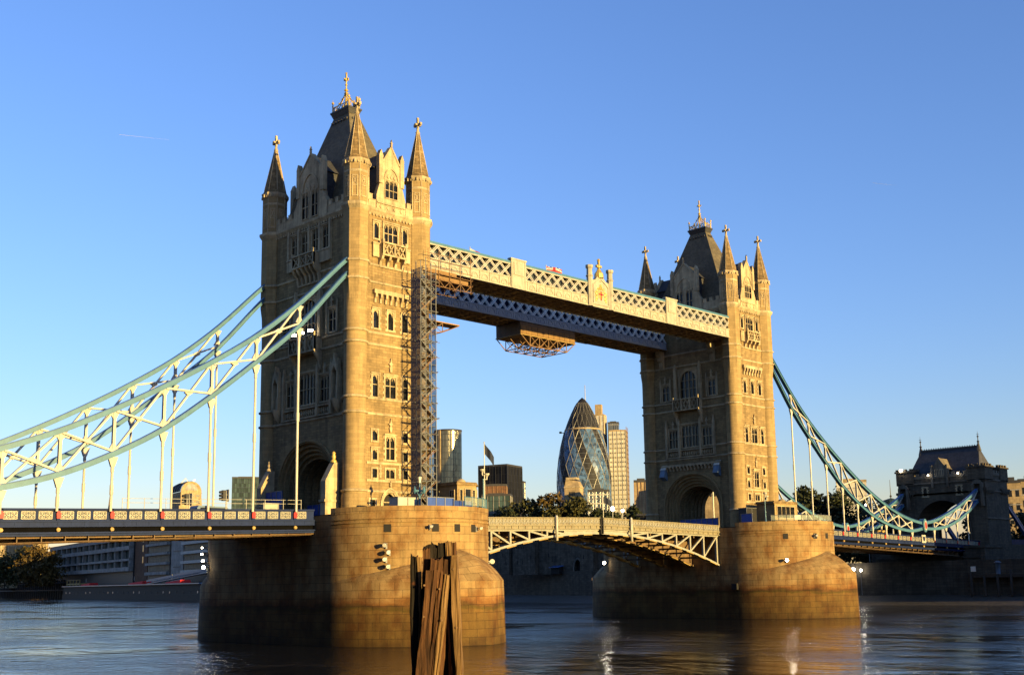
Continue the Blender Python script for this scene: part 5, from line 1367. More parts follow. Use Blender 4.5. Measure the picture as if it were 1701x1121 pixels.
flag(9.3, -17.4, FLOOR, 24.5, 1.9, 1.3, 'tall white flagpole with drooping dark flag beside the near cabin', [FN], lambda u, v: 0, 48)
flag(62.5, 9.0, 15.9, 21.3, 1.6, 1.1, 'white flagpole with small dark flag on the far side of the lifting roadway', [FN], lambda u, v: 0, 20)

def floodlight(c, d, label, lit=True, group=None, r=.30):
    """round floodlight on a bracket arm; d = unit direction away from the wall"""
    d = Vector(d).normalized(); c = Vector(c); T = thing('floodlight', c, label, 'floodlight', group)
    a = c+d*.75; f = Vector((d.y, -d.x, 0)) if False else d
    m = MB(); m.bar(c, a, .09); m.bar(c+Vector((0,0,-.35)), a, .06); m.box(c.x-.12, c.x+.12, c.y-.12, c.y+.12, c.z-.4, c.z+.25); m.build('bracket', M['steel'], T, merge=False)
    look = Vector((-.62+.35*sin(c.z*3.1), -.70+.3*sin(c.z*5.7), -.25)).normalized()
    m = MB(); m.tube(a-look*.32, a+look*.10, r*.7, r, n=14); m.build('lamp_housing', M['steel'], T)
    m = MB(); m.tube(a+look*.105, a+look*.14, r*.9, r*.8, n=14); m.build('lens', M['lampglow'] if lit else M['lens'], T)
def on_drum(X, ang, z, off=0.02): t = radians(ang); return (X+(PR+off)*cos(t), -PYC+(PR+off)*sin(t), z), (cos(t), sin(t), 0)
for k, (z, nm) in enumerate(((11.35, 'topmost'), (10.55, 'second from top'), (9.75, 'third from top'), (8.95, 'lowest'))):
    c, d = on_drum(0, -139+(k % 2)*2, z); floodlight(c, d, f'white floodlight on the near pier drum, {nm} of the sunlit cluster', False, 'floodlights on the pier walls', .27)
for k, (z, nm) in enumerate(((12.3, 'topmost'), (11.4, 'second from top'), (10.5, 'third from top'), (9.6, 'lowest'))):
    t = radians(150+4*k); floodlight((PR*1.0*cos(t), PYC+PR*sin(t), z), (cos(t)*.9, sin(t)*.5, 0), f'glowing floodlight at the shaded left edge of the near pier, {nm} of four', True, 'floodlights on the pier walls', (.12, .15, .18, .25)[k])
c, d = on_drum(0, -30, 9.5); floodlight(c, d, 'round floodlight sticking out at the right edge of the near pier', False, 'floodlights on the pier walls', .34)
c, d = on_drum(D, -135, 9.45); floodlight(c, d, 'single glowing floodlight on the sunlit drum of the far pier', True, 'floodlights on the pier walls', .28)
t = radians(152); floodlight((D+PR*cos(t), PYC+PR*sin(t), 9.9), (-.9, .3, 0), 'single glowing floodlight on the dark left edge of the far pier', True, 'floodlights on the pier walls', .30)
for k, (ang, z) in enumerate(((-112, 13.4), (-74, 13.3))):
    c, d = on_drum(0, ang, z); floodlight(c, d, f'small pale spotlight beside the drain openings of the near pier, {("left", "right")[k]} one', False, 'floodlights on the pier walls', .2)
c, d = on_drum(D, -106, 13.4); floodlight(c, d, 'small pale spotlight beside a drain opening of the far pier', False, 'floodlights on the pier walls', .2)
for k, y in enumerate((1.9, .1, -1.9)):
    nm = ('left', 'middle', 'right')[k]; x = -TA-.5-1.1; T = thing('spotlight', (x, y, 38.95), f'lit spotlight on the balcony rail of the near tower, {nm} of three', 'spotlight', 'spotlights on the tower balcony')
    m = MB(); m.tube((x, y, 38.95), (x, y, 39.25), .05, n=6); m.build('stem', M['black'], T)
    m = MB(); m.box(x-.2, x+.2, y-.28, y+.28, 39.25, 39.6); m.build('lamp_housing', M['black'], T)
    m = MB(); m.box(x-.24, x-.203, y-.22, y+.22, 39.28, 39.57); m.box(x-.18, x+.18, y-.315, y-.283, 39.28, 39.57); m.build('lens', M['lampglow'], T, merge=False)

def slab(x0, x1, y0, y1, z0, z1, name, mat, label, cat, trim=None):
    """framed panel or hut with posts"""
    cx, cy = (x0+x1)/2, (y0+y1)/2; T = thing(name, (cx, cy, z0), label, cat)
    m = MB(); m.box(x0, x1, y0, y1, z0, z1); m.build('panel', mat, T)
    m = MB(); lx, ly = x1-x0, y1-y0; n = max(1, int(max(lx, ly)/1.2))
    for k in range(n+1):
        x = x0+lx*k/n if lx >= ly else cx; y = cy if lx >= ly else y0+ly*k/n
        if lx >= ly: m.box(x-.05, x+.05, y0-.06, y0-.003, z0, z1+.05)
        else: m.box(x0-.06, x0-.003, y-.05, y+.05, z0, z1+.05)
    m.box(x0-.07, x1+.07, y0-.07, y1+.07, z1+.003, z1+.07); m.build('frame', trim or M['steel'], T, merge=False)
    return T
slab(-3.0, 1.2, -20.6, -20.5, FLOOR, 16.95, 'hoarding', M['hoard'], 'bright blue site hoarding along the near pier edge', 'hoarding')
slab(1.3, 4.4, -20.3, -20.2, FLOOR, 16.7, 'hoarding', M['hoard'], 'lower stretch of blue hoarding in front of the near cabin', 'hoarding')
slab(-5.6, -2.6, -18.4, -16.8, FLOOR, 17.0, 'site_container', M['white'], 'white site container with sunlit end at the foot of the near tower', 'container')
slab(-7.6, -7.5, 2.6, 6.3, FLOOR, 19.0, 'hoarding', M['hoard'], 'tall blue hoarding panel in the shade left of the near archway', 'hoarding')
slab(-4.0, -3.9, -4.2, 2.2, FLOOR, 17.2, 'barrier', M['hoard'], 'low blue barrier across the road inside the near archway', 'barrier')
slab(D-4.1, D-4.0, -4.2, 4.2, FLOOR, 17.2, 'hoarding', M['hoard'], 'blue hoarding across the road inside the far archway', 'hoarding')
slab(D-7.6, D-4.4, -12.6, -11.0, FLOOR, 18.4, 'site_hut', M['black'], 'dark site hut in the shade at the foot of the far tower', 'hut')
slab(D-8.9, D-8.8, -14.6, -12.4, FLOOR, 17.3, 'hoarding', M['hoard'], 'short blue hoarding on the far pier left of the dark hut', 'hoarding')
slab(-16.6, -14.6, -7.25, -7.15, 15.2, 16.55, 'notice_board', M['cream'], 'blank cream notice board facing the river on the left deck', 'notice board')
def site_fence():
    T = thing('site_fence', (-22, -7.4, 15), 'thin temporary fence along the left deck near the traffic lights', 'fence')
    for k in range(10):
        x = -34+2.5*k; m = MB(); m.tube((x, -7.4, railz(-x)-1.2), (x, -7.4, railz(-x)+1.25), .035, n=5); m.build('fence_post', M['white'], T)
    m = MB()
    for h in (1.2, .75): m.tube((-34, -7.4, railz(34)+h), (-11.5, -7.4, railz(11.5)+h), .025, n=5)
    m.build('fence_rail', M['white'], T, merge=False)
site_fence()
def traffic_light(x, y, zt, label):
    z0 = railz(-x)-1.2; T = thing('traffic_light', (x, y, z0), label, 'traffic light', 'traffic lights on the left deck')
    m = MB(); m.tube((x, y, z0), (x, y, zt), .06, n=8); m.build('pole', M['white'], T)
    m = MB(); m.box(x-.5, x-.1, y-.2, y+.2, zt-1.2, zt); m.build('signal_head', M['black'], T)
    m = MB()
    for k in range(3): m.tube((x-.5, y, zt-.2-.38*k), (x-.85, y, zt-.26-.38*k), .16, .15, n=8)
    m.build('signal_hood', M['black'], T, merge=False)
    m = MB(); m.box(x+.15, x+.2, y-.3, y+.3, zt-1.3, zt+.1); m.bar((x-.1, y, zt-.5), (x+.2, y, zt-.5), .06); m.build('backing_board', M['steel'], T, merge=False)
traffic_light(-21.4, -7.0, 17.9, 'black traffic light on a white post, the one nearer the left tower')
traffic_light(-26.0, -7.0, 17.3, 'black traffic light seen in front of the domed building')
for y, nm in ((-7.3, 'sunlit pale'), (6.9, 'mostly shaded')):
    T = thing('gate_pier', (-7.6, y, FLOOR), f'{nm} stone gate pier with sloping top beside the near archway', 'gate pier')
    m = MB(); m.prism([(-8.3,y-.5,FLOOR),(-6.3,y-.5,FLOOR),(-6.3,y-.5,21.9),(-7.0,y-.5,21.9),(-8.3,y-.5,19.6)], (0,1.0,0)); m.box(-8.5, -6.2, y-.6, y+.6, 17.0, 17.3); m.build('pier_shaft', M['trim'], T)
    m = MB(); m.lathe((-6.75, y), [(.4, 21.9), (.45, 22.1), (.2, 22.3), (.32, 22.6), (.2, 22.9), (.26, 23.1), (.02, 23.3)], 8); m.build('pier_finial', M['gold'] if y < 0 else M['trim'], T)
for y, nm in ((6.05, 'left'), (-5.85, 'right')):
    x = D-TA-.5; T = thing('signal_lantern', (x-.8, y, 24.4), f'pale blue signal lantern bracketed beside the far archway, {nm} one', 'lantern', 'signal lanterns of the far tower')
    m = MB(); m.prism([(x-1.1,y-.55,25.0),(x-.05,y-.55,24.4),(x-.05,y-.55,26.5),(x-.7,y-.55,26.3)], (0,1.1,0)); m.build('lantern_body', M['greyblue'], T)
    m = MB(); m.prism([(x-.8,y-.6,26.35),(x-.05,y-.6,26.52),(x-.05,y-.6,27.2)], (0,1.2,0)); m.build('lantern_hood', M['lens'], T)

# ---------------------------------------------------------------- north abutment gatehouse
M['soot'] = stone('sooty_granite', (0.085, 0.068, 0.046), 0.9, 0.4, 0.02, 0.55, 0.25, 0.35, blot=0.25); M['soottrim'] = stone('sooty_trim', (0.15, 0.125, 0.09), 0.9, 0.5, 0.008, 0.7, 0.15, 0.4)  # granite and trim darkened in colour for the shade around the gatehouse
def gatehouse():
    X0, X1, Y = 176.0, 188.6, 11.0; zc, zp = 26.6, 31.0
    T = thing('gatehouse', (182, 0, 8.6), 'dark stone gatehouse with steep slate roof at the right end of the bridge', 'gatehouse')
    fc = Face(X0, 0, (-1, 0), Y, 2, zp-1.6); fb = Face(X1, 0, (1, 0), Y, 2, zp-1.6); fe = Face((X0+X1)/2, -Y, (0,-1), (X1-X0)/2, 2, zp-1.6); fw = Face((X0+X1)/2, Y, (0,1), (X1-X0)/2, 2, zp-1.6)
    W0 = 6.9
    for u in (-4.0, 4.6): window(fc, T, u, 25.1, .9, 2.0, 1, (), fr=.28, quoins=True, hood=False)
    def curve(w, za, n=16): return [(-w, 13.5)]+[(-w*cos(pi*t/n), 17.5+(za-17.5)*sin(pi*t/n)) for t in range(n+1)]+[(w, 13.5)]
    for F in (fc, fb): F.holes.append((-W0, W0, 2, 24.2, 0))
    ar = MB()
    for F in (fc, fb):
        c = curve(W0, 24.1)
        for (ua, za), (ub, zb) in zip(c[1:], c[2:-1]): ar.quad(F.p(ua,za), F.p(ub,zb), F.p(ub,24.2), F.p(ua,24.2))
        for a, b in zip(c, c[1:]): ar.bar(F.p(a[0]*.98, a[1]-.1, .05), F.p(b[0]*.98, b[1]-.1, .05), .45, .3)
        F.rect(ar, -W0, W0, 2, 13.4)
    c = curve(W0, 24.1)
    for (ua, za), (ub, zb) in zip(c, c[1:]): ar.quad(fc.p(ua,za), fc.p(ub,zb), fb.p(-ub,zb), fb.p(-ua,za))
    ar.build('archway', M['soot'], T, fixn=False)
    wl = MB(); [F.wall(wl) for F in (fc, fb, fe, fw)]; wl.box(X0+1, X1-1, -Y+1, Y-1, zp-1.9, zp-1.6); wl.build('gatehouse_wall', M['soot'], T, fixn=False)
    tr = MB()
    for F in (fc, fb, fe, fw):
        h = F.half
        for z in (zc-1.2, zc+1.4, 19.0 if F in (fe, fw) else zc-1.2): F.box(tr, -h-.2, h+.2, z, z+.35, .003, .25)
        n = int(2*h/1.5)
        for k in range(n):
            u = -h+.4+k*1.5
            if u+.8 < h: F.box(tr, u, u+.8, zp-1.0, zp-.4, -.4, .1)
        F.box(tr, -h+.003, h-.003, zp-1.7, zp-1.0, -.4, .12)
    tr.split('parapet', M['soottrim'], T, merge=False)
    for (x, y) in ((X0+2, -Y+2), (X0+2, Y-2), (X1-2, -Y+2), (X1-2, Y-2)):           # corner blocks
        m = MB(); m.box(x-2.25, x+2.25, y-2.25, y+2.25, zc+1.5, zp+.1); m.box(x-2.5, x+2.5, y-2.5, y+2.5, zp+.1, zp+.5); m.box(x-2.45, x+2.45, y-2.45, y+2.45, zc-.9, zc-.3)
        for k in range(3):
            for sx, sy in ((1,0),(-1,0),(0,1),(0,-1)): m.box(x+sx*2.1+(0 if sx else -1.7+1.4*k)-.3, x+sx*2.1+(0 if sx else -1.7+1.4*k)+.3, y+sy*2.1+(0 if sy else -1.7+1.4*k)-.3, y+sy*2.1+(0 if sy else -1.7+1.4*k)+.3, zp+.5, zp+1.0)
        for k in range(8):
            for sx, sy in ((0,-1),(-1,0)): m.box(x+sx*2.35+(0 if sx else -1.9+.52*k)-.12, x+sx*2.35+(0 if sx else -1.9+.52*k)+.12, y+sy*2.35+(0 if sy else -1.9+.52*k)-.12, y+sy*2.35+(0 if sy else -1.9+.52*k)+.12, zc-1.6, zc-.9)
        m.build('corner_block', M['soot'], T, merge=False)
    r = MB(); a0, b0, z0 = 4.6, 9.2, zp-1.2; xm = (X0+X1)/2; zr = 36.6; b1 = 7.4
    P = [(xm-a0,-b0,z0),(xm+a0,-b0,z0),(xm+a0,b0,z0),(xm-a0,b0,z0)]; R0, R1 = (xm,-b1,zr), (xm,b1,zr)
    r.quad(P[0],P[3],R1,R0); r.quad(P[1],P[2],R1,R0); r.quad(P[0],P[1],R0); r.quad(P[3],P[2],R1); rf = r.build('main_roof', M['dark_slate'], T)
    m = MB(); m.box(xm-.2, xm+.2, -b1, b1, zr-.1, zr+.35)
    for k in range(24): y = -b1+.3+k*(2*b1-.6)/23; m.box(xm-.06, xm+.06, y-.1, y+.1, zr+.35, zr+.6)
    for y in (-b1, b1): m.lathe((xm, y), [(.7, zr-1.0), (.35, zr+.4), (.2, zr+1.0), (.35, zr+1.3), (.12, zr+1.5), (.12, zr+2.3), (.3, zr+2.5), (.06, zr+2.7), (.04, zr+3.6), (.01, zr+3.8)], 8); m.bar((xm,y-.3,zr+3.0), (xm,y+.3,zr+3.0), .09)
    m.build('ridge_crest', M['lead'], rf, merge=False)
    d = MB(); x = X0+.3; out = [(-2.4, zp-1.7), (2.4, zp-1.7), (2.2, zp+.4), (1.5, zp+1.0), (0, zp+3.2), (-1.5, zp+1.0), (-2.2, zp+.4)]
    d.prism([(x-.5, u, z) for u, z in out], (.7,0,0)); d.prism([(x-.45, u*.95, z-.1) for u, z in out[2:]], (6.0,0,0)) 
    for u in (-1.9, 1.9): d.box(x-.7, x-.1, u-.25, u+.25, zc+.5, zp+1.4)
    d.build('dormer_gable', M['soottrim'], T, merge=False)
    F2 = Face(x-.5, 0, (-1,0), 1, 0, 1)
    for u in (-.65, .65): window(F2, T, u, zp-1.2, .85, 1.5, 2, (), fr=.1, proud=.05, depth=.2, hood=False, free=True)
    for y in (-TB, TB):                               # niches receiving the chains
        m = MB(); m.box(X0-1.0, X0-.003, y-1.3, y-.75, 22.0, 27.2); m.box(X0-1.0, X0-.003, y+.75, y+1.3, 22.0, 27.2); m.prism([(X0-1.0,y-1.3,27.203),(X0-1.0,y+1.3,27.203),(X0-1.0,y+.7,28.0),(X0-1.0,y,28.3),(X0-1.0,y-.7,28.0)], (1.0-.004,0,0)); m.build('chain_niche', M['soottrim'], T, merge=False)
    for y in (-TB, TB):                               # land ties running down behind
        S = thing('land_tie', (200, y, 14), f'blue land tie running down {"behind the right flank of" if y < 0 else "beyond the arch of"} the gatehouse', 'land tie')
        m = MB(); pts = [(X1+.05+k*2.5, y, 24.5-k*1.55-.03*k*k) for k in range(8)]; m.ribbon(pts, .7, 1.1); m.build('tie_beam', M['blue'], S)
        m = MB(); m.ribbon([(p[0], p[1]-.4, p[2]+.35) for p in pts], .1, .14); m.build('edge_trim', M['white'], S)
    # abutment pier standing in the water below the gatehouse
    ab = thing('abutment', (177, 0, 0), 'dark stone river abutment below the gatehouse', 'abutment')
    m = MB(); m.box(166, 175.95, -14, 14, -2, 12.2); m.build('abutment_wall', M['quay'], ab)
    m = MB(); m.box(165.7, 175.9, -14.3, 14.3, 12.2, 12.7); m.box(165.6, 166.0, -13, 13, 10.0, 10.3); m.build('abutment_coping', M['quay'], ab)
    # approach viaduct behind
    v = thing('approach_viaduct', (215, 0, 8.6), 'dark approach viaduct leading away behind the gatehouse', 'viaduct')
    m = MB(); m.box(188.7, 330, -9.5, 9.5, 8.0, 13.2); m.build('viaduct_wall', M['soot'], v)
    m = MB()
    for y in (-9.5, 9.3): m.box(188.7, 330, y, y+.25, 13.203, 14.4)
    m.build('parapet', M['navy'], v, merge=False)
gatehouse()
# ---------------------------------------------------------------- city beyond the bridge
def curtain(name, base, line, sx, sz, th=0.12, rough=0.12, spec=0.6, var=0.5, metal=0.0):
    """glazed facade: panes of varying tone in a grid of mullions (UV in metres)"""
    m, nt, b = newmat(name); tc = N(nt, 'ShaderNodeTexCoord'); br = N(nt, 'ShaderNodeTexBrick'); nt.links.new(tc.outputs['UV'], br.inputs['Vector'])
    br.offset = 0.0; br.inputs['Scale'].default_value = 1.0; br.inputs['Brick Width'].default_value = sx; br.inputs['Row Height'].default_value = sz; br.inputs['Mortar Size'].default_value = th; br.inputs['Mortar Smooth'].default_value = 0.1
    br.inputs['Color1'].default_value = (*[c*(1-var) for c in base], 1); br.inputs['Color2'].default_value = (*[min(1, c*(1+var)) for c in base], 1); br.inputs['Mortar'].default_value = (*line, 1)
    nt.links.new(br.outputs[0], b.inputs['Base Color']); b.inputs['Roughness'].default_value = rough; b.inputs['Specular IOR Level'].default_value = spec; b.inputs['Metallic'].default_value = metal
    bump(nt, br.outputs['Fac'], b, 0.4, 0.1); return m
M['glz_teal'] = curtain('teal_glazing', (0.030, 0.050, 0.050), (0.02, 0.026, 0.026), 1.6, 3.4, 0.12, 0.5, 0.1)
M['glz_dark'] = curtain('dark_glazing', (0.006, 0.006, 0.007), (0.014, 0.014, 0.014), 1.7, 3.6, 0.16, 0.5, 0.15)
M['glz_grey'] = curtain('grey_glazing', (0.045, 0.055, 0.065), (0.10, 0.10, 0.10), 1.5, 3.6, 0.2, 0.2)
M['glz_steel'] = curtain('steel_glazing', (0.07, 0.085, 0.085), (0.05, 0.05, 0.04), 1.2, 3.8, 0.15, 0.16, 0.8, 0.35, 0.5)
M['officewall'] = curtain('office_wall', (0.42, 0.40, 0.32), (0.38, 0.35, 0.28), 3.1, 3.5, 0.5, 0.5, 0.3, 0.2)
M['concrete'] = stone('pale_concrete', (0.30, 0.285, 0.26), 4.0, 3.2, 0.05, 0.8, 0.1, 0.35)
M['brownbrick'] = stone('brown_brick', (0.13, 0.065, 0.035), 1.2, 0.5, 0.03, 0.7, 0.15, 0.3)
M['castle'] = stone('castle_stone', (0.105, 0.088, 0.065), 1.2, 0.6, 0.03, 0.6, 0.3, 0.5, blot=0.4)
M['tan'] = stone('tan_stone', (0.34, 0.25, 0.135), 1.6, 0.9, 0.04, 0.7, 0.12, 0.3)
M['timber_dark'] = paint('dark_timber', (0.035, 0.026, 0.018), 0.8, 0.4)
M['paneoffice'] = curtain('office_pane', (0.10, 0.105, 0.10), (0.30, 0.26, 0.18), 1.9, 9.0, 0.5, 0.3, 0.3, 0.3)
class Ob:
    """an oriented block: centre c, unit axes u (along the front) and v (depth), front at v=-depth/2"""
    def __init__(s, c, w, d, ang): s.c = Vector((*c, 0)); a = radians(ang); s.u = Vector((cos(a), sin(a), 0)); s.v = Vector((-sin(a), cos(a), 0)); s.w = w; s.d = d
    def p(s, u, v, z): q = s.c+s.u*u+s.v*v; return (q.x, q.y, z)
    def box(s, m, u0, u1, v0, v1, z0, z1, mi=0): m.hexa([s.p(u0,v0,z0),s.p(u1,v0,z0),s.p(u1,v1,z0),s.p(u0,v1,z0),s.p(u0,v0,z1),s.p(u1,v0,z1),s.p(u1,v1,z1),s.p(u0,v1,z1)], mi)
def office(name, label, c, w, d, ang, z0, z1, wall, bands=None, fins=None, roof=None, cat='building'):
    B = Ob(c, w, d, ang); T = thing(name, (*c, z0), label, cat)
    m = MB(); B.box(m, -w/2, w/2, -d/2, d/2, z0, z1); m.build('wall', wall, T)
    if bands:
        st, th, mat, out = bands; z = z0+st
        while z < z1-.5: m = MB(); B.box(m, -w/2-out, w/2+out, -d/2-out, d/2+out, z, z+th); m.build('floor_band', mat, T); z += st
    if fins:
        st, th, mat, out = fins; n = int(w/st); m = MB(); k = 0
        for k in range(n+1): u = -w/2+w*k/n; B.box(m, u-th/2, u+th/2, -d/2-out, -d/2-.01, z0, z1)
        n2 = max(1, int(d/st))
        for k in range(n2+1): v = -d/2+d*k/n2; B.box(m, w/2+.01, w/2+out, v-th/2, v+th/2, z0, z1)
        m.build('facade_fin', mat, T, merge=False); 
    m = MB(); B.box(m, -w/2-.15, w/2+.15, -d/2-.15, d/2+.15, z1+.003, z1+1.0); B.box(m, -w*.3, w*.25, -d*.25, d*.25, z1+1.003, z1+(roof or 1.8)); m.build('roof', M['lead'] if wall is not M['officewall'] else M['tan'], T, merge=False)
    return T, B

def gherkin():
    c = (576.8, 475.4); T = thing('glass_tower', (*c, 8.6), 'bullet shaped dark glass tower with white diamond lattice and spiral bands', 'skyscraper')
    prof = [(8.6,18.4),(30,19.4),(50,20.6),(67,21.0),(81,21.0),(90,20.4),(100,19.0),(109,17.2),(118,14.8),(127.5,11.2),(134,8.4),(139,5.9),(143,3.3),(145.3,1.2),(146,0)]
    def R(z):
        for (a, ra), (b, rb) in zip(prof, prof[1:]):
            if a <= z <= b: return ra+(rb-ra)*(z-a)/(b-a)
        return 0
    n, rows = 36, 40; zs = [8.6+(146-8.6)*(1-(1-k/rows)**1.15) for k in range(rows+1)]
    m = MB()
    for k in range(rows):
        for i in range(n):
            sh = k*.36
            t = lambda i, kk: 2*pi*(i-kk*.36)/n
            p = [(c[0]+R(zs[kk])*cos(t(ii,kk)), c[1]+R(zs[kk])*sin(t(ii,kk)), zs[kk]) for ii, kk in ((i,k),(i+1,k),(i+1,k+1),(i,k+1))]
            band = i % 6 in (0, 1) 
            dark = band or zs[k] > 121
            if k == rows-1: p = p[:3]
            m.quad(*p, mi=1 if dark else 0, smooth=False)
    m.build('glass_skin', [M['gherk'], M['gherkd']], T, merge=True)
    g = MB()
    for s_ in (1, -1):
        for i in range(18):
            a0 = 2*pi*(2*i)/n
            for k in range(0, rows-2):
                q = []
                for kk in (k, k+1):
                    t = a0+s_*2*pi*kk*.36/n; z = zs[kk]; r = R(z)+.12; q.append((c[0]+r*cos(t), c[1]+r*sin(t), z))
                g.bar(*q, .26 if zs[k] < 121 else .14)
    g.build('diagrid', M['diag'], T, merge=False)
    f = MB()
    for k in range(1, 30):
        z = 8.6+4.0*k
        if z < 122: f.lathe(c, [(R(z)+.05, z-.12), (R(z)+.11, z), (R(z)+.05, z+.12)], 36)
    f.build('floor_line', M['gfloor'], T, merge=False)
    f = MB(); f.lathe(c, [(R(120)+.1, 119.6), (R(120)+.5, 120.2), (R(121)+.1, 120.9)], 36); f.build('collar_ring', M['tan'], T)
    f = MB(); a = Vector((c[0], c[1], 118.5)); d = Vector((-.72, .69, 0)); f.bar(a+d*14.5, a+d*17.5, .5); f.box(a.x+d.x*17.5-.7, a.x+d.x*17.5+.7, a.y+d.y*17.5-.7, a.y+d.y*17.5+.7, 118, 119.4); f.build('cleaning_arm', M['black'], T, merge=False)
def gmat(n, c, r, ms=0.0):
    m, nt, b = newmat(n); geo = N(nt, 'ShaderNodeNewGeometry'); x = N(nt, 'ShaderNodeTexVoronoi'); x.inputs['Scale'].default_value = .45; nt.links.new(geo.outputs['Position'], x.inputs['Vector'])
    nt.links.new(mixrgb(nt, 'MULTIPLY', 1.0, c, ramp(nt, x.outputs['Color'], [(0.2, 0.4), (0.8, 1.7)])), b.inputs['Base Color']); b.inputs['Roughness'].default_value = r; b.inputs['Metallic'].default_value = ms; b.inputs['Specular IOR Level'].default_value = .35; return m
M['gherk'] = gmat('blue_tower_glass', (0.040, 0.075, 0.135), 0.22, 0.0); M['gherkd'] = gmat('dark_tower_glass', (0.004, 0.004, 0.006), 0.7)
M['diag'] = paint('diagrid_white', (0.20, 0.19, 0.16), 0.4); M['gfloor'] = paint('floor_line_grey', (0.10, 0.11, 0.12), 0.4)
gherkin()
def round_tower():
    c = (568.9, 624.0); T = thing('glass_tower', (*c, 8.6), 'tall rounded tower of bronze glass with pale stone fins, beside the scaffolding', 'skyscraper')
    m = MB(); m.lathe(c, [(11.6, 8.6), (11.6, 133)], 32); m.build('glass_drum', M['bronze'], T)
    m = MB(); B = Ob((565.8, 619.9), 9, 22, -41.4); 
    f = MB()
    for k in range(14):
        a = radians(112+k*6.2); f.box(c[0]+11.6*cos(a)-.5, c[0]+11.6*cos(a)+.5, c[1]+11.6*sin(a)-.5, c[1]+11.6*sin(a)+.5, 8.6, 134)
    f.build('stone_fin', M['tan'], T, merge=False)
    f = MB(); f.lathe(c, [(11.7, 133), (11.9, 134.5), (10.5, 134.6), (.1, 134.6)], 32); f.build('roof', M['lead'], T)
M['bronze'] = curtain('bronze_glazing', (0.20, 0.17, 0.10), (0.09, 0.08, 0.05), 1.3, 5.2, 0.22, 0.18, 0.8, 0.35, 0.75)
round_tower()
office('office_block', 'squat black glass office block with flat roof in the middle distance', (335.5, 318.0), 17.0, 17.0, -72, 8.6, 65.5, M['glz_dark'], None, (3.4, .25, M['black'], .25), 1.2)
office('office_block', 'low teal glass office with pale roof edge just right of the near pier', (297.6, 281.0), 13.6, 10, -50, 8.6, 46.6, M['glz_teal'], (7.5, .35, M['concrete'], .12), (2.6, .18, M['concrete'], .2), 1.6)
office('office_block', 'russet clad office block behind the low teal glass office', (311.0, 296.0), 11.0, 9, -47, 8.6, 53.0, M['brownbrick'], None, (2.2, .3, M['rusty'], .2), 1.3)
office('office_block', 'slim pale grey block beside the black office block', (473.4, 439.5), 4.4, 6, -45, 8.6, 72.0, M['glz_grey'], None, None, 1.5)
office('office_block', 'slab tower with bright end wall and stepped top behind the bullet tower', (624.5, 499.8), 9.5, 10, -62, 8.6, 138, M['officewall'], None, (2.6, .4, M['tan'], .3), 9.5)
T, B = office('office_block', 'grey glass slab with rounded roof between bullet tower and pale office', (633.5, 492.4), 9.0, 12, -52, 8.6, 131.5, M['glz_grey'], (7.6, .3, M['concrete'], .1), None, 2.0)
m = MB(); m.tube((618.0, 509.0, 138), (618.0, 509.0, 164.5), .45, .25, 8); m.lathe((618.0, 509.0), [(1.6, 138), (1.6, 141), (.6, 142)], 10)
solo(m, 'radio_mast', M['white'], 'thin white mast rising behind the bullet shaped tower', 'mast')
T, B = office('office_block', 'pale cream office tower with rows of windows and scaffolding on its edge', (622.0, 478.0), 13.4, 13, -56, 8.6, 122.5, M['officewall'], None, (3.35, .35, M['concrete'], .3), 1.6)
for k in range(30):
    w = MB(); z = 12+3.7*k; B.box(w, -6.2, 6.2, -6.58, -6.52, z, z+1.2); w.build('window_row', M['paneoffice'], T)
    w = MB(); B.box(w, 6.72, 6.78, -6.2, 6.2, z, z+1.2); w.build('window_row', M['paneoffice'], T)
s = MB()
for k in range(5): B.box(s, 7.0+.1*k, 7.2+.1*k, -6.5+k*2.8, -6.3+k*2.8, 8.6, 126)
for k in range(32): B.box(s, 6.9, 7.5, -6.6, 6.6, 12+3.55*k, 12.3+3.55*k)
s.build('edge_scaffold', M['rusty'], T, merge=False)
office('office_block', 'small wrapped block on the skyline left of the far tower', (295.3, 189.7), 6.2, 6, -50.9, 8.6, 46.8, M['tan'], None, (1.5, .25, M['rusty'], .25), 1.8)
office('site_office', 'white and glass site block among the trees below the bullet tower', (275.9, 197.1), 8.8, 6, -48.7, 8.6, 42.4, M['glz_grey'], (3.6, .5, M['white'], .15), (2.9, .4, M['white'], .2), 1.6)
office('office_block', 'teal glass office with gridded front left of the near tower', (385.5, 644.0), 22.0, 16, -31.8, 8.6, 85.6, M['glz_teal'], (3.9, .25, M['glz_steel'], .08), (1.6, .12, M['glz_steel'], .16), 1.6)
office('apartment_block', 'pale block half hidden behind the right suspension chain', (361.6, 127.3), 12.5, 10, -60.8, 8.6, 45.2, M['officewall'], (3.4, .4, M['concrete'], .15), None, 1.8)
for c_, w_, z_, lb in (((305.8, 36.1), 6.8, 36.0, 'tan brick block at the right edge, lower of two'), ((339.0, 40.5), 11.0, 38.6, 'tan brick block at the right edge with grey attic, taller of two')):
    T, B = office('apartment_block', lb, c_, w_, 9, -67.5, 8.6, z_, M['tan'], (5.0, .3, M['concrete'], .1), None, 2.2)
    for k in range(4):
        for i in range(3):
            w = MB(); u = -w_/2+w_*(i+.5)/3; B.box(w, u-.55, u+.55, -4.56, -4.503, z_-4.6-4.6*k, z_-2.2-4.6*k); w.build('window', M['pane'], T)
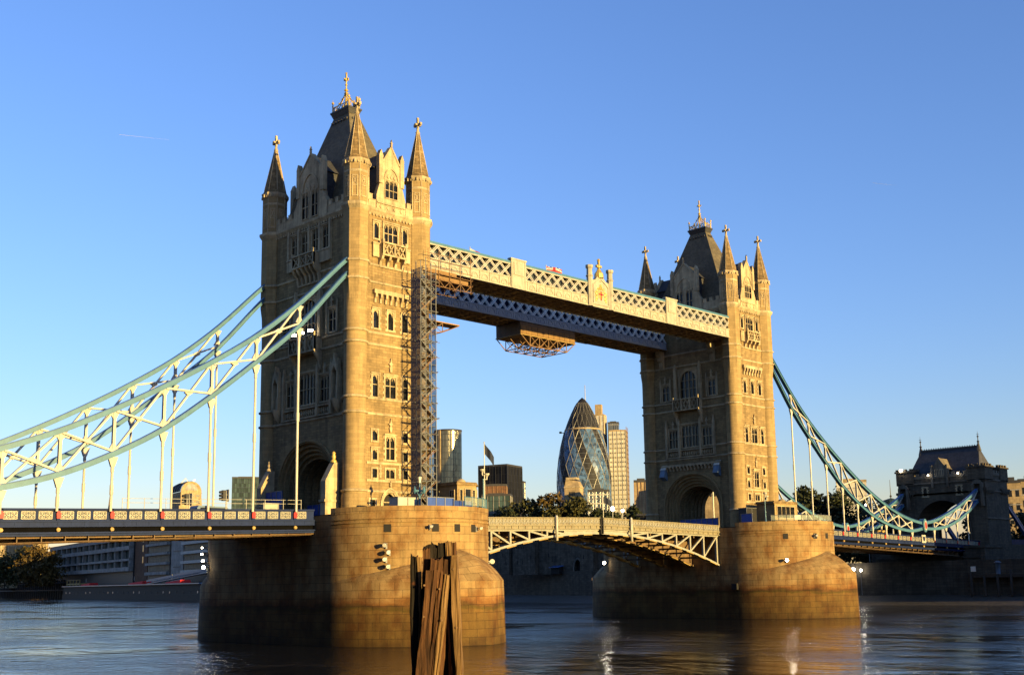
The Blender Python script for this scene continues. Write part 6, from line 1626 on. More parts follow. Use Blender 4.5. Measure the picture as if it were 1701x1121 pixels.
def turret_house(c, w, ang, z1, label):
    B = Ob(c, w, w, ang); T = thing('stone_turret', (*c, 8.6), label, 'stone building')
    m = MB(); B.box(m, -w/2, w/2, -w/2, w/2, 8.6, z1-4); m.hexa([B.p(-w/2,-w/2,z1-4),B.p(w/2,-w/2,z1-4),B.p(w/2,w/2,z1-4),B.p(-w/2,w/2,z1-4),B.p(-w*.42,-w*.42,z1-.8),B.p(w*.36,-w*.36,z1-1.6),B.p(w*.36,w*.36,z1-1.6),B.p(-w*.42,w*.42,z1-.8)]); m.build('wall', M['tan'], T, merge=False)
    m = MB(); B.box(m, -w/2-.2, w/2+.2, -w/2-.2, w/2+.2, z1-4.4, z1-4.003); B.box(m, -w*.42, w*.3, -w*.42, w*.3, z1-.9, z1); m.build('coping', M['trim'], T, merge=False)
    for u in (-.9, 0, .9): m = MB(); B.box(m, u-.3, u+.3, -w/2-.05, -w/2-.003, z1-8, z1-6.2); m.build('window', M['pane'], T)
turret_house((276.4, 211.5), 6.6, -62, 49.6, 'sunlit tan stone block in front of the bullet shaped tower')
turret_house((297.0, 153.0), 7.5, -66, 46.5, 'sunlit tan stone house seen through the far archway')
def domed():
    c = (344, 660); B = Ob(c, 15.5, 26, -12); T = thing('domed_building', (*c, 8.6), 'barrel roofed stone building with arched gable behind the left chain', 'domed building')
    w, z0, zs = 15.0, 8.6, 74.5
    m = MB(); B.box(m, -w/2, w/2, -13, 13, z0, zs); B.box(m, -w/2-1.2, w/2+1.2, -13.6, -12, z0, 64.5); m.build('wall', M['tan'], T, merge=False)
    m = MB(); n = 12
    A = [(w/2*cos(pi*k/n), zs+7.6*sin(pi*k/n)) for k in range(n+1)]
    m.prism([B.p(u, -13.1, z) for u, z in A], B.v*.6); m.build('arched_gable', M['tan'], T)
    m = MB()
    for (u0, z0_), (u1, z1_) in zip(A, A[1:]): m.quad(B.p(u0*1.02,-12.3,z0_+.2), B.p(u1*1.02,-12.3,z1_+.2), B.p(u1*1.02,13,z1_+.2), B.p(u0*1.02,13,z0_+.2), smooth=True)
    for v in (-6, 0, 6):
        for (u0, z0_), (u1, z1_) in zip(A, A[1:]): m.bar(B.p(u0*1.04,v,z0_+.3), B.p(u1*1.04,v,z1_+.3), .6)
    m.build('barrel_roof', M['dark_slate'], T, fixn=False)
    m = MB(); P = [(4.6*cos(pi*k/10), zs+1.2+4.6*sin(pi*k/10)) for k in range(11)]; m.prism([B.p(u,-13.25,z) for u, z in P], B.v*.1); m.build('fan_window', M['concrete'], T)
    for k in range(5):
        m = MB(); z = zs-2-4.2*k
        for u0, u1 in ((-6.2,-3.4),(-2.2,2.2),(3.4,6.2)): B.box(m, u0, u1, -13.66 if z < 63 else -13.06, -13.6 if z < 63 else -13.003, z-1.6, z); 
        m.build('window_row', M['pane'], T, merge=False)
        m = MB()
        for v0 in (-10, -4, 2, 8): B.box(m, -w/2-.06, -w/2-.003, v0, v0+3.2, z-1.6, z)
        m.build('window_row', M['glz_teal'], T, merge=False)
    m = MB(); m.bar(B.p(-3, 4, zs+7), B.p(1.5, 6, zs+11.5), .5); m.bar(B.p(1.5, 6, zs+11.5), B.p(3, 5, zs+9), .4); m.bar(B.p(2, -10, zs+7.4), B.p(3.2, -10, zs+9.4), .7); m.build('roof_hoist', M['lens'], T, merge=False)
domed()
for c_, z_, lb in (((341.8, 774.8), 83.8, 'very thin distant spire left of the domed building'), ((403.6, 742.4), 80.8, 'short stone spire right of the domed building')):
    T = thing('church_spire', (*c_, 8.6), lb, 'church spire'); m = MB(); m.lathe(c_, [(2.2, 8.6), (2.2, z_-18), (2.6, z_-17.6), (1.5, z_-15), (.1, z_)], 8, smooth=False); m.build('spire', M['tan'], T)
    m = MB(); m.bar((*c_, z_-.3), (*c_, z_+2.2), .3); m.bar((c_[0]-.6, c_[1], z_+1.2), (c_[0]+.6, c_[1], z_+1.2), .28); m.build('cross', M['lead'], T)
T = thing('small_dome', (369.2, 113.2, 8.6), 'small dark dome with thin finial left of the gatehouse', 'dome'); m = MB(); m.lathe((369.2, 113.2), [(6.5, 8.6), (6.5, 31.0), (7.0, 31.3), (6.8, 32.5), (5.6, 35.2), (3.2, 37.3), (.3, 38.2)], 20); m.build('dome_shell', M['glz_teal'], T)
m = MB(); m.tube((369.2, 113.2, 38), (369.2, 113.2, 46), .22, .08, 6); m.sphere((369.2, 113.2, 39), .5, 6, 4); m.build('finial', M['lead'], T, merge=False)

# ---------------------------------------------------------------- riverside buildings far left
def bx(y, off=0.0): return 242+off+(y-460)*.2189
def riverside(name, label, y0, y1, z1, depth, wall, fn=None):
    c = (bx((y0+y1)/2)+depth/2*.977, (y0+y1)/2-depth/2*.214); B = Ob(c, (y1-y0)/.977, depth, degrees_line); T = thing(name, (*c, 8.6), label, 'building')
    w = B.w; m = MB(); B.box(m, -w/2, w/2, -depth/2, depth/2, 8.6, z1); m.build('wall', wall, T)
    if fn: fn(T, B, w, depth, z1)
    return T
M['bandwhite'] = paint('balcony_white', (0.40, 0.385, 0.35), 0.7, 0.2)
degrees_line = math.degrees(atan2(.977, .214))+180      # front faces the river (-v side)
def bands(zs, out, mat, glass=True, cols=0, part='balcony_band'):
    def f(T, B, w, d, z1):
        for k, (z, h, sh) in enumerate(zs):
            m = MB(); B.box(m, -w/2+sh, w/2, -d/2-out, -d/2-.003, z, z+h); B.box(m, -w/2-.5+sh, -w/2+sh-.003, -d/2-out, d/2, z, z+h); m.build(part, mat, T, merge=False)
        for (z, h, sh), (z2, h2, s2) in zip(zs, zs[1:]):
            m = MB(); B.box(m, -w/2+sh+1, w/2-1, -d/2-.12, -d/2-.004, z+h+.3, z2-.3); m.build('glazing', M['glz_teal'], T)
            if cols:
                m = MB(); n = max(2, int(w/cols))
                for i in range(n+1): u = -w/2+w*i/n; B.box(m, u-.7, u+.7, -d/2-out+.3, -d/2-.15, z+h, z2)
                m.split('column', mat, T, merge=False)
    return f
riverside('terraced_building', 'long terraced concrete building with planted balconies below the left deck', 592, 846, 41, 22, M['lead'], bands([(17.5, 2.6, 0), (24.0, 1.4, 0), (31.0, 2.6, 6), (37.5, 1.8, 14)], 3.0, M['concrete'], True, 18))
riverside('stair_tower', 'brown brick stair tower among the riverside terraces', 560, 588, 41, 16, M['brownbrick'], lambda T, B, w, d, z1: [(lambda m: (B.box(m, w*.1, w*.1+2.4, -d/2-.08, -d/2-.003, z, z+4), m.build('window', M['pane'], T)))(MB()) for z in (22, 29, 35)])
riverside('terraced_building', 'glazed riverside block between brown and grey stair towers', 513, 558, 38, 18, M['lead'], bands([(14.2, 1.8, 0), (20.0, 1.5, 0), (25.8, 1.5, 0), (31.5, 1.5, 0), (36.5, 1.5, 0)], 2.0, M['concrete']))
riverside('stair_tower', 'pale grey concrete stair tower among the riverside terraces', 488, 511, 42, 16, M['concrete'], lambda T, B, w, d, z1: [(lambda m: (B.box(m, -w*.3, w*.3, -d/2-.15, -d/2-.003, z, z+.4), m.build('joint_line', M['lead'], T)))(MB()) for z in (18, 27, 36)])
riverside('terraced_building', 'white banded riverside block nearest the shaded pier edge', 436, 486, 41, 18, M['lead'], bands([(14.0, 2.0, 0), (19.6, 1.6, 0), (24.9, 1.6, 0), (30.2, 1.6, 0), (35.5, 1.6, 0), (39.5, 1.3, 0)], 2.0, M['bandwhite']))
T, B = office('classical_building', 'sunlit tan classical building behind trees at the left edge', (335, 950), 60, 18, -30, 8.6, 50.0, M['tan'], (12.0, .8, M['trim'], .5), (6.0, 1.2, M['trim'], .6), 3.0)
for k in range(9): w = MB(); u = -26+6.4*k; B.box(w, u-.9, u+.9, -9.2, -9.01, 39.5, 46); w.build('window', M['pane'], T)
# timber jetty, yellow platform, pontoon with red canopies
J = thing('timber_jetty', (284, 800, 0), 'dark timber jetty on many piles at the left edge', 'jetty')
for k in range(36):
    y = 742+k*8.2; x = bx(y, -9); m = MB(); m.tube((x, y, -1), (x+.2, y, 13.2+.5*(k % 3)), .7, n=6); m.build('pile', M['timber_dark'], J)
m = MB()
for z, o in ((11.6, 0), (6.0, .3)): m.bar((bx(740,-9)-o, 740, z), (bx(1040,-9)-o, 1040, z), .8, 1.0)
m.prism([(bx(740,-8),740,2),(bx(1040,-8),1040,2),(bx(1040,-8),1040,12),(bx(740,-8),740,12)], (1.5,0,0)); m.build('deck_beam', M['timber_dark'], J, merge=False)
J = thing('access_platform', (268, 690, 0), 'small sunlit yellow platform on legs at the end of the dark jetty', 'platform')
m = MB(); B = Ob((bx(690,-12), 690), 40, 7, degrees_line); B.box(m, -20, 20, -3.5, 3.5, 9.6, 10.6); m.build('platform_deck', M['undertop'], J)
m = MB()
for u in (-20, -10, 0, 10, 20): m.tube(B.p(u,-3.5,-1), B.p(u,-3.5,13.0), .35, n=6); m.tube(B.p(u,-3.4,9), B.p(u+5,-3.4,5), .25, n=5)
m.bar(B.p(-20,-3.5,12.8), B.p(20,-3.5,12.8), .3); m.build('leg', M['undertop'], J, merge=False)
Pn = thing('pier_pontoon', (232, 540, 0), 'long dark pier pontoon with white roof edge along the left bank', 'pontoon')
def ln(y, off): return (bx(y, off), y)
B = Ob((bx(556, -14), 556), 320, 8, degrees_line); m = MB(); B.box(m, -160, 160, -4, 4, -.5, 3.0); m.build('pontoon_hull', M['timber_dark'], Pn)
m = MB(); B.box(m, -160, 160, -3.4, 3.4, 3.003, 8.2); m.build('waiting_shelter', M['timber_dark'], Pn)
m = MB(); B.box(m, -160, 155, -4.6, 4.2, 8.203, 8.8); m.build('roof', M['greyblue'], Pn)
for k in range(26): m = MB(); u = -150+12*k; B.box(m, u-.3, u+.3, -3.62, -3.41, 3.6, 4.7); m.build('side_light', M['lens'] if k % 5 in (0, 1) else M['lead'], Pn)
for y_, w_, nm in ((650, 24, 'leftmost'), (527, 30, 'middle'), (454, 26, 'rightmost')):
    T = thing('red_canopy', (*ln(y_, -14), 8.8), f'bright red canopy standing on the pontoon roof, {nm} of three', 'canopy', 'red canopies on the pontoon')
    Bq = Ob(ln(y_, -14), w_, 6, degrees_line); m = MB(); m.hexa([Bq.p(-w_/2,-3,8.85),Bq.p(w_/2,-3,8.85),Bq.p(w_/2,3,8.85),Bq.p(-w_/2,3,8.85),Bq.p(-w_/2,-2.6,9.5),Bq.p(w_/2,-2.6,10.5),Bq.p(w_/2,2.6,10.5),Bq.p(-w_/2,2.6,9.5)]); m.build('canopy_sheet', M['canopy'], T)
    m = MB(); m.tube(Bq.p(-w_/2+2,0,11), Bq.p(-w_/2+2,0,13.6), .15, n=5); m.build('canopy_mast', M['white'], T)
T = thing('gangway', (225, 440, 6), 'sloping grey gangway from the pontoon up to the river wall', 'gangway'); m = MB()
a, b = Vector((*ln(505,-15), 8.9)), Vector((*ln(425,-6), 14.0)); m.bar(a, b, 3.0, .5); m.build('walkway', M['greyblue'], T); m = MB()
for s_ in (-1.5, 1.5): m.bar(a+Vector((s_,0,1.6)), b+Vector((s_,0,1.6)), .3, 1.2)
m.build('side_rail', M['greyblue'], T, merge=False)

# ---------------------------------------------------------------- old castle wall and gate below the lifting span
def castle():
    T = thing('castle_wall', (181, 135, 8.6), 'dark old stone riverside wall with small tower and pointed gateway under the lifting span', 'castle wall'); X = 180
    F = Face(X, 135, (-1, 0), 36, 8.6, 20.5)               # u = 135 - y
    F.holes.append((11.2, 14.2, 8.6, 13.0, 1.6))
    wl = MB(); F.wall(wl); wl.box(X+1.7, X+2.0, 99, 171, 8.6, 20.5); wl.box(X+.003, X+2.0, 99, 171, 20.3, 20.5)
    wl.build('curtain_wall', M['castle'], T, fixn=False)
    m = MB(); pts = arch_pts(11.2, 14.2, 10.4, 12.9, 6); h = len(pts)//2
    F.poly(m, [(11.2,10.4), *pts[:h+1], (12.7,13.0), (11.2,13.0)], -.5, .003); F.poly(m, [(14.2,10.4), *list(reversed(pts[h:])), (12.7,13.0), (14.2,13.0)], -.5, .003)
    ou = arch_pts(10.7, 14.7, 10.4, 13.6, 6); inn = arch_pts(11.15, 14.25, 10.4, 13.0, 6); F.poly(m, ou+list(reversed(inn)), .003, .25)
    for u in (10.7, 14.25): F.box(m, u, u+.45, 8.6, 10.4, .003, .25)
    m.build('gate_arch', M['quay_pale'], T, merge=False)
    g = MB(); F.rect(g, 11.2, 14.2, 8.6, 12.9, -1.3); g.build('gate_leaf', M['dark'], T)
    for u0, u1, z1, d in ((-21,-16.5,22.5,1.5),(-8.5,-4.5,24,1.6),(-15.6,-9,17,.8),(15.5,21,19,2.2),(8.0,17.5,16.0,.8)):
        if u0 == 8.0: continue
        m = MB(); F.box(m, u0, u1, 8.6, z1, .003, d); k = u0
        while k < u1-.5: F.box(m, k, k+.55, z1, z1+.7, d-.5, d); k += 1.1
        m.build('wall_tower', M['castle'], T, merge=False)
    for u, z, w, h in ((-19.5,14.5,.35,1.2),(-18,11.8,.4,1.3),(-13.5,12,.35,1.2),(-11,12,.35,1.2),(-6.5,13.5,.35,1.2),(0,14,.5,1.2),(1.6,12.4,.4,1.8),(2.4,12.4,.4,1.8),(3.2,12.4,.4,1.8),(17,13,.4,1.2)):
        dd = 1.5 if u < -16 else 1.6 if -8.5 < u < -4.5 else .8 if u < -8 else 2.2 if u > 15 else 0
        m = MB(); F.box(m, u-w/2, u+w/2, z, z+h, dd+.004, dd+.03); m.build('window_slit', M['dark'], T)
    m = MB()
    for k in range(48): u = -35+1.45*k; F.box(m, u, u+.8, 20.503, 21.3, -.5, 0)
    m.build('battlement', M['castle'], T, merge=False)
M['quay_pale'] = stone('pale_gate_stone', (0.16, 0.145, 0.12), 0.8, 0.4, 0.02, 0.7, 0.15, 0.4)
castle()
office('office_block', 'low stone office row upstream of the old wall, hidden behind the near pier', (233, 262), 110, 16, degrees_line, 8.6, 27.0, M['castle'], (4.5, .5, M['concrete'], .2), None, 2.0)
T = thing('kiosk', (178.8, 131.5, 8.6), 'tiny dark kiosk with blue awning at the foot of the old wall', 'kiosk'); m = MB(); m.box(178.2, 179.9, 128.6, 132.4, 8.6, 10.6); m.build('kiosk_body', M['dark'], T); m = MB(); m.hexa([(177.4,128.4,10.603),(179.9,128.4,10.9),(179.9,132.6,10.9),(177.4,132.6,10.603),(177.4,128.4,10.75),(179.9,128.4,11.3),(179.9,132.6,11.3),(177.4,132.6,10.75)]); m.build('awning', M['blue'], T)
T = thing('quay_shelter', (172, 74, 8.6), 'dark flat roofed shelter on the quay left of the far tower', 'shelter'); m = MB(); B = Ob((182, 92), 10, 5, -50); B.box(m, -5, 5, -2.5, 2.5, 8.6, 25); m.build('shelter_body', M['glz_dark'], T); m = MB(); B.box(m, -6, 6, -3.2, 3.2, 25.003, 25.6); m.build('shelter_roof', M['black'], T)
def post_light(loc, r, label, z0):
    T = thing('quay_lamp', (loc[0], loc[1], z0), label, 'lamp', 'lit lamps on the north bank'); m = MB(); m.tube((loc[0], loc[1], z0), (loc[0], loc[1], loc[2]-r), .09, n=6); m.build('lamp_column', M['steel'], T)
    m = MB(); m.sphere(loc, r, 10, 6); m.build('lamp_globe', M['lampdim'], T)
post_light((155.5, 13.2, 7.9), .40, 'brightest lit lamp on the dark quay below the right deck', 2.0)
post_light((155.5, 11.3, 7.7), .28, 'smaller lit lamp beside the brightest one below the right deck', 2.0)
post_light((166, 95.5, 26.8), .6, 'large glowing lamp above the dark shelter left of the far tower', 8.6)
post_light((167.5, 93.0, 26.2), .4, 'small glowing lamp just right of the large one above the shelter', 8.6)
post_light((183.5, 60, 28.5), .55, 'glowing lamp in front of the dark trees, above the far pier cabin', 8.6)
post_light((200, 33, 25.5), .3, 'tiny glowing lamp low in the dark trees', 8.6)
for k, (x, y, z) in enumerate(((175.2, 9.6, 31.6), (175.2, 2.6, 29.9), (175.2, -4.9, 29.9))):
    T = thing('roof_light', (x, y, z-.4), ('white roof light on the left corner of the gatehouse', 'small lit spotlight on the left gatehouse parapet', 'small lit spotlight on the right gatehouse parapet')[k], 'spotlight'); m = MB(); m.tube((x, y, z-.5), (x, y, z), .07, n=6); m.build('stem', M['black'], T); m = MB(); m.sphere((x, y, z+.12), .32 if k == 0 else .16, 8, 6); m.build('lamp_globe', M['lampdim'], T)
# timber landing stage and blue tank at the right edge
J = thing('landing_stage', (158, -22, 0), 'dark timber landing stage on piles at the right edge', 'jetty'); m = MB(); m.box(154.5, 160, -40, -14.8, 5.6, 6.3); m.build('stage_deck', M['timber_dark'], J)
for k in range(9): m = MB(); m.tube((154.6, -15.4-2.9*k, -1), (154.6, -15.4-2.9*k, 6.0 if k % 3 else 7.2), .28, n=7); m.build('pile', M['timber_dark'], J)
T = thing('storage_tank', (157.5, -20.6, 6.3), 'pale blue covered tank on the landing stage at the right edge', 'tank'); m = MB(); m.lathe((157.5, -20.6), [(1.0, 6.3), (1.05, 8.6), (1.25, 8.65), (.9, 9.1), (.01, 9.3)], 16); m.build('tank_body', M['greyblue'], T)
T = thing('warning_board', (154.4, -16.2, 6.3), 'small white square board on the landing stage', 'sign'); m = MB(); m.box(154.3, 154.36, -16.7, -15.6, 6.9, 8.0); m.build('board', M['lens'], T); m = MB(); m.tube((154.42, -16.2, 6.0), (154.42, -16.2, 7.4), .06, n=6); m.build('post', M['black'], T)
m = MB(); B = Ob((158, -6.9), 3.2, 9.8, 0); T = thing('delivery_van', (D+72, 6.5, 14.2), 'yellow van on the bridge deck in front of the gatehouse', 'van')
m = MB(); vx = D+72; vy = 5.5; m.hexa([(vx-2.4,vy-1,14.3),(vx+2.4,vy-1,14.3),(vx+2.4,vy+1,14.3),(vx-2.4,vy+1,14.3),(vx-2.4,vy-.95,16.6),(vx+1.6,vy-.95,16.6),(vx+1.6,vy+.95,16.6),(vx-2.4,vy+.95,16.6)]); m.build('body', M['undertop'], T)
for sx in (-1.6, 1.6): m = MB(); m.tube((vx+sx, vy-1.05, 14.4), (vx+sx, vy-.85, 14.4), .4, n=12); m.build('wheel', M['black'], T)
m = MB(); m.box(vx+.7, vx+1.9, vy-1.02, vy-1.003, 15.5, 16.2); m.build('side_window', M['pane'], T)

def parked_van(x, y, label):
    z = railz(-x)-1.25; T = thing('parked_van', (x, y, z), label, 'van')
    m = MB(); prof = [(-2.5,.35),(2.3,.35),(2.5,.9),(2.3,1.15),(1.5,2.1),(-2.3,2.2),(-2.5,1.9)]; m.prism([(x+a, y-.95, z+b) for a, b in prof], (0,1.9,0)); m.build('body', M['greyblue'], T)
    m = MB(); m.prism([(x+a, y-.97, z+b) for a, b in ((-2.1,1.25),(1.85,1.25),(1.4,1.95),(-2.1,1.95))], (0,.015,0)); m.build('side_window', M['pane'], T)
    for sx in (-1.6, 1.6): m = MB(); m.tube((x+sx, y-.98, z+.36), (x+sx, y-.75, z+.36), .36, n=14); m.build('wheel', M['black'], T)
parked_van(-18.2, 1.5, 'blue grey van on the left deck, only its roof showing above the parapet')
# ---------------------------------------------------------------- trees
def leafmat(name, a, b_):
    m, nt, b = newmat(name); oi = N(nt, 'ShaderNodeNewGeometry'); n = noise(nt, oi.outputs['Position'], .35, 4, .6)
    nt.links.new(mixrgb(nt, 'MIX', ramp(nt, n, [(.35, 0.0), (.65, 1.0)]), a, b_), b.inputs['Base Color']); b.inputs['Roughness'].default_value = .7; b.inputs['Specular IOR Level'].default_value = .2; return m
M['leaf_dark'] = leafmat('dark_foliage', (0.010, 0.016, 0.006), (0.028, 0.032, 0.010)); M['leaf_olive'] = leafmat('olive_foliage', (0.020, 0.024, 0.007), (0.060, 0.052, 0.013)); M['leaf_gold'] = leafmat('autumn_foliage', (0.030, 0.024, 0.007), (0.10, 0.06, 0.013))  # dark, olive and gold leaves carry the trees' shade and sunlight in their colour
M['bark'] = paint('bark', (0.045, 0.034, 0.024), 0.9, 0.4)
def tree(x, y, ztop, w, mat, label, z0=8.6, n=3400, leaf=.62, seed=0):
    R = random.Random(seed); T = thing('broadleaf_tree', (x, y, z0), label, 'tree', 'trees on the north bank'); H = ztop-z0
    m = MB(); m.tube((x, y, z0-.3), (x+R.uniform(-.4,.4), y, z0+H*.45), .5, .3, 7)
    lobes = []
    for k in range(20):
        a = R.uniform(0, 2*pi); rr = (w/2)*R.uniform(.05, .78); f = R.uniform(.12, .9); s = w*R.uniform(.17, .30)*(1.12-.55*abs(f-.55)); env = (1-((f-.5)/.62)**2)
        lobes.append((x+cos(a)*rr*env, y+sin(a)*rr*env, z0+H*f, s))
    lobes.append((x, y, ztop-w*.16, w*.17))
    for lx, ly, lz, s in lobes[:8]: m.tube((x, y, z0+H*.3), (lx, ly, lz), .2, .05, 5)
    m.build('trunk', M['bark'], T, merge=False)
    c = MB()
    for i in range(n):
        lx, ly, lz, s = R.choice(lobes); th = R.uniform(0, 2*pi); ph = math.acos(R.uniform(-1, 1)); q = s*(R.random()**.38)*R.uniform(.8, 1.12)
        p = Vector((lx+q*sin(ph)*cos(th), ly+q*sin(ph)*sin(th), lz+q*cos(ph)*.85))
        if p.z < z0+.6: continue
        a = Vector((R.gauss(0,1), R.gauss(0,1), R.gauss(0,1))).normalized(); b = a.orthogonal().normalized(); b = b*cos(th)+a.cross(b)*sin(th); d = a.cross(b)
        k = leaf*R.uniform(.6, 1.5); c.quad(p-b*k, p-d*k*.55, p+b*k, p+d*k*.55)
    c.build('crown', mat, T, merge=False, fixn=False)
MID = [(212,163,33.5,15,'leaf_olive','low olive tree between the tallest bronzed tree and the tan stone block'),(217,188,36.0,16,'leaf_olive','olive tree rising behind the dark round tree at the left of the row'),(210,186,34.5,15,'leaf_dark','dark round tree between the leftmost tree and the olive rounded tree'),(213,171,33.0,14,'leaf_dark','low dark tree in front of the tallest bronzed tree'),(206,181,33.5,16,'leaf_dark','dark bushy tree at the left end of the row behind the lifting span'),(215,178,37.0,18,'leaf_olive','olive rounded tree, second in the row behind the lifting span'),(219,168.5,39.0,18,'leaf_gold','tallest bronzed tree in the row behind the lifting span'),(221,159,36.5,17,'leaf_olive','olive tree in front of the tan stone block'),(222.6,151,32.0,15,'leaf_dark','dark tree below the white site block'),(227,147,30.8,15,'leaf_dark','dark low tree beneath the pale cream office tower'),(216,129,31.5,12,'leaf_dark','dark tree just left of the far tower')]
RGT = [(204,60,29.0,13,'leaf_dark','dark tree peeping out right of the far tower'),(202,53.6,32.6,15,'leaf_dark','tallest dark tree right of the far tower'),(209,52,30.0,15,'leaf_dark','dark tree behind the first hangers right of the far tower'),(207,45,30.2,16,'leaf_dark','dark tree in the middle of the group behind the right chain'),(214,41,28.6,16,'leaf_dark','dark tree lower in the group behind the right chain'),(217,36,27.4,15,'leaf_dark','dark tree near the low point of the right chain'),(224,32.5,27.0,14,'leaf_dark','dark tree next to the left side of the gatehouse'),(233,3,23.0,12,'leaf_dark','dark tree seen through the gatehouse arch'),(236,-9,22.5,13,'leaf_dark','dark tree at the right edge behind the land tie'),(192,62,25.5,9,'leaf_dark','dark tree seen through the far archway'),(240,20,24,12,'leaf_dark','dark tree hidden behind the gatehouse left flank')]
LFT = [(292,872,36,34,'leaf_olive','olive tree at the very edge of the picture above the jetty'),(285.6,832,34,30,'leaf_olive','olive tree at the far left edge behind the jetty'),(288,802,38,32,'leaf_olive','tall olive tree second from the left edge behind the jetty'),(283,768,40,34,'leaf_gold','tallest golden tree beside the terraced building'),(282,745,33,24,'leaf_gold','smaller golden tree against the end of the terraced building')]
for k, a in enumerate(MID): tree(a[0], a[1], a[2], a[3], M[a[4]], a[5], seed=k+10, z0=8.6)
for k, a in enumerate(RGT): tree(a[0], a[1], a[2], a[3], M[a[4]], a[5], n=3000, leaf=.55, seed=k+40)
for k, a in enumerate(LFT): tree(a[0], a[1], a[2], a[3], M[a[4]], a[5], n=2200, leaf=1.1, seed=k+70, z0=8.6)

# ---------------------------------------------------------------- buildings outside the frame, added and sized to shade the place
T, B = office('riverside_hotel', 'large brown brick riverside hotel east of the gatehouse, outside the picture', (211, -108), 74, 90, 0, 8.6, 35.5, M['brownbrick'], (4.5, .6, M['concrete'], .4), (5.5, 1.0, M['concrete'], .5), 3.0)
office('riverside_hotel', 'lower river wing of the brown brick hotel east of the gatehouse, outside the picture', (163.4, -100), 20, 70, 0, 8.6, 20.5, M['brownbrick'], (4.5, .6, M['concrete'], .4), (5.5, 1.0, M['concrete'], .5), 1.5)  # added wing, its height set by the shade it throws on the deck
for k, (y0, y1, z) in enumerate(((-640, -480, 48), (-465, -330, 52), (-318, -190, 47), (-178, -60, 50), (-48, 70, 54), (84, 220, 48), (235, 420, 52))):
    nm = ('easternmost', 'second from the east', 'third from the east', 'the one straight behind the viewpoint', 'third from the west', 'second from the west', 'westernmost')[k]
    office('brick_warehouse', 'tall brick warehouse on the south bank outside the picture, '+nm, (-137, (y0+y1)/2), 50, y1-y0, 0, 1.0, z, M['brownbrick'], (4.2, .4, M['concrete'], .2), (6, .8, M['concrete'], .3), 2.5)  # unseen row, raised to cut sky light on the towers' shaded faces
mb = MB(); mb.quad((-104,-900,4.0),(-104,900,4.0),(-900,900,4.0),(-900,-900,4.0)); mb.quad((-104,-900,4.0),(-104,900,4.0),(-104,900,-1),(-104,-900,-1))
tag(mb.build('south_bank', M['asphalt']), 'dark paved south bank behind the viewpoint', None, kind='structure')

# ---------------------------------------------------------------- old timber dolphin in the foreground
def woodmat(name, a, b_, dark=.25):
    m, nt, b = newmat(name); tc = N(nt, 'ShaderNodeTexCoord'); pos = tc.outputs['Object']
    g = noise(nt, mapping(nt, pos, (16, 16, .55)), 1.0, 7, .7, .6); g2 = noise(nt, mapping(nt, pos, (3.5, 3.5, .5)), 1.0, 5, .65)
    c = mixrgb(nt, 'MIX', ramp(nt, g, [(.32, 0.0), (.68, 1.0)]), a, b_); c = mixrgb(nt, 'MULTIPLY', 1.0, c, ramp(nt, g2, [(.34, dark), (.58, 1.0)]))
    g3 = noise(nt, pos, 5.0, 5, .7); c = mixrgb(nt, 'MIX', ramp(nt, g3, [(.60, 0.0), (.72, .8)]), c, (0.07, 0.022, 0.008))
    nt.links.new(c, b.inputs['Base Color']); b.inputs['Roughness'].default_value = .85; b.inputs['Specular IOR Level'].default_value = .2
    bump(nt, mixrgb(nt, 'MIX', .4, g, g2), b, 1.0, .05); return m
M['wood'] = woodmat('weathered_timber', (0.035, 0.014, 0.007), (0.125, 0.058, 0.023)); M['woodp'] = woodmat('pale_timber', (0.10, 0.052, 0.02), (0.26, 0.16, 0.068), .45); M['woodk'] = woodmat('tarred_timber', (0.006, 0.005, 0.0045), (0.020, 0.014, 0.010))
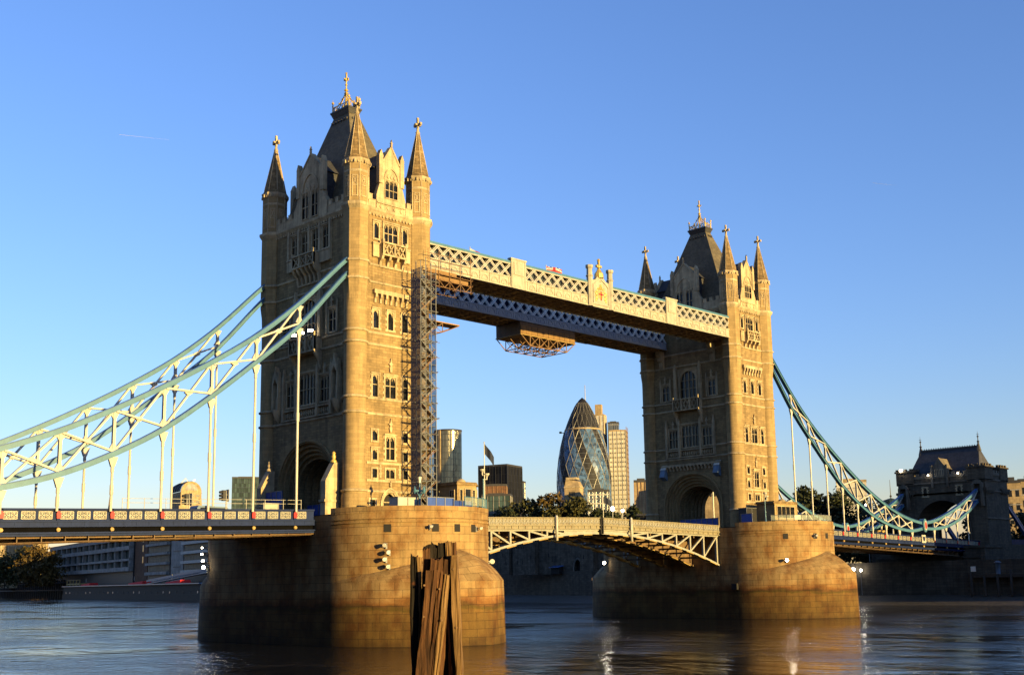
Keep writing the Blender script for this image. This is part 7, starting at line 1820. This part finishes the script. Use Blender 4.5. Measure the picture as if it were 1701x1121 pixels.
def dolphin():
    C = Vector((-72.22, -102.49, 0)); r = Vector((.68846, -.72527, 0)); f = Vector((.72527, .68846, 0)); T = thing('mooring_dolphin', (C.x, C.y, 0), 'cluster of broken weathered timber piles standing in the water in front of the bridge', 'mooring dolphin'); R = random.Random(5)
    def pile(s0, s1, st0, st1, zt, dep, thick, mat, rough=.10, zb=-1.5, zref=4.82, lean=0.0):
        """front edges s0..s1 at height zref and st0..st1 at the top; dep = distance behind the front, thick = its depth"""
        n = 26; rows = []; K = 10
        ph = [R.uniform(0, 6.3) for _ in range(K)]; top = [R.uniform(-rough*.8, rough*.7) for _ in range(K)]; off = [R.uniform(-.016, .016) for _ in range(K)]
        base = [(0,0),(.25,-.03),(.5,-.012),(.75,-.035),(1,0),(1.03,.5),(1,1),(.66,1.03),(.33,.99),(0,1),]
        for k in range(n+1):
            z = zb+(zt-zb)*k/n; q = (z-zref)/(zt-zref); a = s0+(st0-s0)*q; b = s1+(st1-s1)*q; row = []
            for i, (u, v) in enumerate(base):
                e = .014*sin(z*2.1+ph[i])+.008*sin(z*6.3+2*ph[i])+off[i]
                P = C+r*(a+(b-a)*u+(e if u in (0, 1) or u > 1 else e*.5))+f*(dep+thick*v+e*.7+lean*(zt-z)); zz = z
                if k == n: zz = z+top[i]
                elif k == n-1: zz = z+top[i]*.6
                row.append((P.x, P.y, zz))
            rows.append(row)
        m = MB()
        for A, B in zip(rows, rows[1:]):
            for i in range(K): j = (i+1) % K; m.quad(A[i], A[j], B[j], B[i], smooth=False)
        cen = Vector((0,0,0))
        for p in rows[-1]: cen += Vector(p)/K
        cen.z -= rough*.8
        for i in range(K): m.quad(rows[-1][i], rows[-1][(i+1) % K], cen)
        m.build('timber_pile', mat, T)
    pile(-.73, -.53, -.76, -.55, 7.88, .10, .30, M['woodk'])
    pile(-.50, -.44, -.545, -.46, 7.84, .06, .12, M['woodp'], .03)
    pile(-.56, -.26, -.46, -.08, 8.10, .42, .34, M['woodk'], .12)
    pile(-.30, .02, -.24, .02, 8.18, .52, .3, M['woodk'], .10)
    pile(-.10, .18, -.02, .20, 8.22, .46, .3, M['woodk'], .08)
    pile(-.44, -.30, -.44, -.27, 8.05, .28, .14, M['wood'], .10)
    pile(-.56, -.27, -.27, .00, 7.48, -.16, .30, M['wood'], .02)
    pile(-.255, -.13, .01, .13, 7.45, -.10, .26, M['wood'], .06)
    pile(-.12, .00, .15, .29, 7.36, -.12, .26, M['woodp'], .05)
    pile(-.40, -.20, -.19, .10, 7.78, .10, .22, M['wood'], .08)
    pile(-.12, .1, .06, .30, 7.74, .14, .2, M['wood'], .09)
    pile(.30, .36, .14, .19, 6.95, .20, .2, M['wood'], .06)
    pile(.43, .62, .30, .50, 7.86, .06, .30, M['woodp'], .03)
    pile(.22, .42, .15, .30, 8.23, .40, .28, M['woodp'], .05); pile(.30, .48, .30, .43, 8.20, .42, .26, M['wood'], .07)
    pile(.08, .36, .10, .34, 7.6, .50, .2, M['woodk'], .1)
    m = MB()                                         # iron strap and bolts
    for s_, z in ((-.34,7.1),(-.36,6.3),(.05,7.0),(.10,6.2),(.40,7.5),(.47,6.0)):
        P = C+r*s_+f*(-.19 if s_ < .3 else .03); m.tube(P+Vector((0,0,z)), P+f*.06+Vector((0,0,z)), .028, n=8)
    m.build('iron_bolt', M['rusty'], T, merge=False)
dolphin()
# ---------------------------------------------------------------- vapour trails
M['vapour'] = paint('ice_crystals', (0.30, 0.31, 0.32), 1.0, 0.05)
for k, (a, b, w, lb) in enumerate((((2487,5291,2262),(2700,5185,2262),5.0,'faint white vapour trail high in the left sky'),((5243,2619,1982),(5296,2514,1954),4.0,'faint short vapour trail high in the right sky'))):
    m = MB(); m.tube(a, b, w*.13, w*.04, 6); solo(m, 'vapour_trail', M['vapour'], lb, 'vapour trail')
